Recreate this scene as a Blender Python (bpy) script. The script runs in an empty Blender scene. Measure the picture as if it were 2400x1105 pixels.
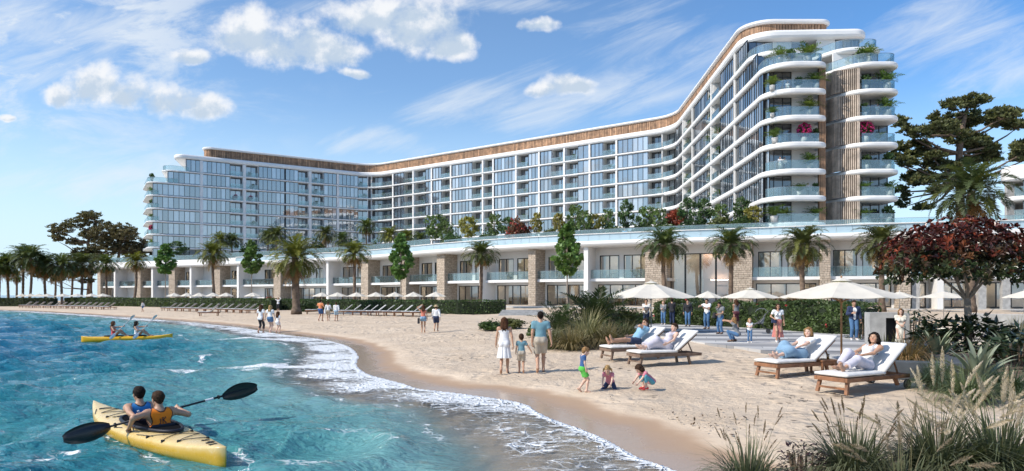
import bpy, bmesh, math, random
import numpy as np
from mathutils import Vector, Matrix
rnd = random.Random(7)
R = math.radians
S = bpy.context.scene
COL = S.collection
# ------------------------------------------------------------------ camera, sky, sun, exposure
CAMZ = 2.3
FPX = 1600.0
HOR = 692.0
cam = bpy.data.cameras.new("camera")
cam.lens = 24.0
cam.sensor_width = 36.0
cam.shift_y = 0.0581
cam.clip_start = 0.05
cam.clip_end = 30000
cam_o = bpy.data.objects.new("camera", cam)
cam_o.location = (0, 0, CAMZ)
cam_o.rotation_euler = (R(90), 0, 0)
COL.objects.link(cam_o)
S.camera = cam_o
SUN_EL = R(42)
SUN_AZ = R(-112)      # measured from +Y towards +X: the sun stands to the left, a little behind the camera
sdir = Vector((math.sin(SUN_AZ) * math.cos(SUN_EL), math.cos(SUN_AZ) * math.cos(SUN_EL), math.sin(SUN_EL)))
sun = bpy.data.lights.new("sun", 'SUN')
sun.energy = 4.0
sun.angle = R(0.5)
sun.color = (1.0, 0.93, 0.83)
sun_o = bpy.data.objects.new("sun", sun)
sun_o.rotation_euler = (-sdir).to_track_quat('-Z', 'Y').to_euler()
sun_o.location = (-60, -30, 80)
COL.objects.link(sun_o)
S.view_settings.view_transform = 'Standard'
S.view_settings.look = 'None'
S.view_settings.exposure = 0.22
S.view_settings.gamma = 1.0
S.cycles.max_bounces = 6
S.cycles.diffuse_bounces = 2
S.cycles.glossy_bounces = 3
S.cycles.transmission_bounces = 4
S.cycles.transparent_max_bounces = 12
S.cycles.caustics_reflective = False
S.cycles.caustics_refractive = False
S.cycles.sample_clamp_indirect = 6.0
S.cycles.use_denoising = True
W = bpy.data.worlds.new("World")
S.world = W
W.use_nodes = True
nt = W.node_tree
nt.nodes.clear()
class NB:
 """small node-graph writer"""
 def __init__(s, tree):
  s.t = tree
 def n(s, kind, **kw):
  nd = s.t.nodes.new(kind)
  for k, v in kw.items():
   setattr(nd, k, v)
  return nd
 def put(s, sock, v):
  if hasattr(v, 'is_output') or isinstance(v, bpy.types.NodeSocket):
   s.t.links.new(v, sock)
  elif v is not None:
   if isinstance(v, (tuple, list)) and len(v) == 3 and sock.type == 'RGBA':
    v = (*v, 1.0)
   sock.default_value = v
 def m(s, op, a, b=None, c=None, clamp=False):
  nd = s.n('ShaderNodeMath', operation=op, use_clamp=clamp)
  s.put(nd.inputs[0], a)
  s.put(nd.inputs[1], b)
  s.put(nd.inputs[2], c)
  return nd.outputs[0]
 def vm(s, op, a, b=None):
  nd = s.n('ShaderNodeVectorMath', operation=op)
  s.put(nd.inputs[0], a)
  s.put(nd.inputs[1], b)
  return nd.outputs[0]
 def xyz(s, x, y, z):
  nd = s.n('ShaderNodeCombineXYZ')
  for i, v in enumerate((x, y, z)):
   s.put(nd.inputs[i], v)
  return nd.outputs[0]
 def sep(s, v):
  nd = s.n('ShaderNodeSeparateXYZ')
  s.put(nd.inputs[0], v)
  return nd.outputs
 def noise(s, vec, scale, detail=4, rough=0.55, dist=0.0, out=0, lac=2.0):
  nd = s.n('ShaderNodeTexNoise')
  s.put(nd.inputs['Vector'], vec)
  nd.inputs['Scale'].default_value = scale
  nd.inputs['Detail'].default_value = detail
  nd.inputs['Roughness'].default_value = rough
  nd.inputs['Lacunarity'].default_value = lac
  nd.inputs['Distortion'].default_value = dist
  return nd.outputs[out]
 def voro(s, vec, scale, feature='F1', rand=1.0, out='Distance'):
  nd = s.n('ShaderNodeTexVoronoi', feature=feature, voronoi_dimensions='2D')
  s.put(nd.inputs['Vector'], vec)
  nd.inputs['Scale'].default_value = scale
  nd.inputs['Randomness'].default_value = rand
  return nd.outputs[out]
 def step(s, v, lo, hi, smooth=True, a=0.0, b=1.0):
  nd = s.n('ShaderNodeMapRange', interpolation_type='SMOOTHSTEP' if smooth else 'LINEAR')
  s.put(nd.inputs['Value'], v)
  s.put(nd.inputs['From Min'], lo)
  s.put(nd.inputs['From Max'], hi)
  s.put(nd.inputs['To Min'], a)
  s.put(nd.inputs['To Max'], b)
  return nd.outputs[0]
 def mix(s, f, a, b, blend='MIX'):
  nd = s.n('ShaderNodeMix', data_type='RGBA', blend_type=blend)
  s.put(nd.inputs[0], f)
  s.put(nd.inputs[6], a)
  s.put(nd.inputs[7], b)
  return nd.outputs[2]
 def bump(s, h, strength=0.4, dist=0.05, nrm=None):
  nd = s.n('ShaderNodeBump')
  nd.inputs['Strength'].default_value = strength
  nd.inputs['Distance'].default_value = dist
  s.put(nd.inputs['Height'], h)
  s.put(nd.inputs['Normal'], nrm)
  return nd.outputs[0]
 def attr(s, name):
  return s.n('ShaderNodeAttribute', attribute_name=name)
def build_sky():
 g = NB(nt)
 sky = g.n('ShaderNodeTexSky', sky_type='NISHITA')
 sky.sun_disc = False
 sky.sun_elevation = SUN_EL
 sky.sun_rotation = SUN_AZ
 sky.air_density = 1.0
 sky.dust_density = 0.4
 sky.ozone_density = 1.6
 tc = g.n('ShaderNodeTexCoord')
 d = tc.outputs['Generated']
 Zh = g.sep(d)[2]
 tint = g.mix(1.0, sky.outputs[0], (0.84, 1.0, 1.12), 'MULTIPLY')
 tint = g.mix(g.step(Zh, 0.30, -0.02), tint, (4.3, 5.55, 6.5))
 away = g.m('MULTIPLY', g.step(g.sep(d)[0], -0.05, 0.55), g.step(Zh, 0.08, 0.35))
 tint = g.mix(away, tint, g.mix(1.0, tint, (0.62, 0.84, 1.0), 'MULTIPLY'))
 bg = g.n('ShaderNodeBackground')
 g.put(bg.inputs[0], tint)
 bg.inputs[1].default_value = 0.145
 X, Y, Z = g.sep(d)
 ay = g.m('MAXIMUM', g.m('ABSOLUTE', Y), 0.05)
 u = g.m('DIVIDE', X, ay)
 v = g.m('DIVIDE', Z, ay)
 uv = g.xyz(u, v, 0.0)
 warp = g.noise(uv, 5.0, 5, 0.6, out=1)
 w3 = g.vm('SUBTRACT', warp, (0.5, 0.5, 0.5))
 wx, wy, _ = g.sep(w3)
 uu = g.m('ADD', u, g.m('MULTIPLY', wx, 0.10))
 vv = g.m('ADD', v, g.m('MULTIPLY', wy, 0.07))
 # heaps of cumulus: direction (tangent plane), half sizes
 blobs = [(590, 75, 95, 70), (680, 90, 130, 80), (770, 120, 95, 62), (870, 30, 150, 55), (985, 50, 140, 78), (1045, 100, 80, 44),
             (470, 133, 62, 28), (820, 178, 46, 16), (150, 208, 50, 36), (228, 192, 84, 56), (310, 222, 70, 44), (400, 240, 92, 46), (480, 262, 76, 36),
             (1330, 192, 66, 28), (1255, 58, 46, 22), (10, 272, 26, 12), (1290, 205, 50, 20)]
 M = None
 shade = None
 for px, py, rx, ry in blobs:
  a = g.m('DIVIDE', g.m('SUBTRACT', uu, (px - 1200) / 1600.0), rx / 1600.0)
  b = g.m('DIVIDE', g.m('SUBTRACT', vv, (HOR - py) / 1600.0), ry / 1600.0)
  e = g.m('SUBTRACT', 1.0, g.m('ADD', g.m('MULTIPLY', a, a), g.m('MULTIPLY', b, b)))
  sh = g.m('MULTIPLY', g.step(e, 0.0, 0.9), g.step(g.m('ADD', b, g.m('MULTIPLY', a, -0.25)), 0.55, -0.55))
  M = e if M is None else g.m('SMOOTH_MAX', M, e, 0.3)
  shade = sh if shade is None else g.m('MAXIMUM', shade, sh)
 fb = g.noise(uv, 11.0, 10, 0.60)
 fb2 = g.noise(g.vm('ADD', uv, (0.014, -0.018, 0.0)), 11.0, 10, 0.60)
 dens = g.step(g.m('ADD', g.m('MULTIPLY', g.m('MAXIMUM', M, -1.5), 0.62), g.m('MULTIPLY', g.m('SUBTRACT', fb, 0.46), 2.3)), 0.02, 0.64)
 # thin high cloud: combed streaks
 cx = g.m('ADD', g.m('MULTIPLY', u, 0.93), g.m('MULTIPLY', v, 0.36))
 cy = g.m('ADD', g.m('MULTIPLY', u, -0.36), g.m('MULTIPLY', v, 0.93))
 cirv = g.xyz(g.m('MULTIPLY', cx, 1.6), g.m('MULTIPLY', cy, 8.5), 0.3)
 ci = g.noise(cirv, 2.6, 8, 0.64, 0.5)
 patches = [(1180, 245, 330, 75), (1420, 205, 260, 70), (1560, 110, 240, 110), (120, 60, 420, 85), (60, 150, 260, 70), (2230, 120, 240, 130), (900, 340, 140, 40), (1000, 10, 400, 30), (300, 420, 420, 60)]
 P = None
 for px, py, rx, ry in patches:
  a = g.m('DIVIDE', g.m('SUBTRACT', uu, (px - 1200) / 1600.0), rx / 1600.0)
  b = g.m('DIVIDE', g.m('SUBTRACT', vv, (HOR - py) / 1600.0), ry / 1600.0)
  e = g.m('SUBTRACT', 1.0, g.m('ADD', g.m('MULTIPLY', a, a), g.m('MULTIPLY', b, b)))
  P = e if P is None else g.m('SMOOTH_MAX', P, e, 0.4)
 thin = g.step(g.m('ADD', g.m('MULTIPLY', g.m('MAXIMUM', P, -1.2), 0.22), g.m('SUBTRACT', ci, 0.52)), -0.04, 0.42)
 # the thicker veil at the upper left
 veil = g.noise(g.xyz(g.m('MULTIPLY', u, 2.2), g.m('MULTIPLY', v, 6.0), 1.7), 2.4, 9, 0.66, 0.4)
 vl = g.m('MULTIPLY', g.step(u, -0.20, -0.62), g.step(v, 0.10, 0.36))
 veil = g.m('MULTIPLY', g.step(veil, 0.44, 0.66), g.m('MULTIPLY', vl, 0.85))
 thin = g.m('MAXIMUM', g.m('MULTIPLY', thin, 0.70), veil)
 # light and shade inside the heaps come from the difference of two samples along the sun's direction
 rim = g.m('MULTIPLY', g.m('SUBTRACT', fb, fb2), 2.6)
 core = g.m('MULTIPLY', shade, 1.05)
 lum = g.m('ADD', g.m('SUBTRACT', 0.93, g.m('MULTIPLY', core, 0.56)), rim)
 lum = g.step(lum, 0.38, 1.05, False, 0.44, 0.90)
 ccol = g.mix(g.step(lum, 0.45, 0.85), (0.52, 0.62, 0.74), (0.86, 0.875, 0.90))
 cbg = g.n('ShaderNodeBackground')
 g.put(cbg.inputs[0], ccol)
 cbg.inputs[1].default_value = 0.94
 tbg = g.n('ShaderNodeBackground')
 tbg.inputs[0].default_value = (0.80, 0.86, 0.92, 1)
 tbg.inputs[1].default_value = 0.9
 m1 = g.n('ShaderNodeMixShader')
 g.put(m1.inputs[0], thin)
 nt.links.new(bg.outputs[0], m1.inputs[1])
 nt.links.new(tbg.outputs[0], m1.inputs[2])
 m2 = g.n('ShaderNodeMixShader')
 up = g.step(Z, 0.01, 0.06)
 g.put(m2.inputs[0], g.m('MULTIPLY', g.m('MULTIPLY', dens, up), 0.96))
 nt.links.new(m1.outputs[0], m2.inputs[1])
 nt.links.new(cbg.outputs[0], m2.inputs[2])
 out = g.n('ShaderNodeOutputWorld')
 nt.links.new(m2.outputs[0], out.inputs[0])
build_sky()
# ------------------------------------------------------------------ helpers
def tag(o, label=None, cat=None, group=None, kind=None):
 if label: o['label'] = label
 if cat: o['category'] = cat
 if group: o['group'] = group
 if kind: o['kind'] = kind
 return o
def empty(name, loc=(0, 0, 0), rz=0.0):
 o = bpy.data.objects.new(name, None)
 o.location = loc
 o.rotation_euler = (0, 0, rz)
 o.empty_display_size = 0.2
 COL.objects.link(o)
 return o
def link(name, mesh, parent=None):
 o = bpy.data.objects.new(name, mesh)
 COL.objects.link(o)
 if parent is not None: o.parent = parent
 return o
KIDS = {}
def copy_tree(o, parent=None):
 c = o.copy()
 COL.objects.link(c)
 if parent is not None: c.parent = parent
 for ch in list(o.children):
  copy_tree(ch, c)
 return c
def np_mesh(name, verts, quads=None, tris=None, mats=(), smooth=False, cols=None, matidx=None):
 """mesh from arrays: verts Nx3, quads Mx4, tris Kx3, cols = per-vertex colours (Nx3)"""
 verts = np.asarray(verts, dtype=np.float32).reshape(-1, 3)
 me = bpy.data.meshes.new(name)
 loops = []
 starts = []
 n0 = 0
 if quads is not None and len(quads):
  q = np.asarray(quads, dtype=np.int32)
  loops.append(q.ravel())
  starts.append(np.arange(len(q)) * 4)
  n0 = len(q) * 4
 if tris is not None and len(tris):
  t = np.asarray(tris, dtype=np.int32)
  loops.append(t.ravel())
  starts.append(n0 + np.arange(len(t)) * 3)
 if not loops:
  return me
 loops = np.concatenate(loops)
 starts = np.concatenate(starts)
 me.vertices.add(len(verts))
 me.vertices.foreach_set('co', verts.ravel())
 me.loops.add(len(loops))
 me.loops.foreach_set('vertex_index', loops)
 me.polygons.add(len(starts))
 me.polygons.foreach_set('loop_start', starts.astype(np.int32))
 for m in mats: me.materials.append(m)
 if matidx is not None:
  me.polygons.foreach_set('material_index', np.asarray(matidx, dtype=np.int32))
 if smooth:
  me.polygons.foreach_set('use_smooth', np.ones(len(starts), dtype=bool))
 if cols is not None:
  ca = me.color_attributes.new('Col', 'FLOAT_COLOR', 'POINT')
  c4 = np.ones((len(verts), 4), dtype=np.float32)
  c4[:, :3] = cols
  ca.data.foreach_set('color', c4.ravel())
 me.update(calc_edges=True)
 me.validate()
 return me
class MB:
 """collects boxes, bars, tubes and sheets; build() links them as ONE mesh object"""
 def __init__(s):
  s.v = []; s.f = []; s.mi = []; s.c = []; s.col = (1, 1, 1); s.m = 0; s.sm = []; s.smooth = False
 def add(s, vs, fs):
  b = len(s.v)
  s.v.extend([tuple(p) for p in vs])
  s.c.extend([s.col] * len(vs))
  for f in fs:
   s.f.append([b + i for i in f]); s.mi.append(s.m); s.sm.append(s.smooth)
 def box(s, c, d, rz=0.0, M=None):
  x, y, z = d[0] / 2, d[1] / 2, d[2] / 2
  vs = [Vector((sx * x, sy * y, sz * z)) for sz in (-1, 1) for sy in (-1, 1) for sx in (-1, 1)]
  if M is not None: vs = [M @ p for p in vs]
  elif rz:
   cs, sn = math.cos(rz), math.sin(rz)
   vs = [Vector((p.x * cs - p.y * sn, p.x * sn + p.y * cs, p.z)) for p in vs]
  vs = [p + Vector(c) for p in vs]
  s.add(vs, [(0, 2, 3, 1), (4, 5, 7, 6), (0, 1, 5, 4), (2, 6, 7, 3), (0, 4, 6, 2), (1, 3, 7, 5)])
 def hexa(s, b4, t4):
  """box from four bottom and four top corners, both counter-clockwise from above"""
  s.add(list(b4) + list(t4), [(3, 2, 1, 0), (4, 5, 6, 7), (0, 1, 5, 4), (1, 2, 6, 5), (2, 3, 7, 6), (3, 0, 4, 7)])
 def bar(s, a, b, w, h=None, up=(0, 0, 1)):
  a, b = Vector(a), Vector(b)
  h = h or w
  d = (b - a)
  L = d.length
  if L < 1e-6: return
  d /= L
  u = Vector(up)
  r = d.cross(u)
  if r.length < 1e-4: r = d.cross(Vector((1, 0, 0)))
  r.normalize()
  u = r.cross(d)
  q = lambda p: [p - r * w / 2 - u * h / 2, p + r * w / 2 - u * h / 2, p + r * w / 2 + u * h / 2, p - r * w / 2 + u * h / 2]
  s.add(q(a) + q(b), [(0, 1, 2, 3), (7, 6, 5, 4), (0, 4, 5, 1), (1, 5, 6, 2), (2, 6, 7, 3), (3, 7, 4, 0)])
 def tube(s, pts, rad, n=8, cap=True, closed=False):
  pts = [Vector(p) for p in pts]
  rad = rad if isinstance(rad, (list, tuple)) else [rad] * len(pts)
  vs = []
  prev = None
  N = len(pts)
  for i, p in enumerate(pts):
   t = (pts[min(i + 1, N - 1)] - pts[max(i - 1, 0)])
   if closed: t = pts[(i + 1) % N] - pts[i - 1]
   if t.length < 1e-9: t = Vector((0, 0, 1))
   t.normalize()
   if prev is None:
    r = t.cross(Vector((0, 0, 1)))
    if r.length < 1e-3: r = Vector((1, 0, 0))
   else:
    r = prev - t * prev.dot(t)
    if r.length < 1e-4: r = t.cross(Vector((0.3, 0.7, 0.2)))
   r.normalize(); prev = r
   q = t.cross(r)
   for k in range(n):
    a = 2 * math.pi * k / n
    vs.append(p + (r * math.cos(a) + q * math.sin(a)) * rad[i])
  fs = []
  for i in range(N if closed else N - 1):
   j = (i + 1) % N
   for k in range(n):
    k2 = (k + 1) % n
    fs.append((i * n + k, i * n + k2, j * n + k2, j * n + k))
  if cap and not closed:
   fs.append(tuple(range(n))[::-1]); fs.append(tuple((N - 1) * n + k for k in range(n)))
  s.add(vs, fs)
 def lathe(s, prof, c=(0, 0, 0), n=16):
  vs = []; fs = []
  for r, z in prof:
   for k in range(n):
    a = 2 * math.pi * k / n
    vs.append((c[0] + r * math.cos(a), c[1] + r * math.sin(a), c[2] + z))
  for i in range(len(prof) - 1):
   for k in range(n):
    k2 = (k + 1) % n
    fs.append((i * n + k, i * n + k2, (i + 1) * n + k2, (i + 1) * n + k))
  s.add(vs, fs)
 def prism(s, poly, z0, z1):
  n = len(poly)
  vs = [(p[0], p[1], z0) for p in poly] + [(p[0], p[1], z1) for p in poly]
  fs = [tuple(range(n))[::-1], tuple(range(n, 2 * n))]
  for i in range(n):
   j = (i + 1) % n
   fs.append((i, j, n + j, n + i))
  s.add(vs, fs)
 def build(s, name, mats, parent=None, bevel=0.0, shade=False):
  me = bpy.data.meshes.new(name)
  me.from_pydata([tuple(p) for p in s.v], [], s.f)
  if not isinstance(mats, (list, tuple)): mats = [mats]
  for m in mats: me.materials.append(m)
  me.polygons.foreach_set('material_index', s.mi)
  sm = [True] * len(s.f) if shade else s.sm
  me.polygons.foreach_set('use_smooth', sm)
  ca = me.color_attributes.new('Col', 'FLOAT_COLOR', 'POINT')
  c4 = np.ones((len(s.v), 4), dtype=np.float32)
  if s.v: c4[:, :3] = np.array(s.c)
  ca.data.foreach_set('color', c4.ravel())
  me.update()
  o = link(name, me, parent)
  if bevel:
   b = o.modifiers.new('bevel', 'BEVEL'); b.width = bevel; b.segments = 2; b.limit_method = 'ANGLE'; b.angle_limit = R(40)
  return o
# ------------------------------------------------------------------ materials
MT = {}
def pmat(name, col=(0.5, 0.5, 0.5), rough=0.5, var=0.0, scale=3.0, bump=0.0, bscale=20.0, metal=0.0, spec=0.5, vcol=False, hue=None, trans=0.0, dist=0.02, sheen=0.0, coords='Object', obrand=0.0, dirt=0.0):
 m = bpy.data.materials.new(name)
 m.use_nodes = True
 t = m.node_tree
 g = NB(t)
 b = t.nodes['Principled BSDF']
 b.inputs['Roughness'].default_value = rough
 b.inputs['Metallic'].default_value = metal
 b.inputs['Specular IOR Level'].default_value = spec
 if sheen:
  b.inputs['Sheen Weight'].default_value = sheen
 tc = g.n('ShaderNodeTexCoord')
 co = tc.outputs[coords]
 c = None
 if var or hue:
  n = g.noise(co, scale, 5, 0.6)
  c2 = hue if hue else tuple(max(0.0, x * (1 - var)) for x in col)
  c1 = col if hue else tuple(min(1.0, x * (1 + var * 0.6)) for x in col)
  c = g.mix(g.step(n, 0.33, 0.67), c1, c2)
 if vcol:
  at = g.attr('Col').outputs['Color']
  c = g.mix(1.0, at, c if c is not None else (*col, 1.0), 'MULTIPLY')
 if obrand:
  oi = g.n('ShaderNodeObjectInfo')
  hs = g.n('ShaderNodeHueSaturation')
  g.put(hs.inputs['Hue'], g.step(oi.outputs['Random'], 0, 1, False, 0.5 - obrand * 0.25, 0.5 + obrand * 0.25))
  g.put(hs.inputs['Value'], g.step(oi.outputs['Random'], 0, 1, False, 1 - obrand * 2, 1 + obrand * 2))
  g.put(hs.inputs['Color'], c if c is not None else (*col, 1))
  c = hs.outputs[0]
 if dirt:
  n2 = g.noise(g.vm('MULTIPLY', co, (1, 1, 0.25)), 1.3, 6, 0.7)
  c = g.mix(g.m('MULTIPLY', g.step(n2, 0.5, 0.75), dirt), c if c is not None else (*col, 1), tuple(x * 0.55 for x in col))
 if c is not None: g.put(b.inputs['Base Color'], c)
 else: b.inputs['Base Color'].default_value = (*col, 1)
 if bump:
  h = g.noise(co, bscale, 6, 0.6)
  t.links.new(g.bump(h, bump, dist), b.inputs['Normal'])
 if trans:
  tr = g.n('ShaderNodeBsdfTranslucent')
  if c is not None: g.put(tr.inputs[0], g.mix(1.0, c, (1.0, 1.05, 0.6), 'MULTIPLY'))
  else: tr.inputs[0].default_value = (*col, 1)
  mx = g.n('ShaderNodeMixShader')
  mx.inputs[0].default_value = trans
  t.links.new(b.outputs[0], mx.inputs[1]); t.links.new(tr.outputs[0], mx.inputs[2])
  t.links.new(mx.outputs[0], t.nodes['Material Output'].inputs[0])
 MT[name] = m
 return m
def glass_mat(name, body=(0.03, 0.05, 0.07), gloss=0.35, tint=(0.9, 0.96, 1.0), clear=0.0, rough=0.015, vc=False, body2=None, ripple=0.0):
 """architectural glass: mirror-like coat over a dark (or see-through) body; Col.r of each pane picks curtain or dark room"""
 m = bpy.data.materials.new(name); m.use_nodes = True
 t = m.node_tree; g = NB(t)
 t.nodes.remove(t.nodes['Principled BSDF'])
 dif = g.n('ShaderNodeBsdfPrincipled')
 dif.inputs['Roughness'].default_value = 0.4
 if vc:
  at = g.attr('Col').outputs['Color']
  r, gg, bb = g.sep(at)
  tc = g.n('ShaderNodeTexCoord')
  folds = g.noise(g.vm('MULTIPLY', tc.outputs['Object'], (9, 9, 0.15)), 1.0, 2)
  cur = g.mix(folds, body2, tuple(x * 0.72 for x in body2))
  g.put(dif.inputs['Base Color'], g.mix(r, body, cur))
 else:
  dif.inputs['Base Color'].default_value = (*body, 1)
 gl = g.n('ShaderNodeBsdfGlossy')
 gl.inputs['Color'].default_value = (*tint, 1)
 gl.inputs['Roughness'].default_value = rough
 if ripple:
  tc2 = g.n('ShaderNodeTexCoord')
  t.links.new(g.bump(g.noise(tc2.outputs['Object'], 0.9, 2), ripple, 0.05), gl.inputs['Normal'])
 lw = g.n('ShaderNodeLayerWeight'); lw.inputs[0].default_value = 0.25
 f = g.m('ADD', gloss, g.m('MULTIPLY', lw.outputs[0], 0.9 * (1 - gloss)), clamp=True)
 body_sh = dif.outputs[0]
 if clear > 0:
  tr = g.n('ShaderNodeBsdfTransparent'); tr.inputs[0].default_value = (*tint, 1)
  mc = g.n('ShaderNodeMixShader'); mc.inputs[0].default_value = clear
  t.links.new(dif.outputs[0], mc.inputs[1]); t.links.new(tr.outputs[0], mc.inputs[2])
  body_sh = mc.outputs[0]
 mx = g.n('ShaderNodeMixShader')
 g.put(mx.inputs[0], f)
 t.links.new(body_sh, mx.inputs[1]); t.links.new(gl.outputs[0], mx.inputs[2])
 t.links.new(mx.outputs[0], t.nodes['Material Output'].inputs[0])
 MT[name] = m
 return m
pmat('white_render', (0.82, 0.80, 0.77), 0.7, var=0.05, scale=0.4, dirt=0.10, bump=0.05, bscale=40)
pmat('slab_white', (0.84, 0.825, 0.80), 0.55, var=0.05, scale=0.25, dirt=0.08)
pmat('warm_wall', (0.74, 0.67, 0.58), 0.8, var=0.15, scale=0.5)
pmat('room_floor', (0.5, 0.4, 0.3), 0.5, var=0.2, scale=1)
pmat('concrete', (0.42, 0.41, 0.395), 0.8, var=0.2, scale=2.5, bump=0.15, bscale=30)
pmat('dark_stone', (0.11, 0.13, 0.145), 0.5, var=0.3, scale=4, bump=0.1)
pmat('grey_wall', (0.42, 0.43, 0.45), 0.7, var=0.08)
pmat('dark_frame', (0.025, 0.027, 0.03), 0.4)
pmat('deck_paving', (0.5, 0.49, 0.47), 0.8, var=0.1)
pmat('timber_slat', (0.42, 0.245, 0.14), 0.6, var=0.35, scale=1.2, vcol=True)
pmat('timber_light', (0.54, 0.44, 0.35), 0.6, var=0.3, scale=1.2, vcol=True)
pmat('timber_back', (0.15, 0.10, 0.068), 0.8)
glass_mat('facade_glass', (0.03, 0.045, 0.06), 0.36, (0.86, 0.92, 0.97), vc=True, body2=(0.50, 0.55, 0.60), ripple=0.10)
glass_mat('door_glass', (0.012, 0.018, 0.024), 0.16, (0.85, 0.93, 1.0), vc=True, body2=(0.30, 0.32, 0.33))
glass_mat('rail_glass', (0.36, 0.46, 0.48), 0.08, (0.88, 0.965, 0.975), clear=0.86)
glass_mat('clear_glass', (0.02, 0.02, 0.02), 0.24, (0.93, 0.96, 0.97), clear=0.92)
glass_mat('frosted_band', (0.42, 0.55, 0.62), 0.10, (0.85, 0.95, 1.0), rough=0.08)
def stone_material():
 m = bpy.data.materials.new('rubble_stone'); m.use_nodes = True
 t = m.node_tree; g = NB(t); b = t.nodes['Principled BSDF']
 at = g.n('ShaderNodeUVMap')
 co = at.outputs[0]
 wob = g.vm('SCALE', g.vm('SUBTRACT', g.noise(co, 1.3, 3, out=1), (0.5, 0.5, 0.5)))
 wob.node.inputs['Scale'].default_value = 0.30
 p = g.vm('ADD', co, wob)
 br = g.n('ShaderNodeTexBrick')
 g.put(br.inputs['Vector'], p)
 br.inputs['Color1'].default_value = (0.56, 0.46, 0.36, 1)
 br.inputs['Color2'].default_value = (0.33, 0.26, 0.20, 1)
 br.inputs['Mortar'].default_value = (0.15, 0.12, 0.095, 1)
 br.inputs['Scale'].default_value = 1.0
 br.inputs['Mortar Size'].default_value = 0.022
 br.inputs['Mortar Smooth'].default_value = 0.3
 br.inputs['Bias'].default_value = -0.15
 br.inputs['Brick Width'].default_value = 0.50
 br.inputs['Row Height'].default_value = 0.24
 br.offset = 0.43; br.squash = 0.6; br.squash_frequency = 3
 n = g.noise(co, 4.0, 6, 0.65)
 c = g.mix(g.step(n, 0.35, 0.7), br.outputs[0], (0.60, 0.51, 0.41), 'MIX')
 c = g.mix(0.55, br.outputs[0], c)
 g.put(b.inputs['Base Color'], c)
 b.inputs['Roughness'].default_value = 0.9
 h = g.m('SUBTRACT', g.m('MULTIPLY', n, 0.5), br.outputs[1])
 t.links.new(g.bump(h, 0.9, 0.05), b.inputs['Normal'])
 MT['rubble_stone'] = m
stone_material()
# ------------------------------------------------------------------ shoreline and ground height
def ground_px(px, py, z=0.0):
 y = FPX * (CAMZ - z) / (py - HOR)
 return ((px - 1200) / FPX * y, y)
_sh = [(-420, 300), (-230, 170), (-160, 134), (-120, 122)] + [ground_px(*p) for p in
       [(0, 728), (150, 735), (300, 745), (430, 755), (560, 768), (650, 783), (746, 795), (808, 809), (833, 823), (842, 838), (838, 856),
  (861, 876), (905, 889), (950, 901), (985, 912), (1073, 922), (1130, 930), (1188, 938), (1235, 949), (1262, 966), (1300, 984), (1368, 1008), (1430, 1035), (1500, 1073), (1590, 1105)]]
_sh += [(2.45, 7.6), (2.9, 5.5), (3.3, 3), (3.7, 0), (4.6, -8), (9, -30), (30, -90), (120, -300)]
def catmull(pts, sub=6, closed=False):
 P = [np.array(p, float) for p in pts]
 out = []
 n = len(P)
 for i in range(n if closed else n - 1):
  if closed: p0, p1, p2, p3 = P[i - 1], P[i], P[(i + 1) % n], P[(i + 2) % n]
  else: p0, p1, p2, p3 = P[max(i - 1, 0)], P[i], P[i + 1], P[min(i + 2, n - 1)]
  for k in range(sub):
   t = k / sub
   out.append(0.5 * ((2 * p1) + (-p0 + p2) * t + (2 * p0 - 5 * p1 + 4 * p2 - p3) * t * t + (-p0 + 3 * p1 - 3 * p2 + p3) * t ** 3))
 if not closed: out.append(P[-1])
 return np.array(out)
_front = catmull(_sh, 5)
# the sea comes round behind the headland at the far left, too
_back = np.array([(900, -300), (900, 1500), (-60, 1500), (-128, 420), (-136, 260), (-150, 205), (-190, 200), (-300, 260)])
LAND = np.vstack([_front, _back])
def shore_dist(x, y):
 """signed distance to the water's edge, positive on land"""
 x = np.asarray(x, float).ravel(); y = np.asarray(y, float).ravel()
 best = np.full(x.shape, 1e9)
 inside = np.zeros(x.shape, bool)
 n = len(LAND)
 for i in range(n):
  ax, ay = LAND[i]; bx, by = LAND[(i + 1) % n]
  dx, dy = bx - ax, by - ay
  L2 = dx * dx + dy * dy + 1e-12
  t = np.clip(((x - ax) * dx + (y - ay) * dy) / L2, 0, 1)
  ex = x - ax - t * dx; ey = y - ay - t * dy
  best = np.minimum(best, ex * ex + ey * ey)
  if ay != by:
   c = ((ay > y) != (by > y)) & (x < (bx - ax) * (y - ay) / (by - ay) + ax)
   inside ^= c
 d = np.sqrt(best)
 return np.where(inside, d, -d)
def sstep(a, b, x):
 t = np.clip((x - a) / (b - a), 0, 1)
 return t * t * (3 - 2 * t)
def height_s(s):
 up = 0.62 * (1 - np.exp(-np.maximum(s, 0) / 8.0)) + 0.28 * sstep(26, 48, s)
 dn = -np.minimum(0.055 * np.maximum(-s, 0) + 0.004 * np.maximum(-s, 0) ** 2, 2.5)
 return np.where(s > 0, up, dn)
def H(x, y):
 return float(height_s(shore_dist([x], [y]))[0])
def GP(px, py):
 """the ground point seen at a photograph position"""
 z = 0.2
 for _ in range(12):
  x, y = ground_px(px, py, z)
  z = 0.5 * z + 0.5 * H(x, y)
 return Vector((x, y, H(x, y)))
def AT(px, py, Y):
 return Vector(((px - 1200) / FPX * Y, Y, CAMZ - (py - HOR) / FPX * Y))
def pxz(px, Y):
 x = (px - 1200) / FPX * Y
 return Vector((x, Y, H(x, Y)))
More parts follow.
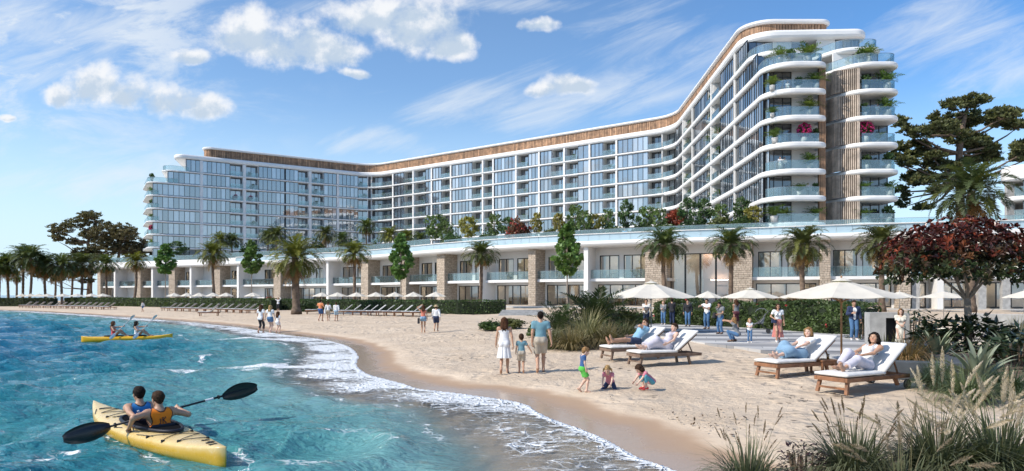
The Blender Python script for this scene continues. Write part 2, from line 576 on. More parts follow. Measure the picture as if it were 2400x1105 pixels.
def vnoise(x, y, seed, scale):
 """smooth value noise on arrays"""
 xs = np.asarray(x) / scale + seed * 17.3; ys = np.asarray(y) / scale - seed * 9.1
 xi = np.floor(xs); yi = np.floor(ys)
 fx = xs - xi; fy = ys - yi
 fx = fx * fx * (3 - 2 * fx); fy = fy * fy * (3 - 2 * fy)
 def h(a, b):
  v = np.sin(a * 127.1 + b * 311.7 + seed * 74.7) * 43758.5453
  return v - np.floor(v)
 return (h(xi, yi) * (1 - fx) + h(xi + 1, yi) * fx) * (1 - fy) + (h(xi, yi + 1) * (1 - fx) + h(xi + 1, yi + 1) * fx) * fy
def polar_grid(r0, r1, nr, amin, amax, na, nrest, far):
 rr = list(r0 * (r1 / r0) ** (np.arange(nr) / (nr - 1))) + far
 aa = list(np.linspace(amin, amax, na)) + list(np.linspace(amax, amin + 360, nrest + 2)[1:-1])
 rr = np.array(rr); aa = np.radians(np.array(aa))
 A, RR = np.meshgrid(aa, rr)
 x = RR * np.sin(A); y = RR * np.cos(A)
 n_r, n_a = len(rr), len(aa)
 i = np.arange(n_r - 1)[:, None] * n_a; j = np.arange(n_a)[None, :]; j2 = (j + 1) % n_a
 q = np.stack([i + j, i + n_a + j, i + n_a + j2, i + j2], -1).reshape(-1, 4)[:, ::-1]
 return x.ravel(), y.ravel(), q
def add_attr(me, name, vals):
 a = me.attributes.new(name, 'FLOAT', 'POINT')
 a.data.foreach_set('value', np.asarray(vals, dtype=np.float32))
def build_ground():
 x, y, q = polar_grid(1.2, 420, 520, -52, 52, 520, 60, [700, 1500, 4000, 9000])
 s = shore_dist(x, y)
 z = height_s(s)
 r = np.hypot(x, y)
 lump = (vnoise(x, y, 1, 2.6) - 0.5) * 0.09 + (vnoise(x, y, 2, 0.8) - 0.5) * 0.03 + (vnoise(x, y, 3, 0.36) - 0.5) * 0.04
 dry = sstep(1.3, 3.5, s)
 z = z + lump * dry * (1 - sstep(60, 120, r)) - 0.02 * dry
 me = np_mesh('sand', np.stack([x, y, z], 1), quads=q, smooth=True)
 add_attr(me, 'shore', s)
 m = bpy.data.materials.new('sand'); m.use_nodes = True
 t = m.node_tree; g = NB(t); b = t.nodes['Principled BSDF']
 tc = g.n('ShaderNodeTexCoord'); co = tc.outputs['Object']
 sh = g.attr('shore').outputs['Fac']
 wob = g.m('MULTIPLY', g.m('SUBTRACT', g.noise(co, 0.55, 4, 0.6), 0.5), 1.1)
 sd = g.m('ADD', sh, wob)
 wet = g.step(sd, 1.45, 0.95)
 soak = g.step(sd, 0.9, 0.0)
 n1 = g.noise(co, 0.5, 5, 0.6); n2 = g.noise(co, 60.0, 3, 0.7); n3 = g.noise(co, 5.0, 5, 0.65)
 dryc = g.mix(g.step(n1, 0.3, 0.7), (0.575, 0.45, 0.325), (0.67, 0.54, 0.405))
 dryc = g.mix(g.m('MULTIPLY', g.step(n3, 0.5, 0.72), 0.35), dryc, (0.44, 0.315, 0.22))
 dryc = g.mix(g.m('MULTIPLY', g.step(n2, 0.55, 0.8), 0.35), dryc, (0.42, 0.31, 0.22))
 # strewn bits of dry weed and shell
 vo = g.voro(g.vm('ADD', co, g.vm('MULTIPLY', g.noise(co, 6, 2, out=1), (0.25, 0.25, 0.25))), 2.6)
 band = g.m('MULTIPLY', g.step(g.noise(co, 0.30, 4), 0.54, 0.64), g.step(sh, 1.5, 3.0))
 bits = g.m('MULTIPLY', g.step(vo, 0.17, 0.10), band)
 dryc = g.mix(bits, dryc, (0.10, 0.07, 0.045))
 wetc = g.mix(soak, (0.41, 0.275, 0.175), (0.37, 0.27, 0.19))
 c = g.mix(wet, dryc, wetc)
 g.put(b.inputs['Base Color'], c)
 g.put(b.inputs['Roughness'], g.step(sd, 0.2, 1.3, True, 0.14, 0.95))
 b.inputs['Specular IOR Level'].default_value = 0.5
 vf = g.voro(g.vm('MULTIPLY', g.vm('ADD', co, g.vm('MULTIPLY', g.noise(co, 1.8, 2, out=1), (0.5, 0.5, 0.0))), (1, 1, 0.2)), 2.1, 'SMOOTH_F1')
 foot = g.step(vf, 0.05, 0.42)
 trample = g.step(g.noise(co, 0.20, 4, 0.6), 0.40, 0.68)
 hgt = g.m('ADD', g.m('MULTIPLY', g.m('MULTIPLY', foot, trample), 0.55), g.m('ADD', g.m('MULTIPLY', n3, 0.55), g.m('MULTIPLY', n2, 0.08)))
 hgt = g.m('MULTIPLY', hgt, g.step(sd, 0.9, 2.2, True, 0.04, 1.0))
 t.links.new(g.bump(hgt, 1.0, 0.17), b.inputs['Normal'])
 me.materials.append(m)
 o = link('ground', me)
 tag(o, kind='structure')
KAYAK_A = (Vector((-3.83, 9.13, 0)), Vector((-7.72, 12.6, 0)))      # stern, bow
KAYAK_B = (Vector((-21.2, 33.6, 0)), Vector((-17.2, 34.6, 0)))
def seg_dist(x, y, a, b):
 dx, dy = b.x - a.x, b.y - a.y
 t = np.clip(((x - a.x) * dx + (y - a.y) * dy) / (dx * dx + dy * dy), 0, 1)
 return np.hypot(x - a.x - t * dx, y - a.y - t * dy), t
def build_water():
 x, y, q = polar_grid(1.0, 520, 760, -58, 22, 640, 60, [900, 1800, 4000, 9000, 20000])
 s = shore_dist(x, y)
 r = np.hypot(x, y)
 off = sstep(1.0, 9.0, -s)
 z = np.zeros_like(x)
 rng = np.random.RandomState(5)
 for i in range(46):
  lam = 0.40 * (7.5 / 0.40) ** rng.rand()
  th = R(-62) + rng.normal() * 0.55
  k = 2 * math.pi / lam
  ph = rng.rand() * 6.28
  amp = 0.0108 * lam ** 0.9 * (0.55 + 0.9 * rng.rand())
  fade = 1 - sstep(lam * 40, lam * 110, r)
  a = k * (x * math.cos(th) + y * math.sin(th)) + ph + 1.2 * (vnoise(x, y, i + 10, lam * 2.5) - 0.5) * 3
  w = np.sin(a)
  w = (1 - np.abs(w)) * 1.3 - 0.5 if i % 2 else w
  z += amp * w * fade
 z *= 1.15 * (0.16 + 0.84 * off)
 # a low breaker runs in along the shore
 lift = 0.075 * np.exp(-((s + 2.9 + 0.8 * (vnoise(x, y, 40, 3.0) - 0.5)) / 0.42) ** 2) * sstep(6, 9, y)
 lift += 0.055 * np.exp(-((s + 5.6 + 1.6 * (vnoise(x, y, 41, 4.0) - 0.5)) / 0.55) ** 2)
 z += lift
 # wake beside the near kayak
 d, tt = seg_dist(x, y, *KAYAK_A)
 wx = x + 2.75; wy = y - 10.0
 z += 0.13 * np.exp(-((np.hypot(wx, wy * 0.9) - 1.0) / 0.28) ** 2) * (wx > -0.75)
 z = np.where(d < 0.5, z * 0.25 - 0.02, z)
 d2, _ = seg_dist(x, y, *KAYAK_B)
 z = np.where(d2 < 0.5, z * 0.3 - 0.02, z)
 z = np.where(s > -0.02, np.minimum(height_s(s), 0) - 0.05 - 0.1 * np.maximum(s, 0), z + 0.012)
 edge = sstep(0.0, 1.2, -s)
 z = np.where(s < -0.02, z * edge + 0.012 * (1 - edge), z)
 me = np_mesh('water', np.stack([x, y, z], 1), quads=q, smooth=True)
 add_attr(me, 'shore', s)
 foam = np.exp(-((d - 0.42) / 0.13) ** 2) * 0.6 * (0.2 + 0.8 * vnoise(x, y, 51, 0.5))
 foam = np.maximum(foam, 0.7 * np.exp(-((np.hypot(wx, wy * 0.9) - 0.95) / 0.24) ** 2) * (wx > -0.8) * vnoise(x, y, 52, 0.6))
 foam = np.maximum(foam, 0.7 * np.exp(-((np.hypot(x + 6.55, y - 9.9) - 0.2) / 0.32) ** 2) * vnoise(x, y, 53, 0.35))
 foam = np.maximum(foam, np.exp(-((d2 - 0.42) / 0.1) ** 2) * 0.5)
 wisp = [(-13.6, 35.5, 1.9, 0.5), (-16.8, 33.5, 1.0, 0.35), (-8.9, 20.4, 1.5, 0.5), (-7.5, 21.8, 1.8, 0.5)]
 for cx, cy, rx, ry in wisp:
  foam = np.maximum(foam, 1.05 * np.exp(-(((x - cx) / rx) ** 2 + ((y - cy) / ry) ** 2)))
 foam = np.maximum(foam, 0.22 * sstep(0.15, 0.28, z) * off)
 add_attr(me, 'splash', foam)
 m = bpy.data.materials.new('sea_water'); m.use_nodes = True
 t = m.node_tree; g = NB(t); b = t.nodes['Principled BSDF']
 tc = g.n('ShaderNodeTexCoord'); co = tc.outputs['Object']
 sh = g.attr('shore').outputs['Fac']; sp = g.attr('splash').outputs['Fac']
 big = g.m('SUBTRACT', g.noise(co, 0.12, 4, 0.6), 0.5)
 dpt = g.m('MULTIPLY', sh, -1.0)
 dw = g.m('ADD', dpt, g.m('MULTIPLY', big, g.step(dpt, 1.0, 8.0, True, 1.2, 6.0)))
 c = g.mix(g.step(dw, 1.0, 5.0), (0.23, 0.39, 0.38), (0.085, 0.285, 0.30))
 c = g.mix(g.step(dw, 3.5, 9.0), c, (0.013, 0.185, 0.235))
 c = g.mix(g.step(dw, 6.0, 17.0), c, (0.001, 0.105, 0.235))
 g.put(b.inputs['Base Color'], c)
 b.inputs['Roughness'].default_value = 0.06
 b.inputs['IOR'].default_value = 1.33
 b.inputs['Specular IOR Level'].default_value = 0.36
 stretch = g.n('ShaderNodeMapping')
 t.links.new(co, stretch.inputs[0])
 stretch.inputs['Rotation'].default_value = (0, 0, R(28))
 stretch.inputs['Scale'].default_value = (1.0, 2.4, 1.0)
 sv = stretch.outputs[0]
 r1 = g.noise(sv, 3.2, 5, 0.6, 0.5); r2 = g.noise(sv, 0.9, 4, 0.6, 0.6)
 hh = g.m('ADD', g.m('MULTIPLY', r1, 0.30), g.m('MULTIPLY', r2, 0.75))
 hh = g.m('MULTIPLY', hh, g.step(dpt, 0.3, 5.0, True, 0.18, 1.0))
 t.links.new(g.bump(hh, 1.0, 0.40), b.inputs['Normal'])
 # foam: a lace of cells between the water's edge and the breaker line
 wv = g.vm('ADD', co, g.vm('MULTIPLY', g.noise(co, 1.4, 4, out=1), (0.6, 0.6, 0.0)))
 e1 = g.voro(wv, 2.4, 'DISTANCE_TO_EDGE'); e2 = g.voro(wv, 6.5, 'DISTANCE_TO_EDGE')
 lace = g.m('MAXIMUM', g.step(e1, 0.13, 0.02), g.m('MULTIPLY', g.step(e2, 0.16, 0.02), 0.85))
 fn = g.noise(co, 1.1, 6, 0.65)
 wobs = g.m('ADD', sh, g.m('MULTIPLY', g.m('SUBTRACT', g.noise(co, 0.8, 4, 0.6), 0.5), 1.0))
 swash = g.m('MULTIPLY', g.step(wobs, -2.8, -1.2), g.step(sh, 0.03, -0.02))
 rim = g.m('MULTIPLY', g.step(sh, -0.30, -0.06), g.step(sh, 0.03, 0.0))
 crest = g.m('MULTIPLY', g.step(g.m('ABSOLUTE', g.m('ADD', wobs, 2.45)), 0.30, 0.04), 0.85)
 out2 = g.m('MULTIPLY', g.step(g.m('ABSOLUTE', g.m('ADD', wobs, 5.3)), 0.22, 0.03), g.step(g.noise(co, 0.3, 3), 0.50, 0.60))
 cover = g.m('ADD', g.m('MULTIPLY', swash, g.step(g.noise(co, 0.45, 4, 0.6), 0.36, 0.62, True, 0.46, 0.86)), g.m('ADD', g.m('MULTIPLY', rim, 0.75), g.m('ADD', g.m('MULTIPLY', crest, g.step(fn, 0.4, 0.6, True, 0.1, 0.6)), g.m('MULTIPLY', out2, 0.6))))
 cover = g.m('MULTIPLY', cover, g.step(g.sep(co)[1], 9.0, 19.0, True, 0.66, 1.0))
 cover = g.m('ADD', cover, sp)
 dm = g.n('ShaderNodeMapping')
 t.links.new(wv, dm.inputs[0])
 dm.inputs['Rotation'].default_value = (0, 0, R(20))
 dm.inputs['Scale'].default_value = (3.2, 9.5, 1.0)
 dash = g.noise(dm.outputs[0], 1.0, 6, 0.62, 0.3)
 thr = g.m('SUBTRACT', 0.76, g.m('MULTIPLY', cover, 0.42))
 solid = g.step(g.m('SUBTRACT', dash, thr), -0.045, 0.06)
 lacef = g.step(g.m('ADD', cover, g.m('MULTIPLY', lace, 0.5)), 0.70, 1.25)
 foamf = g.m('MULTIPLY', g.m('MAXIMUM', solid, lacef), g.step(cover, 0.06, 0.30))
 fo = g.n('ShaderNodeBsdfPrincipled')
 fo.inputs['Base Color'].default_value = (0.80, 0.82, 0.83, 1); fo.inputs['Roughness'].default_value = 0.85
 t.links.new(g.bump(g.m('ADD', lace, fn), 0.8, 0.05), fo.inputs['Normal'])
 tr = g.n('ShaderNodeBsdfTransparent'); tr.inputs[0].default_value = (0.92, 0.97, 0.97, 1)
 gl = g.n('ShaderNodeBsdfGlossy'); gl.inputs['Roughness'].default_value = 0.05
 t.links.new(b.inputs['Normal'].links[0].from_socket, gl.inputs['Normal'])
 fr = g.n('ShaderNodeFresnel'); fr.inputs[0].default_value = 1.33
 film = g.n('ShaderNodeMixShader'); g.put(film.inputs[0], g.m('MULTIPLY', fr.outputs[0], 0.55)); t.links.new(tr.outputs[0], film.inputs[1]); t.links.new(gl.outputs[0], film.inputs[2])
 mx = g.n('ShaderNodeMixShader')
 g.put(mx.inputs[0], g.step(dw, 1.7, 3.1, True, 0.02, 0.97))
 t.links.new(film.outputs[0], mx.inputs[1]); t.links.new(b.outputs[0], mx.inputs[2])
 mf = g.n('ShaderNodeMixShader'); g.put(mf.inputs[0], foamf)
 t.links.new(mx.outputs[0], mf.inputs[1]); t.links.new(fo.outputs[0], mf.inputs[2])
 t.links.new(mf.outputs[0], t.nodes['Material Output'].inputs[0])
 me.materials.append(m)
 o = link('water', me)
 tag(o, kind='structure')
build_ground()
build_water()
# ------------------------------------------------------------------ paths in plan
class Path:
 """plan polyline with rounded corners; pos(u, n) gives the point n metres outside the line"""
 def __init__(s, pts, rad, side=1):
  P = [Vector((p[0], p[1])) for p in pts]
  out = [P[0]]
  for i in range(1, len(P) - 1):
   a, b, c = P[i - 1], P[i], P[i + 1]
   d1 = (a - b).normalized(); d2 = (c - b).normalized()
   ang = d1.angle(d2)
   r = rad[i]
   if r <= 0:
    out.append(b); continue
   tl = min(r / math.tan(ang / 2), (a - b).length * 0.49, (c - b).length * 0.49)
   r = tl * math.tan(ang / 2)
   bis = (d1 + d2).normalized()
   cen = b + bis * (r / math.sin(ang / 2))
   s0 = b + d1 * tl - cen; s1 = b + d2 * tl - cen
   a0 = math.atan2(s0.y, s0.x); a1 = math.atan2(s1.y, s1.x)
   da = (a1 - a0 + math.pi) % (2 * math.pi) - math.pi
   k = max(3, int(abs(da) / R(7)))
   for q in range(k + 1):
    t = a0 + da * q / k
    out.append(cen + Vector((math.cos(t), math.sin(t))) * r)
  out.append(P[-1])
  s.set(out)
 def set(s, out):
  s.p = [out[0]]
  for q in out[1:]:
   if (q - s.p[-1]).length > 1e-4: s.p.append(q)
  s.u = [0.0]
  for i in range(1, len(s.p)): s.u.append(s.u[-1] + (s.p[i] - s.p[i - 1]).length)
  s.L = s.u[-1]
  n = len(s.p)
  s.nv = []
  for i in range(n):
   ds = []
   if i > 0: ds.append((s.p[i] - s.p[i - 1]).normalized())
   if i < n - 1: ds.append((s.p[i + 1] - s.p[i]).normalized())
   nn = sum((Vector((d.y, -d.x)) for d in ds), Vector((0, 0)))
   nn.normalize()
   sc = 1.0
   if len(ds) == 2: sc = 1.0 / max(0.5, math.sqrt((1 + ds[0].dot(ds[1])) / 2))
   s.nv.append(nn * sc)
 def at(s, u, n=0.0):
  u = min(max(u, 0), s.L)
  import bisect
  i = min(max(bisect.bisect_right(s.u, u) - 1, 0), len(s.p) - 2)
  t = (u - s.u[i]) / (s.u[i + 1] - s.u[i])
  p = s.p[i].lerp(s.p[i + 1], t); nn = s.nv[i].lerp(s.nv[i + 1], t)
  return p + nn * n
 def nrm(s, u):
  e = 0.05
  d = (s.at(min(u + e, s.L)) - s.at(max(u - e, 0))).normalized()
  return Vector((d.y, -d.x))
 def us(s, u0, u1, step=1e9):
  L = [u0] + [u for u in s.u if u0 + 0.02 < u < u1 - 0.02] + [u1]
  out = [L[0]]
  for a in L[1:]:
   k = max(1, int(math.ceil((a - out[-1]) / step)))
   b = out[-1]
   for q in range(1, k + 1): out.append(b + (a - b) * q / k)
  return out
 def sub(s, u0, u1, n=0.0):
  q = Path.__new__(Path)
  q.set([s.at(u, n) for u in s.us(u0, u1)])
  return q
 def u_px(s, px):
  """place along the line that is seen at photograph column px"""
  k = (px - 1200) / FPX
  best = None
  for i in range(len(s.p) - 1):
   a, b = s.p[i], s.p[i + 1]
   fa = a.x - k * a.y; fb = b.x - k * b.y
   if fa == fb: continue
   t = fa / (fa - fb)
   if -1e-6 <= t <= 1 + 1e-6:
    u = s.u[i] + t * (s.u[i + 1] - s.u[i])
    y = a.y + t * (b.y - a.y)
    if y > 0 and (best is None or y < best[0]): best = (y, u)
  return best[1] if best else (0.0 if px < 800 else s.L)
def sweep(mb, path, prof, u0=0.0, u1=None, closed=True, caps=True, step=1e9):
 """prof: list of (n, z), closed loop seen along the path"""
 u1 = path.L if u1 is None else u1
 us = path.us(u0, u1, step)
 vs = []
 k = len(prof)
 for u in us:
  for n, z in prof:
   p = path.at(u, n); vs.append((p.x, p.y, z))
 fs = []
 for i in range(len(us) - 1):
  for j in range(k if closed else k - 1):
   j2 = (j + 1) % k
   fs.append((i * k + j, (i + 1) * k + j, (i + 1) * k + j2, i * k + j2))
 if closed and caps:
  fs.append(tuple(range(k))); fs.append(tuple((len(us) - 1) * k + j for j in range(k))[::-1])
 mb.add(vs, fs)
def slab(mb, front, back, z0, z1, nose=0.22):
 """floor plate: rounded nose along the front outline, straight back"""
 n = len(front.p)
 h = z1 - z0
 offs = [(-nose, z0), (-nose * 0.3, z0 + h * 0.10), (0, z0 + h * 0.32), (0, z1 - h * 0.32), (-nose * 0.3, z1 - h * 0.10), (-nose, z1)]
 rings = []
 for o, z in offs:
  rings.append([(front.p[i].x + front.nv[i].x * o, front.p[i].y + front.nv[i].y * o, z) for i in range(n)] + [(b[0], b[1], z) for b in back])
 m = n + len(back)
 vs = [v for r in rings for v in r]
 fs = []
 for k in range(len(rings) - 1):
  for i in range(m):
   j = (i + 1) % m
   fs.append((k * m + i, k * m + j, (k + 1) * m + j, (k + 1) * m + i))
 fs.append(tuple(range(m))[::-1]); fs.append(tuple((len(rings) - 1) * m + i for i in range(m)))
 mb.add(vs, fs)
def qbox(mb, path, u0, u1, n0, n1, z0, z1):
 """straight block between two places along the path"""
 a, b, c, d = path.at(u0, n0), path.at(u1, n0), path.at(u1, n1), path.at(u0, n1)
 bb = [(d.x, d.y, z0), (c.x, c.y, z0), (b.x, b.y, z0), (a.x, a.y, z0)]
 tt = [(d.x, d.y, z1), (c.x, c.y, z1), (b.x, b.y, z1), (a.x, a.y, z1)]
 mb.hexa(bb, tt)
def glazing(mb, path, u0, u1, n, z0, z1, pane_w, r, fr=0.07, curtain=0.35, curved=False):
 """framed window: material 0 frame, material 1 panes (each pane its own tint)"""
 k = max(1, round((u1 - u0) / pane_w))
 us = [u0 + (u1 - u0) * i / k for i in range(k + 1)]
 mb.m = 0; mb.col = (1, 1, 1)
 sub = [u for u in us] if not curved else path.us(u0, u1)
 for i in range(len(us) - 1):
  qbox(mb, path, us[i], us[i + 1], n - 0.06, n + 0.06, z0, z0 + fr)
  qbox(mb, path, us[i], us[i + 1], n - 0.06, n + 0.06, z1 - fr, z1)
 for i, u in enumerate(us):
  a = max(u0, u - fr * 0.5); b = min(u1, u + fr * 0.5)
  if i == 0: b = u0 + fr
  if i == len(us) - 1: a = u1 - fr
  qbox(mb, path, a, b, n - 0.055, n + 0.062, z0 + fr, z1 - fr)
 mb.m = 1
 for i in range(k):
  v = r.random()
  mb.col = ((0.45 + 0.55 * r.random()) if v < curtain else 0.12 * r.random(), r.random(), 0)
  a, b = path.at(us[i] + fr * .4, n), path.at(us[i + 1] - fr * .4, n)
  tw = 0.006 * (r.random() - 0.5)
  mb.add([(a.x, a.y + tw, z0 + fr), (b.x, b.y - tw, z0 + fr), (b.x, b.y - tw, z1 - fr), (a.x, a.y + tw, z1 - fr)], [(0, 1, 2, 3)])
 mb.m = 0; mb.col = (1, 1, 1)
def rail(mb, path, u0, u1, n, z0, z1, step=1.6):
 """glass balustrade: material 0 glass, material 1 metal capping"""
 mb.m = 0
 us = path.us(u0, u1, step)
 for i in range(len(us) - 1):
  qbox(mb, path, us[i] + (0.01 if us[i] > u0 else 0), us[i + 1] - 0.01, n - 0.012, n + 0.012, z0, z1 - 0.03)
 mb.m = 1
 for i in range(len(us) - 1):
  qbox(mb, path, us[i], us[i + 1], n - 0.025, n + 0.025, z1 - 0.03, z1)
 mb.m = 0
pmat('rail_metal', (0.35, 0.38, 0.40), 0.35, metal=0.6)
ORD = ['first', 'second', 'third', 'fourth', 'fifth', 'sixth', 'seventh', 'eighth', 'ninth', 'tenth', 'eleventh', 'twelfth', 'thirteenth', 'fourteenth', 'fifteenth', 'sixteenth', 'seventeenth', 'eighteenth', 'nineteenth', 'twentieth']
# ------------------------------------------------------------------ the hotel
LV = [35.8 - 3.15 * j for j in range(9)]      # LV[0] = underside of the roof fascia; LV[j] = middle of the floor plate j
PLATE = 0.21
DECKZ = 10.0
HP = Path([(-95.2, 176.0), (-87.4, 163.4), (-40, 194), (33, 140), (30, 80), (37.3, 80), (37.3, 86.4)], [0, 2.5, 7, 9, 3.6, 1.5, 0])
HBACK = [(37.3, 101), (50, 101), (52, 150), (-38, 216), (-95.2, 185)]
u_L = HP.u_px(352)
POTS = []        # balconies that carry plants: (u, n, z, storey, px)
def hotel():
 r = random.Random(11)
 root = empty('hotel_building', (0, 110, DECKZ))
 tag(root, 'long white curved hotel block of eight storeys with timber roof band above the beach pavilion', 'hotel')
 inv = Vector((0, -110, -DECKZ))
 def bd(mb, name, mats, parent=root, **k):
  o = mb.build(name, mats, parent, **k)
  if parent is root: o.location = inv
  return o
 u_front = HP.u_px(1800)
 # floor plates
 for j in range(9):
  mb = MB(); mb.smooth = False
  if j == 0:
   f = Path([(-88.6, 186), (-82.9, 166.3), (-40, 194), (33, 140), (30.45, 89.2), (46.6, 88.4), (46.6, 104)], [0, 2.2, 7, 9, 4.5, 2.0, 0])
   slab(mb, f, [(50, 104), (52, 150), (-38, 218)], LV[0], LV[0] + 1.2, 0.5)
   bd(mb, 'roof_fascia', MT['slab_white'])
   continue
  start = HP
  if j == 1:
   f = Path([(-91.8, 182), (-85.0, 165.0), (-40, 194), (33, 140), (30.25, 85), (37.6, 85), (37.6, 92)], [0, 2.5, 7, 9, 4.0, 1.5, 0])
  else:
   f = HP
  slab(mb, f, [(37.6 if j == 1 else 37.3, 101), (50, 101.5), (52, 150), (-38, 216), (-95.2, 186)], LV[j] - PLATE, LV[j] + PLATE, 0.34)
  bd(mb, 'floor_slab', MT['slab_white'])
  mb = MB(); mb.smooth = False
  ue = f.u_px(1556); uz = f.L - 0.02
  sweep(mb, f, [(-0.62, LV[j] - 0.40), (-0.14, LV[j] - 0.40), (-0.03, LV[j] - 0.33), (0.035, LV[j] - 0.20), (0.035, LV[j] + 0.10), (-0.03, LV[j] + 0.22), (-0.14, LV[j] + 0.27), (-0.34, LV[j] + 0.27), (-0.34, LV[j] - 0.10), (-0.62, LV[j] - 0.10)], u0=ue, u1=uz)
  bd(mb, 'balcony_edge', MT['slab_white'])
  mb = MB()
  y0 = 84.0 if j == 1 else 80.0
  f2 = Path([(37.95, 92), (37.95, y0 + 5.2), (40.6, y0), (45.9, y0), (46.1, y0 + 20)], [0, 2.2, 3.2, 1.6, 0])
  slab(mb, f2, [(37.95, y0 + 20)], LV[j] - 0.36, LV[j] + 0.27, 0.3)
  bd(mb, 'floor_slab', MT['slab_white'])
 # timber band and roof cap
 cap = Path([(-84, 190), (-77.6, 170.3), (-40, 194.6), (33.4, 140.4), (31.3, 92), (43.4, 92), (43.4, 106)], [0, 2.2, 7, 8, 4.0, 1.6, 0])
 mb = MB(); slab(mb, cap, [(48, 106), (50, 150), (-38, 218)], 39.0, 39.6, 0.4)
 bd(mb, 'roof_cap', MT['slab_white'])
 mb = MB(); mb.m = 0
 tb = cap
 us = tb.us(0, tb.L, 0.42)
 mb.m = 1
 sweep(mb, tb, [(-0.62, 36.9), (-0.62, 39.0)], closed=False)
 mb.m = 0
 for i in range(len(us) - 1):
  v = 0.7 + 0.6 * r.random()
  mb.col = (v, v, v)
  um = us[i]
  w = min(0.31, (us[i + 1] - us[i]) * 0.76)
  qbox(mb, tb, um, um + w, -0.60, -0.40, 36.95, 39.01)
 mb.col = (1, 1, 1)
 bd(mb, 'timber_screen', [MT['timber_slat'], MT['timber_back']])
 # bays: (photo column from, to, kind) g = flush glass, b = recessed balcony, c = pier
 bays = [(356, 470, 'g'), (475, 540, 'g'), (540, 570, 'b'), (577, 606, 'b'), (607, 668, 'g'), (670, 700, 'g'), (700, 724, 'b'), (731, 760, 'b'), (760, 790, 'g'), (795, 840, 'g'), (840, 861, 'b'),
   (869, 917, 'b'), (922, 944, 'g'), (944, 965, 'b'), (969, 995, 'b'), (995, 1008, 'g'), (1012, 1032, 'g'), (1032, 1053, 'b'), (1057, 1104, 'g'), (1104, 1128, 'b'), (1132, 1153, 'b'), (1156, 1206, 'g'),
   (1210, 1236, 'b'), (1236, 1260, 'g'), (1264, 1291, 'g'), (1291, 1318, 'b'), (1324, 1352, 'b'), (1352, 1378, 'g'), (1383, 1411, 'g'), (1411, 1441, 'b'), (1446, 1517, 'g'), (1517, 1548, 'b'),
   (1580, 1597, 'g'), (1599, 1618, 'b'), (1621, 1652, 'g'), (1652, 1662, 'b'), (1665, 1681, 'b'), (1682, 1716, 'g'), (1720, 1798, 'g')]
 piers = [472.5, 573.5, 727.5, 792.5, 919.5, 967, 1010, 1055, 1130, 1154.5, 1208, 1262, 1321, 1380.5, 1443.5, 1598, 1619.5, 1663.5, 1718]
 wins = []; rails = []; doors = []
 npos = 0
 for (a, b, k) in bays:
  u0, u1 = HP.u_px(a), HP.u_px(b)
  bi = sum(1 for q in bays if q[2] == 'b' and q[0] < a)
  for j in range(1, 9):
   z1 = (LV[j - 1] - PLATE) if j > 1 else LV[0]
   z0 = LV[j] + PLATE
   ua, ub, kind = u0, u1, k
   if a == 356:
    if j == 1: ua = HP.u_px(437)
    elif j == 2: ua = HP.u_px(394)
   if a == 1720:
    if j == 1: ub = HP.u_px(1744)
    elif j == 2: ub = HP.u_px(1768)
   area = (b - a) * (1 if a < 1500 else 1.7)
   if kind == 'g':
    wins.append((area, ua, ub, -0.42, z0, z1, 1.15 if a < 1560 else 1.0, a))
   else:
    doors.append((area, ua, ub, -2.0, z0, z1, 1.3, a))
    rails.append((area, ua, ub, -0.22, z0, z0 + 1.1))
    POTS.append(((ua + ub) / 2, ub - ua, z0, j, a, bi))
 # shops of glass behind the curve at the inner corners, and the storey above each setback
 wins.append((30, HP.u_px(1552), HP.u_px(1577), -2.0, 0, 0, 1.2, 1552)); extra = wins.pop()
 for j in range(1, 9):
  z1 = (LV[j - 1] - PLATE) if j > 1 else LV[0]; z0 = LV[j] + PLATE
  doors.append((24, extra[1], extra[2], -2.2, z0, z1, 1.2, 1552)); rails.append((24, extra[1], extra[2], -0.22, z0, z0 + 1.1))
 allw = sorted(wins + doors, key=lambda w: -w[0])
 rest = MB()
 for i, (ar, ua, ub, n, z0, z1, pw, a) in enumerate(allw):
  mb = MB() if i < 100 else rest
  glazing(mb, HP, ua, ub, n, z0, z1, pw, r, fr=0.10 if a < 1560 else 0.08, curtain=0.5 if a < 600 else 0.3)
  if i < 100:
   bd(mb, 'window', [MT['dark_frame'], MT['facade_glass'] if n > -1 else MT['door_glass']])
 o = bd(rest, 'smaller_windows', [MT['dark_frame'], MT['facade_glass']]); o['kind'] = 'stuff'
 rails.sort(key=lambda w: -w[0])
 rest = MB()
 for i, (ar, ua, ub, n, z0, z1) in enumerate(rails):
  mb = MB() if i < 60 else rest
  rail(mb, HP, ua, ub, n, z0, z1)
  if i < 60: bd(mb, 'balcony_rail', [MT['rail_glass'], MT['rail_metal']])
 o = bd(rest, 'smaller_balcony_rails', [MT['rail_glass'], MT['rail_metal']]); o['kind'] = 'stuff'
 # side walls of the recesses and the inner back wall
 mb = MB()
 for (a, b, k) in bays:
  if k != 'b': continue
  for px in (a, b):
   mb = MB()
   u = HP.u_px(px)
   for j in range(1, 9):
    z1 = (LV[j - 1] - PLATE) if j > 1 else LV[0]
    qbox(mb, HP, u - 0.09, u + 0.09, -2.1, -0.5, LV[j] + PLATE, z1)
   bd(mb, 'balcony_wall', MT['white_render'])
 mb = MB()
 for pxe, za, zb in ((356, DECKZ, LV[2]), (394, LV[2], LV[1]), (437, LV[1], LV[0])): sweep(mb, HP, [(-2.3, za), (-2.3, zb)], u0=HP.u_px(pxe) + 0.3, u1=HP.u_px(1730), closed=False)
 bd(mb, 'core_wall', MT['grey_wall'])
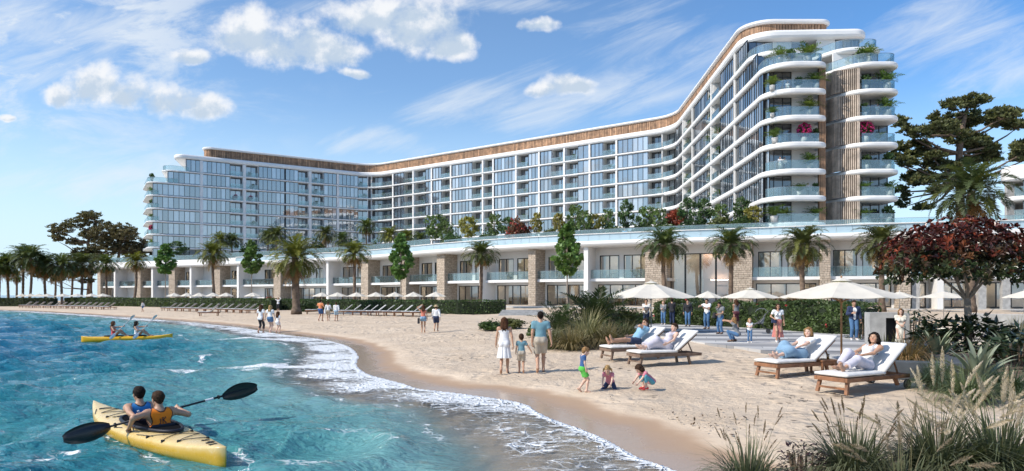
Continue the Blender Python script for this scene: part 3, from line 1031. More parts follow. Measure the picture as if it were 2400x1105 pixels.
 for px in piers:
  u = HP.u_px(px)
  w = 0.34 if px < 900 else 0.22
  mb = MB()
  for j in range(1, 9):
   z1 = (LV[j - 1] - PLATE) if j > 1 else LV[0]
   qbox(mb, HP, u - w, u + w, -1.5, -0.14, LV[j] + PLATE, z1)
  qbox(mb, HP, u - w, u + w, -1.5, -0.14, DECKZ - 0.6, LV[8] - PLATE)
  bd(mb, 'pier', MT['white_render'])
 # setback walls at the left end
 mb = MB()
 for j, pxe in ((1, 437), (2, 394)):
  u = HP.u_px(pxe)
  p = HP.at(u, -0.5); q = p + Vector((-4.6, 12.0))
  z1 = (LV[j - 1] - PLATE) if j > 1 else LV[0]
  mb.bar((p.x, p.y, (LV[j] + z1) / 2 + 0.1), (q.x, q.y, (LV[j] + z1) / 2 + 0.1), 0.3, z1 - LV[j] - 0.4)
 for j in range(3, 9):
  p = HP.at(HP.u_px(356), -0.5); q = p + Vector((-4.6, 10.5))
  mb.bar((p.x, p.y, (LV[j] + LV[j - 1]) / 2), (q.x, q.y, (LV[j] + LV[j - 1]) / 2), 0.3, LV[j - 1] - LV[j] - 2 * PLATE)
 bd(mb, 'end_wall', MT['white_render'])
 # curved terrace rails on the left end
 for j in range(1, 9):
  f = Path([(-91.8, 182), (-85.0, 165.0), (-78, 169.5)], [0, 2.5, 0]) if j == 1 else Path([(-95.2, 176.0), (-87.4, 163.4), (-80, 168.2)], [0, 2.5, 0])
  mb = MB(); rail(mb, f, 1.0, f.L - (6.2 if j > 2 else 2.0), -0.3, LV[j] + PLATE, LV[j] + PLATE + 1.1)
  bd(mb, 'balcony_rail', [MT['rail_glass'], MT['rail_metal']])
 # glazed ground storey under the lowest plate
 mb = MB()
 for a, b in ((356, 560), (560, 861), (869, 1300), (1300, 1548), (1580, 1798)):
  glazing(mb, HP, HP.u_px(a), HP.u_px(b), -1.2, DECKZ - 0.5, LV[8] - PLATE, 2.4, r)
 bd(mb, 'ground_glazing', [MT['dark_frame'], MT['facade_glass']])
 # ---- the end of the right wing: two bays of deep balconies
 e1 = HP.u_px(1800)
 for j in range(1, 10):
  z1 = (LV[j - 1] - PLATE) if j > 1 else LV[0]
  z0 = LV[j] + PLATE if j < 9 else DECKZ
  yb = {1: 90.4, 2: 86.0}.get(j, 82.6)
  xl = {1: 31.3, 2: 30.8}.get(j, 30.6)
  # left bay: dark window, white wall, timber screen
  P1 = Path([(xl, yb), (xl + 3.2, yb), (37.0, yb)], [0, 0, 0])
  mb = MB(); glazing(mb, P1, 0, 3.2, 0, z0, z1, 1.05, r, curtain=0.25)
  bd(mb, 'window', [MT['dark_frame'], MT['door_glass']])
  mb = MB(); qbox(mb, P1, 3.2, P1.L, -0.3, 0.0, z0, z1)
  bd(mb, 'balcony_wall', MT['white_render'])
  if j >= 3:
   # return glazing along the west face up to the corner
   PW = Path([(30.42, 80 + 4.2), (30.42, 82.6)], [0, 0]); mb = MB(); glazing(mb, PW, 0, PW.L, 0, z0, z1, 0.9, r)
   bd(mb, 'window', [MT['dark_frame'], MT['facade_glass']])
   mb = MB()
   for k in range(7):
    v = 0.75 + 0.5 * r.random(); mb.col = (v, v, v)
    mb.box((36.35 + 0.115 * k, 80.75, (z0 + z1) / 2), (0.075, 0.16, z1 - z0))
   mb.col = (1, 1, 1); mb.m = 1; mb.box((36.7, 80.98, (z0 + z1) / 2), (0.84, 0.1, z1 - z0 - 0.004)); mb.m = 0
   bd(mb, 'timber_screen', [MT['timber_slat'], MT['timber_back']])
  elif j <= 2:
   PW = Path([(xl, yb + 3.5), (xl, yb)], [0, 0]); mb = MB(); glazing(mb, PW, 0, PW.L, 0, z0, z1, 0.9, r, curtain=0.1)
   bd(mb, 'window', [MT['dark_frame'], MT['door_glass']])
  # right bay
  yb2 = {1: 89.6, 2: 85.0}.get(j, 82.8)
  P2 = Path([(40.0, yb2), (42.6, yb2), (45.5, yb2), (45.5, yb2 + 8)], [0, 0, 0, 0])
  mb = MB(); qbox(mb, P2, 0, 2.4, -0.3, 0.0, z0, z1); bd(mb, 'balcony_wall', MT['white_render'])
  mb = MB(); glazing(mb, P2, 2.4, 5.5, 0, z0, z1, 1.0, r, curtain=0.25); bd(mb, 'window', [MT['dark_frame'], MT['door_glass']])
  mb = MB(); glazing(mb, P2, 5.6, P2.L, 0, z0, z1, 1.6, r); bd(mb, 'window', [MT['dark_frame'], MT['door_glass']])
  if j >= 3 or j == 9:
   PT = Path([(38.5, 84.6), (38.9, 82.2), (40.9, 80.75), (41.1, 80.72)], [0, 1.2, 2.0, 0])
   mb = MB(); uu = PT.us(0, PT.L, 0.22)
   for i in range(len(uu) - 1):
    v = 0.75 + 0.5 * r.random(); mb.col = (v, v, v)
    qbox(mb, PT, uu[i], uu[i] + 0.10, -0.06, 0.10, z0, z1)
   mb.col = (1, 1, 1); mb.m = 1
   sweep(mb, PT, [(-0.12, z0 + 0.002), (-0.12, z1 - 0.002)], closed=False); mb.m = 0
   bd(mb, 'timber_screen', [MT['timber_light'], MT['timber_back']])
  mb = MB(); mb.box((37.63, 87.0 if j > 1 else 91.2, (z0 + z1) / 2), (1.1, 0.3, z1 - z0 + 2 * PLATE + 0.02) if j > 1 else (1.1, 0.3, z1 - z0)); bd(mb, 'recess_wall', MT['grey_wall'])
 # balustrades of the end balconies and of the setback terraces
 for j in range(1, 9):
  z0 = LV[j] + PLATE
  if j == 1:
   f = Path([(31.05, 101), (30.25, 85), (37.6, 85), (37.6, 90)], [0, 4.0, 1.5, 0]); ua, ub = 5, f.L - 0.2
  elif j == 2:
   f = Path([(30.75, 95), (30, 80), (37.3, 80), (37.3, 86)], [0, 3.6, 1.5, 0]); ua, ub = 4, f.L - 0.2
  else:
   f = Path([(30.3, 86), (30, 80), (36.2, 80)], [0, 3.6, 0]); ua, ub = 3.6, f.L
  mb = MB(); rail(mb, f, ua, ub, -0.42, z0, z0 + 1.12); bd(mb, 'balcony_rail', [MT['rail_glass'], MT['rail_metal']])
  y0 = 84.0 if j == 1 else 80.0
  if j <= 2:
   f = Path([(37.95, y0 + 8), (37.95, y0 + 5.2), (40.6, y0), (45.9, y0), (46.0, y0 + 6)], [0, 1.5, 3.2, 1.6, 0]); ua, ub = 0.3, f.L - 0.2
  else:
   f = Path([(41.0, y0), (45.9, y0), (46.0, y0 + 3)], [0, 1.6, 0]); ua, ub = 0.2, f.L - 0.2
  mb = MB(); rail(mb, f, ua, ub, -0.42, z0, z0 + 1.12); bd(mb, 'balcony_rail', [MT['rail_glass'], MT['rail_metal']])
 # upper walls behind the setbacks, lift core and floor below
 mb = MB(); mb.prism([(33.4, 91.6), (46.2, 91.6), (46.2, 103), (37, 136), (35.6, 136)], LV[1] + PLATE + 0.01, LV[0] - 0.01)
 bd(mb, 'core_wall', MT['grey_wall'])
 # downlights under the plates
 mb = MB()
 for j in range(1, 8):
  for x in (33.2, 42.4):
   mb.lathe([(0.001, LV[j] - PLATE - 0.012), (0.11, LV[j] - PLATE - 0.012), (0.11, LV[j] - PLATE - 0.002)], (x, 81.2, 0), 8)
 bd(mb, 'downlights', MT['rail_metal'])
hotel()
# ------------------------------------------------------------------ the two-storey pavilion along the beach
PF = Path.__new__(Path)
PF.set([Vector((p[0], p[1])) for p in catmull([(-97.5, 162), (-94.5, 157), (-80, 149), (-66, 141.5), (-48, 130.5), (-25, 114.5), (-9.7, 98), (2.6, 87.5), (16.3, 80), (26, 76), (33, 73), (42, 70), (52, 67.5), (64, 65), (80, 62)], 6)])
BASEZ = 0.95
F1 = 4.30
ROOF0, ROOF1 = 8.15, 8.80
def stone_uv(o):
 me = o.data
 uv = me.uv_layers.new(name='UVMap')
 for p in me.polygons:
  n = p.normal
  for li in p.loop_indices:
   v = me.vertices[me.loops[li].vertex_index].co
   if abs(n.z) > 0.7: uv.data[li].uv = (v.x, v.y)
   else: uv.data[li].uv = (v.x * -n.y + v.y * n.x, v.z)
def pavilion():
 r = random.Random(21)
 root = empty('beach_pavilion', (0, 95, BASEZ))
 tag(root, 'low curved two storey white pavilion with stone piers and glass balconies below the hotel', 'building')
 inv = Vector((0, -95, -BASEZ))
 def bd(mb, name, mats, parent=root, **k):
  o = mb.build(name, mats, parent, **k)
  if parent is root: o.location = inv
  return o
 BW = -2.3         # line of the back wall
 u0, u1 = PF.u_px(224), PF.L
 stones = [(243, 37), (325, 32), (405, 29), (511, 32), (652, 36), (857, 31), (948, 22), (1036, 29), (1249, 27), (1538, 62), (1738, 62), (1934, 30), (2120, 28)]
 fins = [274, 362, 452, 563, 773, 1133, 1377, 2200]
 # roof plate, upstand of frosted glass, set-back rail
 mb = MB(); sweep(mb, PF, [(1.0, ROOF0 + 0.12), (1.12, ROOF0 + 0.3), (1.12, ROOF1 - 0.1), (1.0, ROOF1), (-22, ROOF1), (-22, ROOF0), (0.7, ROOF0)], u0=0.5, step=3)
 bd(mb, 'roof_slab', MT['slab_white'])
 mb = MB(); us = PF.us(PF.u_px(560), u1, 2.4)
 for i in range(len(us) - 1):
  qbox(mb, PF, us[i] + 0.015, us[i + 1] - 0.015, 0.62, 0.66, ROOF1, 9.62)
 bd(mb, 'frosted_band', MT['frosted_band'])
 mb = MB(); sweep(mb, PF, [(0.45, ROOF1 + 0.002), (0.45, 9.72), (0.80, 9.72), (0.80, 9.63), (0.56, 9.63), (0.56, ROOF1 + 0.002)], u0=PF.u_px(560), step=3)
 bd(mb, 'parapet', MT['slab_white'])
 mb = MB(); sweep(mb, PF, [(0.45, ROOF1 + 0.002), (0.45, 9.6), (0.75, 9.6), (0.75, ROOF1 + 0.002)], u0=0.6, u1=PF.u_px(560) - 0.02, step=3)
 bd(mb, 'parapet', MT['slab_white'])
 mb = MB(); rail(mb, PF, 0.8, PF.u_px(1000), -0.6, 9.6, 10.7, 2.2); bd(mb, 'deck_rail', [MT['rail_glass'], MT['rail_metal']])
 mb = MB(); rail(mb, PF, PF.u_px(1000), u1 - 0.5, -3.2, 9.6, 10.6, 2.2); bd(mb, 'deck_rail', [MT['rail_glass'], MT['rail_metal']])
 # deck between the pavilion and the hotel
 mb = MB(); us = PF.us(0.6, u1, 4)
 fr = [PF.at(u, 0.44) for u in us]
 poly = [(p.x, p.y) for p in fr] + [(90, 102), (52.5, 151), (-38, 216), (-97, 187)]
 mb.prism(poly, 9.3, 9.58)
 bd(mb, 'roof_deck', MT['deck_paving'])
 # first-floor plate
 mb = MB(); sweep(mb, PF, [(-0.25, F1 - 0.34), (-0.25, F1), (-8, F1), (-8, F1 - 0.34)], u0=u0, u1=PF.u_px(1566), step=3); bd(mb, 'floor_slab', MT['slab_white'])
 mb = MB(); sweep(mb, PF, [(-0.25, F1 - 0.34), (-0.25, F1), (-8, F1), (-8, F1 - 0.34)], u0=PF.u_px(1712), u1=u1, step=3); bd(mb, 'floor_slab', MT['slab_white'])
 # rooms behind the glass
 mb = MB(); sweep(mb, PF, [(-5.6, BASEZ - 0.3), (-5.6, ROOF0)], u0=u0, closed=False, step=3); bd(mb, 'room_wall', MT['warm_wall'])
 mb = MB(); sweep(mb, PF, [(BW + 0.1, BASEZ - 0.5), (BW + 0.1, BASEZ + 0.03), (-8, BASEZ + 0.03), (-8, BASEZ - 0.5)], u0=u0, step=3); bd(mb, 'room_floor', MT['room_floor'])
 # plinth terrace in front
 mb = MB(); sweep(mb, PF, [(5.0, BASEZ - 1.2), (5.0, BASEZ - 0.06), (BW + 0.08, BASEZ - 0.06), (BW + 0.08, BASEZ - 1.2)], u0=0.5, step=3); bd(mb, 'plinth', MT['deck_paving'])
 cuts = []
 for px, w in stones:
  ua, ub = PF.u_px(px - w / 2), PF.u_px(px + w / 2)
  um = (ua + ub) / 2
  hw = min((ub - ua) / 2, 1.6) * (0.62 if px < 1500 or px > 1800 else 0.8)
  if hw < 0.5: hw = 0.5
  mb = MB(); qbox(mb, PF, um - hw, um + hw, BW - 0.2, 0.25, BASEZ - 0.5, 8.98 if px > 900 else 8.6)
  o = bd(mb, 'stone_pier', MT['rubble_stone']); stone_uv(o)
  cuts.append((um - hw, um + hw, px))
 for px in fins:
  u = PF.u_px(px); w = 0.28
  mb = MB(); qbox(mb, PF, u - w, u + w, BW - 0.2, 0.55, BASEZ - 0.5, ROOF0 + 0.05 if px < 1000 else 8.7)
  bd(mb, 'party_wall', MT['white_render'])
  cuts.append((u - w, u + w, px))
 cuts.sort()
 # concrete posts at the right
 for px in (2148, 2305, 2362):
  u = PF.u_px(px)
  mb = MB(); qbox(mb, PF, u - 0.35, u + 0.35, -0.9, -0.25, BASEZ - 0.5, F1 - 0.34); bd(mb, 'concrete_post', MT['concrete'])
 edges = [(cuts[i][1], cuts[i + 1][0], cuts[i][2]) for i in range(len(cuts) - 1)] + [(cuts[-1][1], PF.u_px(2440), 2260)]
 wall = MB(); uppers = MB()
 for ua, ub, px in edges:
  L = ub - ua
  if L < 0.6: continue
  wall = MB()
  atrium = 1500 < px < 1700
  def opening(p, q, z0, z1, pw, mat):
   mb = MB(); glazing(mb, PF, p, q, BW, z0, z1, pw, r, fr=0.11, curtain=0.0); bd(mb, 'window', [MT['dark_frame'], mat])
  def solid(p, q, z0, z1):
   if q - p > 0.02:
    uu = PF.us(p, q, 4)
    for i in range(len(uu) - 1): qbox(wall, PF, uu[i], uu[i + 1], BW - 0.16, BW + 0.12, z0, z1)
  if atrium:
   k = 4; w = L / k
   solid(ua, ub, 7.2, ROOF0)
   for i in range(k): opening(ua + i * w, ua + (i + 1) * w, BASEZ, 7.2, 3.0, MT['clear_glass'])
   bd(wall, 'wall', MT['white_render'])
   continue
  # ground storey: one wide run of glazing
  g0, g1 = ua + 0.25, ub - 0.25
  if px < 620:
   g0 = ua + L * 0.42 if px in fins else ua + 0.3
   g1 = ub - 0.3 if px in fins else ub - L * 0.42
   if px not in fins: g0, g1 = ua + 0.3, ua + L * 0.62
  solid(ua, g0, BASEZ - 0.4, F1 - 0.34); solid(g1, ub, BASEZ - 0.4, F1 - 0.34); solid(g0, g1, 3.62, F1 - 0.34)
  opening(g0, g1, BASEZ + 0.03, 3.62, 1.5, MT['clear_glass'])
  # upper storey: two windows and white wall between
  ws = [(ua + 0.35, ub - 0.35)] if L < 4.2 or px < 620 else [(ua + L * 0.07, ua + L * 0.44), (ua + L * 0.52, ub - 0.12)]
  if px < 620: ws = [(g0, g1)]
  if L > 12: ws = [(ua + L * a, ua + L * b) for a, b in ((0.05, 0.2), (0.28, 0.43), (0.53, 0.68), (0.76, 0.93))]
  z1w = 7.22
  solid(ua, ub, z1w, ROOF0)
  c = ua
  for p, q in ws:
   solid(c, p, F1, z1w); opening(p, q, F1 + 0.02, z1w, 1.25, MT['clear_glass']); c = q
  solid(c, ub, F1, z1w)
  bd(wall, 'wall', MT['white_render'])
  # curtains inside, and a party wall between rooms
  mb = MB()
  for p, q in ws:
   for t0, t1 in ((0.04, 0.2 + 0.15 * r.random()), (0.86, 0.97)):
    if r.random() < 0.75:
     uu = [p + (q - p) * (t0 + (t1 - t0) * i / 10) for i in range(11)]
     for i in range(10):
      a = PF.at(uu[i], BW - 0.35 + 0.05 * (i % 2)); b = PF.at(uu[i + 1], BW - 0.35 + 0.05 * ((i + 1) % 2))
      mb.add([(a.x, a.y, F1), (b.x, b.y, F1), (b.x, b.y, z1w), (a.x, a.y, z1w)], [(0, 1, 2, 3)])
  if mb.v: bd(mb, 'curtain', MT['curtain'])
  mb = MB()
  us2 = [ua + L * t for t in ((0.48,) if L < 12 else (0.24, 0.48, 0.72))]
  for u in us2:
   qbox(mb, PF, u - 0.1, u + 0.1, -5.5, BW - 0.4, BASEZ, F1 - 0.35); qbox(mb, PF, u - 0.1, u + 0.1, -5.5, BW - 0.4, F1, ROOF0)
  bd(mb, 'room_partition', MT['warm_wall'])
  # balcony
  e0, e1 = (ua + 0.02, ub - 0.02)
  mb = MB(); rail(mb, PF, e0, e1, -0.42, F1, F1 + 1.08, 1.8); bd(mb, 'balcony_rail', [MT['rail_glass'], MT['rail_metal']])
  # glowing strips added under the ceilings to brighten the dim rooms
  mb = MB()
  for u in (ua + L * 0.3, ua + L * 0.7):
   for zc in (F1 - 0.36, ROOF0 - 0.75): qbox(mb, PF, u - 0.7, u + 0.7, BW - 2.2, BW - 1.9, zc - 0.05, zc - 0.02)
  bd(mb, 'added_ceiling_light', MT['added_glow'])
  # table and chair silhouettes indoors
  mb = MB()
  for q in range(2 if L < 12 else 5):
   u = ua + L * (0.2 + 0.6 * r.random()); n = BW - 1.3 - 2 * r.random()
   p = PF.at(u, n)
   for zb in (BASEZ + 0.03, F1):
    mb.box((p.x, p.y, zb + 0.74), (1.3, 0.8, 0.05))
    for dx in (-0.5, 0.5): mb.box((p.x + dx, p.y, zb + 0.36), (0.07, 0.6, 0.7))
    for dx in (-0.95, 0.95):
     mb.box((p.x + dx, p.y, zb + 0.45), (0.45, 0.45, 0.08)); mb.box((p.x + dx * 1.2, p.y, zb + 0.7), (0.06, 0.45, 0.5)); mb.box((p.x + dx, p.y, zb + 0.2), (0.36, 0.36, 0.4))
  bd(mb, 'room_furniture', MT['timber_slat'])
 # walls closing the left end
 mb = MB(); qbox(mb, PF, u0 - 0.1, u0 + 0.3, -14, BW, BASEZ - 0.5, ROOF0); bd(mb, 'end_wall', MT['white_render'])
 # the entrance: warm inner wall of the tall hall
 mb = MB(); ua, ub = PF.u_px(1640), PF.u_px(1706)
 qbox(mb, PF, ua, ub, -4.0, -3.7, 4.2, 7.3); qbox(mb, PF, ua, ub, -4.6, -4.3, BASEZ, 4.2); bd(mb, 'hall_panel', MT['peach_wall'])
 mb = MB(); qbox(mb, PF, PF.u_px(1672), PF.u_px(1700), -3.6, -3.3, 3.3, 3.5); bd(mb, 'hall_shelf', MT['timber_slat'])
 mb = MB(); qbox(mb, PF, PF.u_px(1580), PF.u_px(1700), -3.2, -2.9, 7.55, 7.6); qbox(mb, PF, PF.u_px(1660), PF.u_px(1702), -3.4, -3.2, 4.05, 4.1); bd(mb, 'added_ceiling_light', MT['added_glow'])  # glowing strips added to brighten the tall hall
pmat('curtain', (0.62, 0.60, 0.56), 0.9)
pmat('peach_wall', (0.60, 0.42, 0.34), 0.8)
pmat('added_glow', (1, 0.85, 0.65), 0.5)  # glow of the strips added to brighten the pavilion inside
_b = MT['added_glow'].node_tree.nodes['Principled BSDF']
_b.inputs['Emission Color'].default_value = (1.0, 0.84, 0.66, 1)
_b.inputs['Emission Strength'].default_value = 13.0
pavilion()
def side_building():
 """the block cut by the right edge of the frame"""
 r = random.Random(5)
 root = empty('neighbouring_hotel_block', (60, 66, BASEZ))
 tag(root, 'white glazed block cut off by the right edge of the photo behind the pine', 'building')
 inv = Vector((-60, -66, -BASEZ))
 def bd(mb, name, mats):
  o = mb.build(name, mats, root); o.location = inv; return o
 P = Path([(77, 103), (54.9, 77), (84, 52), (100, 70)], [0, 2.0, 2, 0])
 back = [(100, 103)]
 zs = [5.0, 7.6, 10.2, 12.8, 15.1]
 for i, z in enumerate(zs):
  mb = MB(); slab(mb, P, back, z, z + (0.55 if i < 4 else 1.7), 0.25); bd(mb, 'floor_slab' if i < 4 else 'roof_fascia', MT['slab_white'])
 uc = P.u_px(2350)
 for i in range(len(zs)):
  z0 = zs[i - 1] + 0.55 if i else BASEZ
  mb = MB(); glazing(mb, P, uc - 12, uc - 0.4, -0.6, z0, zs[i], 1.5, r); bd(mb, 'window', [MT['dark_frame'], MT['facade_glass']])
  mb = MB(); glazing(mb, P, uc + 2.2, uc + 28, -0.6, z0, zs[i], 1.4, r); bd(mb, 'window', [MT['dark_frame'], MT['facade_glass']])
  if i:
   mb = MB(); rail(mb, P, uc + 1.4, uc + 9, -0.2, z0, z0 + 1.05); bd(mb, 'balcony_rail', [MT['rail_glass'], MT['rail_metal']])
 mb = MB(); qbox(mb, P, uc - 0.3, uc + 2.2, -1.2, -0.3, BASEZ, 5.0)
 for i in range(1, len(zs)): qbox(mb, P, uc - 0.3, uc + 0.3, -1.2, -0.3, zs[i - 1] + 0.55, zs[i])
 bd(mb, 'wall', MT['concrete'])
side_building()
# ------------------------------------------------------------------ foliage
pmat('leaf', (1.6, 1.6, 1.5), 0.5, vcol=True, trans=0.30, obrand=0.04, spec=0.4)
pmat('leaf_gloss', (1, 1, 1), 0.30, vcol=True, trans=0.14, spec=0.5)
pmat('bark', (0.17, 0.12, 0.085), 0.9, var=0.45, scale=3.0, bump=0.6, bscale=14, dist=0.04)
pmat('pale_bark', (0.30, 0.25, 0.20), 0.9, var=0.3, scale=4.0, bump=0.4, bscale=20)
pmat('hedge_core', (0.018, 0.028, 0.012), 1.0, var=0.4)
pmat('plume', (1, 1, 1), 0.8, vcol=True, trans=0.4)
class Leaves:
 """numpy collector of small leaf faces (kites) with per-leaf colour"""
 def __init__(s): s.v = []; s.c = []; s.n = 0
 def kites(s, base, tip, side, w, col, mid=0.45, fold=0.0, up=None):
  """base, tip, side: Nx3 (side is a unit vector), w: N half widths, col: Nx3"""
  base = np.asarray(base); tip = np.asarray(tip); side = np.asarray(side)
  w = np.broadcast_to(np.asarray(w, float), (len(base),))[:, None]
  m = base * (1 - mid) + tip * mid
  if fold and up is not None: m = m + up * (w * fold)
  q = np.stack([base, m + side * w, tip, m - side * w], 1)
  s.v.append(q.reshape(-1, 3)); s.c.append(np.repeat(np.broadcast_to(col, (len(base), 3)), 4, 0)); s.n += len(base)
 def mesh(s, name, mats):
  v = np.concatenate(s.v); c = np.concatenate(s.c)
  q = np.arange(len(v)).reshape(-1, 4)
  return np_mesh(name, v, quads=q, mats=mats, cols=c)
def unit(a):
 return a / (np.linalg.norm(a, axis=-1, keepdims=True) + 1e-9)
def rvec(rng, n):
 return unit(rng.normal(size=(n, 3)))
def scatter_leaves(L, rng, pos, size, col, up_bias=0.3, width=0.35, jitter=0.25, out=None):
 n = len(pos)
 d = rvec(rng, n)
 if out is not None: d = unit(d + out * 0.9)
 d[:, 2] += up_bias; d = unit(d)
 sd = unit(np.cross(d, rvec(rng, n)))
 sz = size * (0.65 + 0.7 * rng.rand(n))
 c = np.asarray(col) * (1 + jitter * (rng.rand(n, 1) - 0.5) * 2)
 L.kites(pos - d * sz[:, None] * 0.5, pos + d * sz[:, None] * 0.5, sd, sz * width, c)
def clump_points(rng, n, centers, radii, flat=0.7, shell=0.55):
 k = rng.randint(0, len(centers), n)
 d = rvec(rng, n)
 r = (shell + (1 - shell) * rng.rand(n)) ** 0.7
 p = np.asarray(centers)[k] + d * (np.asarray(radii)[k] * r)[:, None] * np.array([1, 1, flat])
 return p, k, d
def frond(L, rng, base, az, el, ln, droop, nl, leaf, col, hang=0.0, wid=0.035):
 """feather leaf: arched midrib with leaflets on both sides"""
 t = np.linspace(0, 1, nl)
 ang = el - droop * t ** 1.4
 st = ln / (nl - 1)
 x = np.concatenate([[0], np.cumsum(np.cos(ang[:-1]) * st)]); z = np.concatenate([[0], np.cumsum(np.sin(ang[:-1]) * st)])
 ca, sa = math.cos(az), math.sin(az)
 side = np.array([-sa, ca, 0.0])
 P = np.stack([base[0] + x * ca, base[1] + x * sa, base[2] + z], 1)
 T = np.stack([np.cos(ang) * ca, np.cos(ang) * sa, np.sin(ang)], 1)
 N = np.cross(T, side)
 N = -N * np.sign(N[:, 2:3] + 1e-6) * -1
 prof = np.clip(np.sin(np.pi * np.clip(t * 0.93 + 0.10, 0, 1)) ** 0.55, 0.12, 1)
 s0 = int(nl * 0.14)
 for sg in (-1, 1):
  d = unit(T * 0.62 + side * sg * 0.85 + N * 0.32 + np.array([0, 0, -hang]) + rng.normal(size=(nl, 3)) * 0.10)
  ll = leaf * prof * (0.85 + 0.3 * rng.rand(nl))
  b = P[s0:]; e = (P + d * ll[:, None])[s0:]
  c = np.asarray(col) * (0.75 + 0.5 * rng.rand(len(b), 1))
  L.kites(b, e, unit(np.cross(d, N) + T * 0.3)[s0:], wid * (ln / 3.0), c, mid=0.4)
 L.kites(P[:-1], P[1:], np.repeat(side[None], nl - 1, 0), 0.03 * ln / 3, np.asarray(col) * 1.3, mid=0.5)
PALM_VAR = []
def palm_variants():
 for k in range(4):
  rng = np.random.RandomState(100 + k)
  g = Leaves(); dd = Leaves()
  green = [np.array([0.060, 0.078, 0.024]), np.array([0.095, 0.105, 0.026]), np.array([0.062, 0.074, 0.030]), np.array([0.050, 0.070, 0.030])][k]
  n = 66
  for i in range(n):
   f = i / n
   az = i * 2.39996 + rng.rand() * 0.3
   el = R(80) - R(95) * f ** 0.85 + rng.normal() * 0.07
   ln = 3.0 * (0.78 + 0.3 * math.sin(math.pi * min(1, f * 0.9 + 0.12))) * (0.9 + 0.2 * rng.rand())
   col = green * (1.25 - 0.5 * f) + np.array([0.035, 0.03, 0.0]) * (rng.rand() < 0.2)
   frond(g, rng, (0.16 * math.cos(az), 0.16 * math.sin(az), 0.1 - 0.5 * f), az, el, ln, R(78) + rng.rand() * 0.35, 34, 0.62, col, 0.16, wid=0.056)
  for i in range(34):
   az = i * 2.39996 + rng.rand()
   frond(dd, rng, (0.2 * math.cos(az), 0.2 * math.sin(az), -0.55 - 0.5 * rng.rand()), az, R(-25) - rng.rand() * 0.55, 1.9 * (0.7 + 0.5 * rng.rand()), R(50), 18, 0.5, np.array([0.20, 0.12, 0.05]) * (0.6 + 0.6 * rng.rand()), 0.5)
  PALM_VAR.append((g.mesh('palm_crown', [MT['leaf']]), dd.mesh('palm_skirt', [MT['leaf']])))
palm_variants()
def trunk_mesh(h, r0, r1, seed, rings=True, mat='bark', lean=0.0):
 r = random.Random(seed)
 mb = MB(); mb.smooth = True
 n = max(6, int(h / (0.35 if rings else 0.8)))
 pts = []; rad = []
 bx, by = r.uniform(-1, 1) * lean, r.uniform(-1, 1) * lean
 for i in range(n + 1):
  t = i / n
  pts.append((bx * math.sin(t * 2.2) , by * math.sin(t * 2.6), h * t))
  q = r0 + (r1 - r0) * t + (r0 * 0.5 * max(0, 1 - t * 8))
  if rings: q *= 1.0 + (0.07 if i % 2 else -0.05)
  rad.append(q)
 mb.tube(pts, rad, 10)
 return mb, pts[-1]
def palm(name, label, base, crown_z, spread, var, group, cat='palm tree', trunk_r=0.20, skirt=True, yaw=None, cs=1.0):
 root = empty(name, base)
 tag(root, label, cat, group)
 h = crown_z - base[2]
 sc = spread / 2.75
 mb, top = trunk_mesh(h, trunk_r * 1.15, trunk_r, int(base[0] * 10), lean=0.45)
 mb.build('trunk', MT['bark'], root)
 yaw = rnd.uniform(0, 6.28) if yaw is None else yaw
 for nm, me in (('crown', PALM_VAR[var][0]), ('dead_fronds', PALM_VAR[var][1])):
  if nm == 'dead_fronds' and not skirt: continue
  o = link(nm, me, root); o.location = (top[0], top[1], h); o.scale = (sc, sc, sc * cs * (0.9 + 0.25 * ((base[0] * 3.7) % 1))); o.rotation_euler = (0, 0, yaw)
 return root
def px_palm(name, label, px, cy, halfw, Y, var, group, zb=None, **k):
 p = pxz(px, Y)
 if zb is not None: p.z = zb
 c = AT(px, cy, Y)
 return palm(name, label, p, c.z, halfw * Y / FPX, var, group, **k)
GP_FRONT = 'palms standing along the front of the pavilion'
for px, cy, hw, Y, v, lab in [
 (250, 618, 31, 140, 0, 'grey green date palm at the left end of the pavilion beside its outermost stone pier'),
 (313, 612, 29, 126, 1, 'yellowish green palm before the second stone pier from the pavilion\'s left end'),
 (505, 594, 40, 118, 1, 'palm with brown dead fronds standing between the two leftmost slender green trees'),
 (695, 603, 63, 66, 1, 'large lush palm with thick rough trunk standing in a gap of the hedge'),
 (830, 592, 42, 98, 1, 'palm with browning fronds behind small parasols, right of the large lush palm'),
 (1125, 594, 44, 80, 0, 'brownish palm beside a white party wall, behind the right end of the clipped hedge'),
 (1563, 572, 60, 68, 3, 'grey green palm in front of the stone wall left of the tall glazed hall'),
 (1712, 572, 57, 67, 3, 'grey green palm in front of the stone wall right of the tall glazed hall'),
 (1886, 572, 60, 61, 2, 'palm with orange brown hanging fronds between the tall glazed hall and the rightmost stone pier'),
 (2068, 568, 62, 58, 2, 'palm directly left of the red leaved tree in front of the pavilion')]:
 px_palm('palm_tree', lab, px, cy, hw, Y, v, GP_FRONT, trunk_r=0.34 if px == 695 else 0.2)
px_palm('palm_tree', 'tall dark palm rising above the red leaved tree in front of the pine', 2275, 447, 92, 56, 3, None, trunk_r=0.28, cs=1.15)
GROVE = 'palm grove at the far left end of the beach'
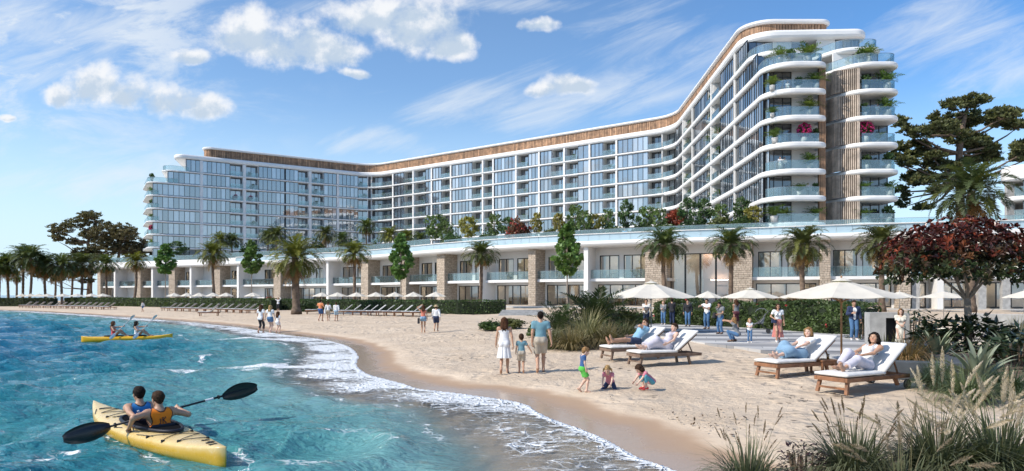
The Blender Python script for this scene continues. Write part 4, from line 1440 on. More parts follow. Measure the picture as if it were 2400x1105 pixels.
for px, cy, hw, Y, v, lab in [
 (-4, 622, 34, 126, 0, 'palm cut by the left edge of the photo'),
 (20, 621, 38, 128, 3, 'palm with a full round crown second from the left edge of the grove'),
 (53, 600, 36, 131, 0, 'one of the two tallest grove palms, the one behind and slightly left'),
 (68, 605, 42, 125, 3, 'tallest palm of the grove with a straight bare trunk in front'),
 (39, 648, 20, 150, 0, 'small low palm standing between the taller grove palms'),
 (108, 622, 38, 128, 0, 'palm with hanging crown right of the tallest grove palm'),
 (146, 622, 36, 126, 3, 'slim palm in the middle of the grove before the dark pine trunks'),
 (167, 632, 30, 146, 0, 'palm half hidden between the two rightmost grove palms'),
 (189, 617, 42, 130, 2, 'wide crowned palm at the right end of the grove below the pine'),
 (128, 644, 26, 150, 3, 'low dark palm behind the slim palm in the middle of the grove')]:
 px_palm('palm_tree', lab, px, cy, hw, Y, v, GROVE)
DECKP = 'palms on the roof deck of the pavilion'
dz = 9.58
for px, cy, hw, Y, v, lab in [
 (512, 562, 24, 146, 1, 'leftmost palm on the roof deck, leaning over the glass rail'),
 (546, 565, 27, 148, 3, 'bushy low palm on the roof deck second from the left'),
 (622, 556, 22, 146, 3, 'smaller of the two roof deck palms behind the large lush palm'),
 (645, 552, 30, 143, 0, 'yellowing roof deck palm left above the large lush palm'),
 (767, 548, 26, 138, 2, 'roof deck palm with a shaggy brown skirt right of the large lush palm'),
 (800, 562, 24, 146, 3, 'dark low roof deck palm beside the shaggy brown one'),
 (862, 532, 24, 150, 0, 'tall thin roof deck palm at the inner corner of the hotel'),
 (912, 552, 28, 128, 1, 'light green spreading roof deck palm left of the slender green tree'),
 (955, 556, 24, 122, 1, 'light green roof deck palm just behind the slender green tree'),
 (985, 560, 24, 120, 3, 'last roof deck palm before the round shrubs begin')]:
 px_palm('palm_tree', lab, px, cy, hw, Y, v, DECKP, zb=dz, trunk_r=0.14, skirt=(v == 2 or px == 862))
# ---- broadleaf trees
def leaf_tree_mesh(seed, shape, n, leaf, col, clumps=46, top=None):
 """shape(t) -> radius at relative height t; unit height crown, base at 0"""
 rng = np.random.RandomState(seed)
 L = Leaves()
 cs = []; rs = []
 while len(cs) < clumps:
  t = rng.rand(); a = rng.rand() * 6.283; rr = shape(t) * (0.35 + 0.62 * rng.rand() ** 0.5)
  cs.append((rr * math.cos(a), rr * math.sin(a), t)); rs.append(shape(0.5) * (0.20 + 0.22 * rng.rand()) * (1 if clumps < 100 else 0.72))
 p, k, d = clump_points(rng, n, cs, rs, 0.8, 0.3)
 tint = 0.65 + 0.7 * rng.rand(clumps)
 c = np.asarray(col)[None] * tint[k][:, None]
 if top is not None:
  f = np.clip((p[:, 2:3] - 0.45) * 2, 0, 1) * (rng.rand(n, 1) < 0.75)
  c = c * (1 - f) + np.asarray(top) * f * (0.6 + 0.8 * rng.rand(n, 1))
 scatter_leaves(L, rng, p, leaf, c, 0.1, 0.36, 0.3, d)
 return L.mesh('tree_crown', [MT['leaf']]), cs
def limbs(mb, h0, h, rad, cs, scale, seed, r0):
 r = random.Random(seed)
 for c in r.sample(cs, min(14, len(cs))):
  z0 = h0 + (h - h0) * max(0, c[2] - 0.35) * r.uniform(0.4, 0.8)
  e = Vector((c[0] * scale[0], c[1] * scale[0], h0 + c[2] * scale[1]))
  m = Vector((e.x * 0.35, e.y * 0.35, z0 * 0.45 + e.z * 0.55))
  mb.tube([(0, 0, z0), m, e], [r0 * 0.5, r0 * 0.35, r0 * 0.12], 6)
conic = lambda t: 0.34 * (0.35 + 1.5 * t if t < 0.3 else 1.0 - 0.0 if t < 0.34 else max(0.10, 1.02 - 1.25 * (t - 0.3)))
roundt = lambda t: 0.5 * math.sqrt(max(0.02, 1 - (2 * t - 1) ** 2))
CONE = [leaf_tree_mesh(40 + k, conic, 4300, 0.072, (0.085, 0.15, 0.042), 120) for k in range(2)]
ROUND = [leaf_tree_mesh(50, roundt, 900, 0.11, (0.085, 0.125, 0.04)), leaf_tree_mesh(51, roundt, 900, 0.12, (0.20, 0.18, 0.045)), leaf_tree_mesh(52, roundt, 1150, 0.11, (0.055, 0.095, 0.036)),
         leaf_tree_mesh(53, roundt, 2000, 0.12, (0.20, 0.045, 0.03), top=(0.26, 0.05, 0.035))]
def leaf_tree(name, label, base, hz0, hz1, width, pack, group, tr=0.09, cat='tree', bark='pale_bark'):
 root = empty(name, base); tag(root, label, cat, group)
 me, cs = pack
 h0, h1 = hz0 - base[2], hz1 - base[2]
 mb, top = trunk_mesh(h0 + (h1 - h0) * 0.6, tr, tr * 0.4, int(base[0] * 7), rings=False, lean=0.06)
 limbs(mb, h0, h1, tr, cs, (width, h1 - h0), int(base[0] * 3), tr * 0.8)
 mb.build('trunk', MT[bark], root)
 o = link('crown', me, root); o.location = (0, 0, h0); o.scale = (width, width, h1 - h0); o.rotation_euler = (0, 0, rnd.uniform(0, 6.28))
 return root
for px, y0, y1, w, Y, k, lab in [
 (388, 640, 574, 60, 116, 0, 'slender bright green tree left of the palm with brown dead fronds, furthest from the camera'),
 (590, 640, 565, 62, 110, 1, 'slender bright green tree between a shaggy palm and the large lush palm'),
 (940, 652, 550, 70, 86, 0, 'slender green tree behind the small parasols in the middle of the pavilion'),
 (1330, 643, 525, 88, 70, 1, 'tallest looking slender green tree beside the stone pier near the cycad palms')]:
 leaf_tree('street_tree', lab, pxz(px, Y), AT(px, y0, Y).z, AT(px, y1, Y).z, w * Y / FPX / 0.72, CONE[k], 'slender green trees along the pavilion', 0.10)
DT = 'small trees on the roof deck of the pavilion'
for px, y1, w, Y, k, lab in [
 (415, 568, 46, 152, 2, 'round dark green tree at the left end of the roof deck'),
 (1022, 505, 56, 118, 0, 'broad green umbrella shaped tree on the roof deck below the middle wing'),
 (1097, 511, 46, 112, 1, 'yellow flowering round tree on the roof deck, the yellower of two'),
 (1160, 503, 38, 108, 0, 'airy pale green tree on the roof deck between the yellow tree and the red bush'),
 (1257, 502, 30, 104, 1, 'small yellowish tree on the roof deck right of the red bush'),
 (1309, 503, 30, 102, 1, 'small sparse golden tree above the slender green street tree'),
 (1349, 482, 42, 100, 0, 'green roof deck tree right behind the slender green street tree'),
 (1425, 492, 32, 98, 0, 'small roof deck tree left of the clipped roof hedge'),
 (1468, 473, 38, 98, 2, 'dark upright roof deck tree behind the person leaning on the rail'),
 (1515, 486, 46, 96, 0, 'leafy roof deck tree below the inner corner of the right wing'),
 (1584, 494, 44, 94, 3, 'reddish leaved small tree on the roof deck below the right wing'),
 (1611, 468, 42, 90, 2, 'dark green tree with two rounded tops, left of a similar one on the deck'),
 (1650, 470, 46, 88, 2, 'dark green dense tree on the roof deck at the middle of the right wing'),
 (1739, 466, 44, 84, 2, 'dark green tree nearest the end of the right wing')]:
 zt = AT(px, y1, Y).z
 leaf_tree('deck_tree', lab, (AT(px, 600, Y).x, Y, dz), dz + (zt - dz) * 0.42, zt, w * Y / FPX * 0.98, ROUND[k], DT, 0.07)
# ---- bushes, hedges
BUSHV = {}
def bush_mesh(key, seed, n, leaf, col, flat=1.0, flowers=None):
 rng = np.random.RandomState(seed)
 cs = []; rs = []
 for i in range(30):
  d = rvec(rng, 1)[0]; d[2] = abs(d[2])
  cs.append(d * np.array([0.34, 0.34, 0.6]) * (0.5 + 0.5 * rng.rand()) + np.array([0, 0, 0.05])); rs.append(0.14 + 0.09 * rng.rand())
 p, k, d = clump_points(rng, n, cs, rs, 1.1, 0.4)
 p[:, 2] = np.abs(p[:, 2])
 L = Leaves(); tint = 0.6 + 0.8 * rng.rand(30)
 scatter_leaves(L, rng, p, leaf, np.asarray(col)[None] * tint[k][:, None], 0.25, 0.34, 0.3, d)
 if flowers is not None:
  kk = rng.choice(n, n // 5, replace=False)
  scatter_leaves(L, rng, p[kk] + d[kk] * 0.03, leaf * 0.9, np.asarray(flowers), 0.3, 0.5, 0.3, d[kk])
 BUSHV[key] = L.mesh('bush', [MT['leaf']])
bush_mesh('green', 60, 2200, 0.085, (0.05, 0.085, 0.03))
bush_mesh('dark', 61, 2200, 0.085, (0.028, 0.05, 0.02))
bush_mesh('olive', 62, 2200, 0.08, (0.10, 0.11, 0.04))
bush_mesh('red', 63, 2200, 0.085, (0.10, 0.05, 0.03), flowers=(0.30, 0.05, 0.05))
bush_mesh('pink', 64, 1500, 0.10, (0.05, 0.07, 0.03), flowers=(0.42, 0.03, 0.14))
def bush(name, label, pos, w, h, key, group=None, cat='bush'):
 o = link(name, BUSHV[key]); o.location = pos; o.scale = (w, w, h); o.rotation_euler = (0, 0, rnd.uniform(0, 6.28))
 return tag(o, label, cat, group)
DB = 'shrubs on the roof deck of the pavilion'
for px, y1, w, Y, k, lab in [
 (1213, 514, 66, 104, 'red', 'red flowering bush on the roof deck in the middle of the shrubs'),
 (1290, 528, 50, 101, 'olive', 'low olive bush on the roof deck right of the red flowering bush'),
 (1140, 538, 60, 108, 'green', 'low green bush on the roof deck left of the red flowering bush'),
 (1060, 540, 60, 112, 'green', 'low green bush under the broad umbrella shaped deck tree'),
 (1375, 526, 70, 98, 'dark', 'low dark bush on the roof deck behind the slender green street tree'),
 (1430, 520, 70, 97, 'green', 'green bush on the roof deck left of the person leaning on the rail'),
 (1505, 514, 70, 94, 'dark', 'dark bush on the roof deck right of the person leaning on the rail'),
 (1560, 516, 60, 91, 'green', 'green bush under the reddish leaved small deck tree'),
 (1625, 508, 80, 86, 'dark', 'wide dark bush at the foot of the two dark deck trees'),
 (1690, 500, 70, 84, 'olive', 'olive bush on the roof deck between the dark trees below the right wing'),
 (1745, 500, 70, 82, 'green', 'green bush close to the rounded end of the right wing'),
 (740, 560, 60, 140, 'dark', 'dark bush on the roof deck behind the large lush palm'),
 (585, 572, 60, 146, 'dark', 'dark bush on the roof deck behind the slender tree at the left'),
 (830, 560, 60, 142, 'dark', 'dark bush on the deck near the inner corner of the hotel'),
 (880, 560, 50, 138, 'green', 'green bush on the deck just right of the hotel inner corner')]:
 zt = AT(px, y1, Y).z
 bush('deck_bush', lab, (AT(px, 600, Y).x, Y, dz), w * Y / FPX * 1.15, (zt - dz) * 1.3, k, DB)
def hedge(name, label, pts, w, h, leaf, dens, col, seed, rough=0.05, group=None, flowers=None, cat='hedge'):
 """clipped or loose hedge along a line on the ground"""
 rng = np.random.RandomState(seed)
 P = Path.__new__(Path); P.set([Vector((p[0], p[1])) for p in pts])
 root = empty(name, (pts[0][0], pts[0][1], H(*pts[0])))
 inv = Vector((-pts[0][0], -pts[0][1], -H(*pts[0])))
 tag(root, label, cat, group)
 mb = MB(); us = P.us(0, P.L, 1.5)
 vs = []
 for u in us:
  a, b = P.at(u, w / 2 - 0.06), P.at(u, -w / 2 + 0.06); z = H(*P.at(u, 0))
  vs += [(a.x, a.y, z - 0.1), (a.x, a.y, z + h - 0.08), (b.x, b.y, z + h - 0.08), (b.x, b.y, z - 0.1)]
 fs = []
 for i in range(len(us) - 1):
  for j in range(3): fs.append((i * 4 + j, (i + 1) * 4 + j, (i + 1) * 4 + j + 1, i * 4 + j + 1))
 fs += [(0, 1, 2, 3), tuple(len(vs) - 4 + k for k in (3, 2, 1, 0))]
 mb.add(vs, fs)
 o = mb.build('stems_or_core', MT['hedge_core'], root); o.location = inv  # solid dark core box added to fill the hedge behind its leaves
 area = P.L * (2 * h + w)
 n = int(area * dens)
 u = rng.rand(n) * P.L; q = rng.rand(n) * (2 * h + w)
 pos = np.zeros((n, 3)); out = np.zeros((n, 3))
 ub = np.array([P.at(x, 0) for x in np.linspace(0, P.L, 200)]); nb_ = np.array([P.nrm(x) for x in np.linspace(0, P.L, 200)])
 zb = np.array([H(a, b) for a, b in ub])
 ix = np.clip((u / P.L * 199).astype(int), 0, 198); fr = (u / P.L * 199 - ix)[:, None]
 c = ub[ix] * (1 - fr) + ub[ix + 1] * fr; nn = nb_[ix]; z0 = zb[ix]
 bump = rough * 2 * (vnoise(u, q, seed, 0.8) - 0.3)
 off = np.where(q < h, w / 2, np.where(q < h + w, w / 2 - (q - h), -w / 2))
 zz = np.where(q < h, q, np.where(q < h + w, h, h - (q - h - w)))
 off = off + np.sign(off) * bump * (np.abs(off) > w / 2 - 0.02); zz = zz + bump * (zz >= h - 1e-6) + rng.normal(size=n) * 0.02
 pos[:, :2] = c + nn * off[:, None]; pos[:, 2] = z0 + zz
 out[:, :2] = nn * np.sign(off)[:, None]; out[:, 2] = (zz >= h - 0.01) * 1.5
 L = Leaves()
 colr = np.asarray(col)[None] * (0.55 + 0.9 * vnoise(u, q, seed + 3, 0.5))[:, None]
 scatter_leaves(L, rng, pos + np.array(inv)[None], leaf, colr, 0.2, 0.36, 0.35, out * 0.6)
 if flowers is not None:
  k = rng.choice(n, 14, replace=False)
  fp = np.repeat(pos[k], 7, 0) + rng.normal(size=(98, 3)) * 0.04 + np.array(inv)[None] + np.repeat(out[k], 7, 0) * 0.05
  scatter_leaves(L, rng, fp, 0.08, np.asarray(flowers), 0.2, 0.5, 0.2)
 link('foliage', L.mesh('foliage', [MT['leaf']]), root)
 return root
def gpl(*pp):
 return [tuple(GP(*p)[:2]) for p in pp]
hedge('clipped_hedge', 'clipped dark hedge under the palm grove at the far left end of the beach', gpl((-20, 718), (60, 718), (128, 717.5)), 1.6, 1.3, 0.24, 34, (0.04, 0.05, 0.02), 1)
hedge('clipped_hedge', 'long clipped hedge behind the two far left groups of sunloungers', gpl((160, 715.5), (330, 718.5), (520, 723), (648, 727.5)), 1.4, 1.25, 0.22, 36, (0.05, 0.075, 0.028), 2)
hedge('clipped_hedge', 'clipped hedge behind the sunloungers from the large lush palm to the terrace steps', gpl((668, 726), (800, 730), (940, 733), (1080, 736), (1184, 736)), 1.3, 1.2, 0.16, 60, (0.045, 0.075, 0.026), 3)
hedge('loose_hedge', 'loose leafy hedge behind the people standing on the striped terrace', [(9.0, 41.0), (11.6, 37.6), (13.3, 34.0), (14.4, 30.8), (15.0, 29.0)], 1.5, 1.22, 0.125, 330, (0.055, 0.085, 0.03), 4, 0.25, flowers=(0.35, 0.05, 0.04))
hedge('low_hedge', 'clipped low hedge on the roof deck behind its glass rail', [(12.2, 95.5), (19, 92.5), (24.5, 88.6)], 1.6, 1.0, 0.18, 60, (0.05, 0.085, 0.03), 5)
o = [x for x in bpy.data.objects if x.name.startswith('low_hedge')][0]
o.location.z = dz + 0.0
# ---- pines
def pine(name, label, Y, base_px, trunk_px, pads, scale, seed, needle, col, depth, tr, group=None, dens=10):
 """trunk and limbs carry flat pads of needle tufts; pads are spread in depth"""
 rng = np.random.RandomState(seed); r = random.Random(seed)
 b = AT(*base_px, Y); b.z = H(b.x, b.y)
 root = empty(name, b); tag(root, label, 'pine tree', group)
 mb = MB(); mb.smooth = True
 T = [Vector((0, 0, -0.3))] + [AT(x, y, Y) - b for x, y in trunk_px]
 n = len(T)
 mb.tube([tuple(p) for p in T], [tr * (1 - 0.72 * i / (n - 1)) for i in range(n)], 10)
 L = Leaves(); q = FPX / Y
 for (x, y, rx, ry) in pads:
  c = AT(x, y, Y) - b
  off = Vector((0, r.uniform(-1, 1) * depth, 0)); c = c + off
  rx, ry = rx / q, ry / q
  # limb: leaves the trunk lower down and rises outward
  best = min(range(1, n), key=lambda i: abs((T[i].z) - (c.z - abs(c.x - T[i].x) * 0.35)))
  s = T[best]
  m = s.lerp(c, 0.5) + Vector((0, 0, -0.10 * (c - s).length)); e = c + Vector((0, 0, -ry * 0.5))
  m2 = s.lerp(c, 0.8) + Vector((r.uniform(-.3, .3), r.uniform(-.3, .3), -0.06 * (c - s).length))
  k = min(1.0, 0.25 + (c - s).length / 9)
  mb.tube([tuple(s), tuple(m), tuple(m2), tuple(e)], [tr * 0.34 * k, tr * 0.24 * k, tr * 0.16 * k, tr * 0.05], 6)
  nb = max(8, int(rx * rx * dens))
  for _ in range(nb):
   a = r.uniform(0, 6.28); rr = math.sqrt(r.random()) * 1.12
   tc = Vector((c.x + rx * rr * math.cos(a), c.y + rx * 0.85 * rr * math.sin(a), c.z + ry * (r.uniform(-0.9, 1.5)) * (1.05 - rr * 0.5)))
   if r.random() < 0.25: mb.tube([tuple(e), tuple(tc)], [tr * 0.05, tr * 0.02], 4, cap=False)
   m_ = 22
   d = rvec(rng, m_); d[:, 2] = np.abs(d[:, 2]) * 0.8 + 0.1; d = unit(d)
   p0 = np.array(tc)[None] + rng.normal(size=(m_, 3)) * 0.16 * np.array([1, 1, .5])
   sz = needle * 0.62 * (0.7 + 0.6 * rng.rand(m_, 1))
   cc = np.asarray(col)[None] * (0.5 + 0.9 * rng.rand()) * (0.8 + 0.4 * rng.rand(m_, 1)) + np.array([0.02, 0.008, 0]) * (rng.rand(m_, 1) < 0.15)
   L.kites(p0, p0 + d * sz, unit(np.cross(d, rvec(rng, m_))), needle * 0.16, cc)
 mb.build('trunk', MT['bark'], root)
 link('crown', L.mesh('pine_crown', [MT['leaf']]), root)
 return root
ZP = lambda L_, s, ox, oy: [(ox + x / s, oy + y / s, a / s, b / s) for x, y, a, b in L_]
pine('pine_tree', 'tall spreading dark pine right of the hotel end with tiers of flat needle pads', 112, (2252, 560),
     [(2250, 420), (2248, 360), (2252, 320), (2262, 270), (2270, 246)],
     ZP([(640, 75, 75, 42), (510, 95, 62, 40), (475, 160, 62, 40), (705, 62, 40, 22), (800, 180, 95, 42), (915, 172, 90, 45), (990, 215, 70, 32), (680, 170, 95, 50), (400, 270, 85, 36), (520, 250, 72, 36), (590, 310, 85, 48), (250, 285, 70, 42), (220, 350, 66, 32),
         (340, 340, 62, 32), (410, 375, 60, 30), (720, 330, 92, 42), (800, 372, 85, 32), (870, 415, 75, 42), (950, 392, 85, 36), (965, 450, 85, 42), (1060, 420, 90, 45), (265, 420, 72, 30), (215, 480, 64, 36), (350, 450, 62, 26), (430, 485, 74, 36), (485, 520, 64, 36), (330, 560, 84, 36), (255, 612, 74, 30),
         (385, 672, 56, 22), (205, 190, 46, 34), (195, 655, 40, 26), (235, 702, 36, 22), (225, 752, 46, 30), (420, 592, 64, 26), (330, 782, 56, 20), (640, 215, 80, 40), (560, 190, 60, 36), (180, 260, 40, 40), (175, 420, 40, 40), (600, 480, 60, 24), (720, 440, 60, 24)], 2.909, 2050, 220),
     1, 71, 0.9, (0.088, 0.096, 0.042), 3.2, 0.75, dens=17)
pine('pine_tree', 'open crowned dark pine with bent trunk and layered pads above the palm grove', 185, (208, 700),
     [(212, 640), (215, 600), (205, 570), (215, 545), (228, 522)],
     ZP([(545, 505, 55, 20), (500, 515, 40, 18), (450, 545, 62, 26), (390, 580, 62, 28), (350, 615, 42, 24), (470, 595, 62, 28), (560, 550, 46, 24), (420, 645, 44, 20), (530, 630, 50, 24), (340, 635, 30, 14)], 2.4, 0, 300),
     1, 72, 0.8, (0.095, 0.085, 0.045), 3.5, 0.7, 'pines behind the palm grove')
pine('pine_tree', 'broad rounded dark pine left of the hotel end, right of the open crowned pine', 178, (285, 700),
     [(280, 650), (275, 620), (280, 590), (285, 570)],
     ZP([(600, 600, 70, 36), (680, 585, 75, 36), (740, 615, 64, 36), (640, 650, 74, 42), (575, 665, 62, 32), (700, 680, 74, 36), (765, 690, 56, 30), (805, 715, 44, 26), (620, 700, 60, 30), (540, 700, 44, 24), (720, 720, 60, 26), (660, 620, 60, 30), (780, 660, 40, 24)], 2.4, 0, 300),
     1, 73, 0.8, (0.095, 0.082, 0.045), 3.5, 0.7, 'pines behind the palm grove')
pine('pine_tree', 'low dark pine behind the trunks of the palm grove', 172, (215, 700), [(213, 680), (210, 660), (205, 645)],
     ZP([(430, 700, 50, 26), (480, 720, 50, 26), (540, 745, 44, 24), (400, 735, 40, 22), (210, 830, 40, 24), (260, 800, 44, 24), (340, 805, 44, 24), (300, 845, 40, 22), (430, 830, 50, 24), (490, 810, 40, 26), (500, 860, 40, 24)], 2.4, 0, 300),
     1, 74, 0.8, (0.045, 0.046, 0.024), 3.0, 0.4, 'pines behind the palm grove')
# ---- grasses and broad leaved plants
def tuft(L, rng, n, h, spread, w, col, droop=0.9, base_r=0.12, tipcol=None):
 az = rng.rand(n) * 6.283; ln = h * (0.6 + 0.55 * rng.rand(n)); lean = spread * rng.rand(n) ** 0.7
 d = np.stack([np.cos(az), np.sin(az), np.zeros(n)], 1); side = np.stack([-np.sin(az), np.cos(az), np.zeros(n)], 1)
 b = d * (base_r * rng.rand(n) ** 0.5)[:, None]
 pts = []
 for t in (0, 0.35, 0.7, 1.0):
  a = lean + droop * lean * t * 1.1
  pts.append(b + d * (ln * t * np.sin(a * (0.35 + 0.65 * t)))[:, None] + np.array([0, 0, 1]) * (ln * t * np.cos(a * (0.35 + 0.65 * t)))[:, None])
 ws = [w * 0.8, w, w * 0.75, w * 0.08]
 cc = np.asarray(col)[None] * (0.6 + 0.8 * rng.rand(n, 1))
 for i in range(3):
  q = np.stack([pts[i] - side * ws[i], pts[i] + side * ws[i], pts[i + 1] + side * ws[i + 1], pts[i + 1] - side * ws[i + 1]], 1)
  L.v.append(q.reshape(-1, 3)); c2 = cc if tipcol is None else cc * (1 - i / 3) + np.asarray(tipcol)[None] * (i / 3)
  L.c.append(np.repeat(c2, 4, 0))
 return pts
def plume(L, P, rng, n, h, spread, head, hw, scol, hcol, arch=0.5, m=70):
 """seed stalks: a thin stem and a feathery head of short awns"""
 tuft_pts = tuft(L, rng, n, h, spread * 0.62, 0.004, scol, arch * 0.6, 0.22)
 for i in range(n):
  a = tuft_pts[2][i]; e = tuft_pts[3][i]
  d = unit((e - a)[None])[0]
  s0 = e - d * head * 0.15
  t = rng.rand(m)
  c = s0[None] + d[None] * (head * t)[:, None] + np.array([*(rng.normal(size=2) * 0.14), -0.12])[None] * (head * t * t)[:, None] * 0.5
  o = rvec(rng, m); o = unit(o - d[None] * (o @ d)[:, None])
  pr = hw * (np.sin(np.pi * np.clip(t * 0.9 + 0.08, 0, 1)) ** 0.8)
  tip = c + o * pr[:, None] + d[None] * (hw * 0.9)
  P.kites(c, tip, unit(np.cross(o, d[None] + 0 * o)), 0.0028 + hw * 0.03, np.asarray(hcol)[None] * (0.7 + 0.6 * rng.rand(m, 1)), 0.6)
def grass_clump(name, label, pos, h, n, spread, w, col, seed, tip=None, plumes=None, group=None, base_r=0.2, cat='grass clump', droop=0.9):
 rng = np.random.RandomState(seed)
 root = empty(name, pos); tag(root, label, cat, group)
 L = Leaves(); tuft(L, rng, n, h, spread, w, col, droop, base_r, tip)
 if plumes:
  P = Leaves(); plume(L, P, rng, *plumes)
  link('plumes', P.mesh('plumes', [MT['plume']]), root)
 link('blades', L.mesh('blades', [MT['leaf']]), root)
 return root
def strap_plant(name, label, pos, n, ln, w, col, seed, el=(25, 85), tip=None, group=None, cat='plant', curl=0.6):
 """rosette of broad pointed leaves, each folded along its midrib"""
 rng = np.random.RandomState(seed); root = empty(name, pos); tag(root, label, cat, group)
 V = []; C = []; Q = []
 for i in range(n):
  az = i * 2.39996 + rng.rand() * 0.4; e0 = R(el[0]) + R(el[1] - el[0]) * rng.rand() ** 0.8; l = ln * (0.65 + 0.5 * rng.rand())
  ca, sa = math.cos(az), math.sin(az); side = np.array([-sa, ca, 0])
  p = np.array([0.06 * ca, 0.06 * sa, 0.02]); k = 7; c = np.asarray(col) * (0.6 + 0.8 * rng.rand())
  b0 = len(V)
  for j in range(k + 1):
   t = j / k; a = e0 - curl * t * t
   if j: p = p + np.array([math.cos(a) * ca, math.cos(a) * sa, math.sin(a)]) * l / k
   wj = w * (0.35 + 1.1 * t) * (1 - max(0, t - 0.55) / 0.45) ** 0.8 if t > 0.55 else w * (0.35 + 1.1 * t)
   upn = np.array([-math.sin(a) * ca, -math.sin(a) * sa, math.cos(a)])
   V += [p - side * wj + upn * wj * 0.35, p, p + side * wj + upn * wj * 0.35]
   cj = c if tip is None else c * (1 - t * 0.6) + np.asarray(tip) * t * 0.6
   C += [cj, cj * 1.25, cj]
  for j in range(k):
   for s_ in (0, 1):
    a = b0 + j * 3 + s_; Q.append((a, a + 1, a + 4, a + 3))
 link('leaves', np_mesh('strap_leaves', np.array(V), quads=np.array(Q), mats=[MT['leaf_gloss']], cols=np.array(C), smooth=True), root)
 return root
def leafy_shrub(name, label, pos, rx, ry, h, n, ln, w, col, seed, group=None):
 """mass of broad glossy leaves, each on a short stalk"""
 rng = np.random.RandomState(seed); root = empty(name, pos); tag(root, label, 'shrub', group)
 L = Leaves()
 d = rvec(rng, n); d[:, 2] = np.abs(d[:, 2])
 rr = (0.45 + 0.55 * rng.rand(n)) ** 0.6
 p = d * rr[:, None] * np.array([rx, ry, h])
 p[:, 2] *= 0.8 + 0.4 * vnoise(p[:, 0], p[:, 1], seed, 0.5)
 out = unit(d * np.array([1, 1, 0.2]) + rng.normal(size=(n, 3)) * 0.45)
 out[:, 2] = out[:, 2] * 0.5 + 0.15 - 0.5 * (rng.rand(n) < 0.4); out = unit(out)
 sd = unit(np.cross(out, np.array([0, 0, 1.0])[None] + rng.normal(size=(n, 3)) * 0.3)); up = np.cross(sd, out)
 sz = ln * (0.6 + 0.6 * rng.rand(n))
 c = np.asarray(col)[None] * (0.5 + 1.0 * rng.rand(n, 1))
 # two folded halves per leaf
 b, t = p, p + out * sz[:, None]; m = (b + t) / 2 - up * (sz * 0.04)[:, None]
 for sg in (-1, 1):
  e = m + sd * (sz * w * sg)[:, None] + up * (sz * 0.07)[:, None]
  q = np.stack([b, e, t, m], 1) if sg > 0 else np.stack([b, m, t, e], 1)
  L.v.append(q.reshape(-1, 3)); L.c.append(np.repeat(c, 4, 0))
 link('leaves', L.mesh('shrub_leaves', [MT['leaf_gloss']]), root)
 mb = MB(); r = random.Random(seed)
 for i in range(16):
  a = r.uniform(0, 6.28); q = r.uniform(.2, .7)
  mb.tube([(0.1 * math.cos(a), 0.1 * math.sin(a), -0.05), (rx * q * math.cos(a), ry * q * math.sin(a), h * 0.7)], [0.02, 0.008], 5)
 mb.build('stems_or_core', MT['bark'], root)
 return root
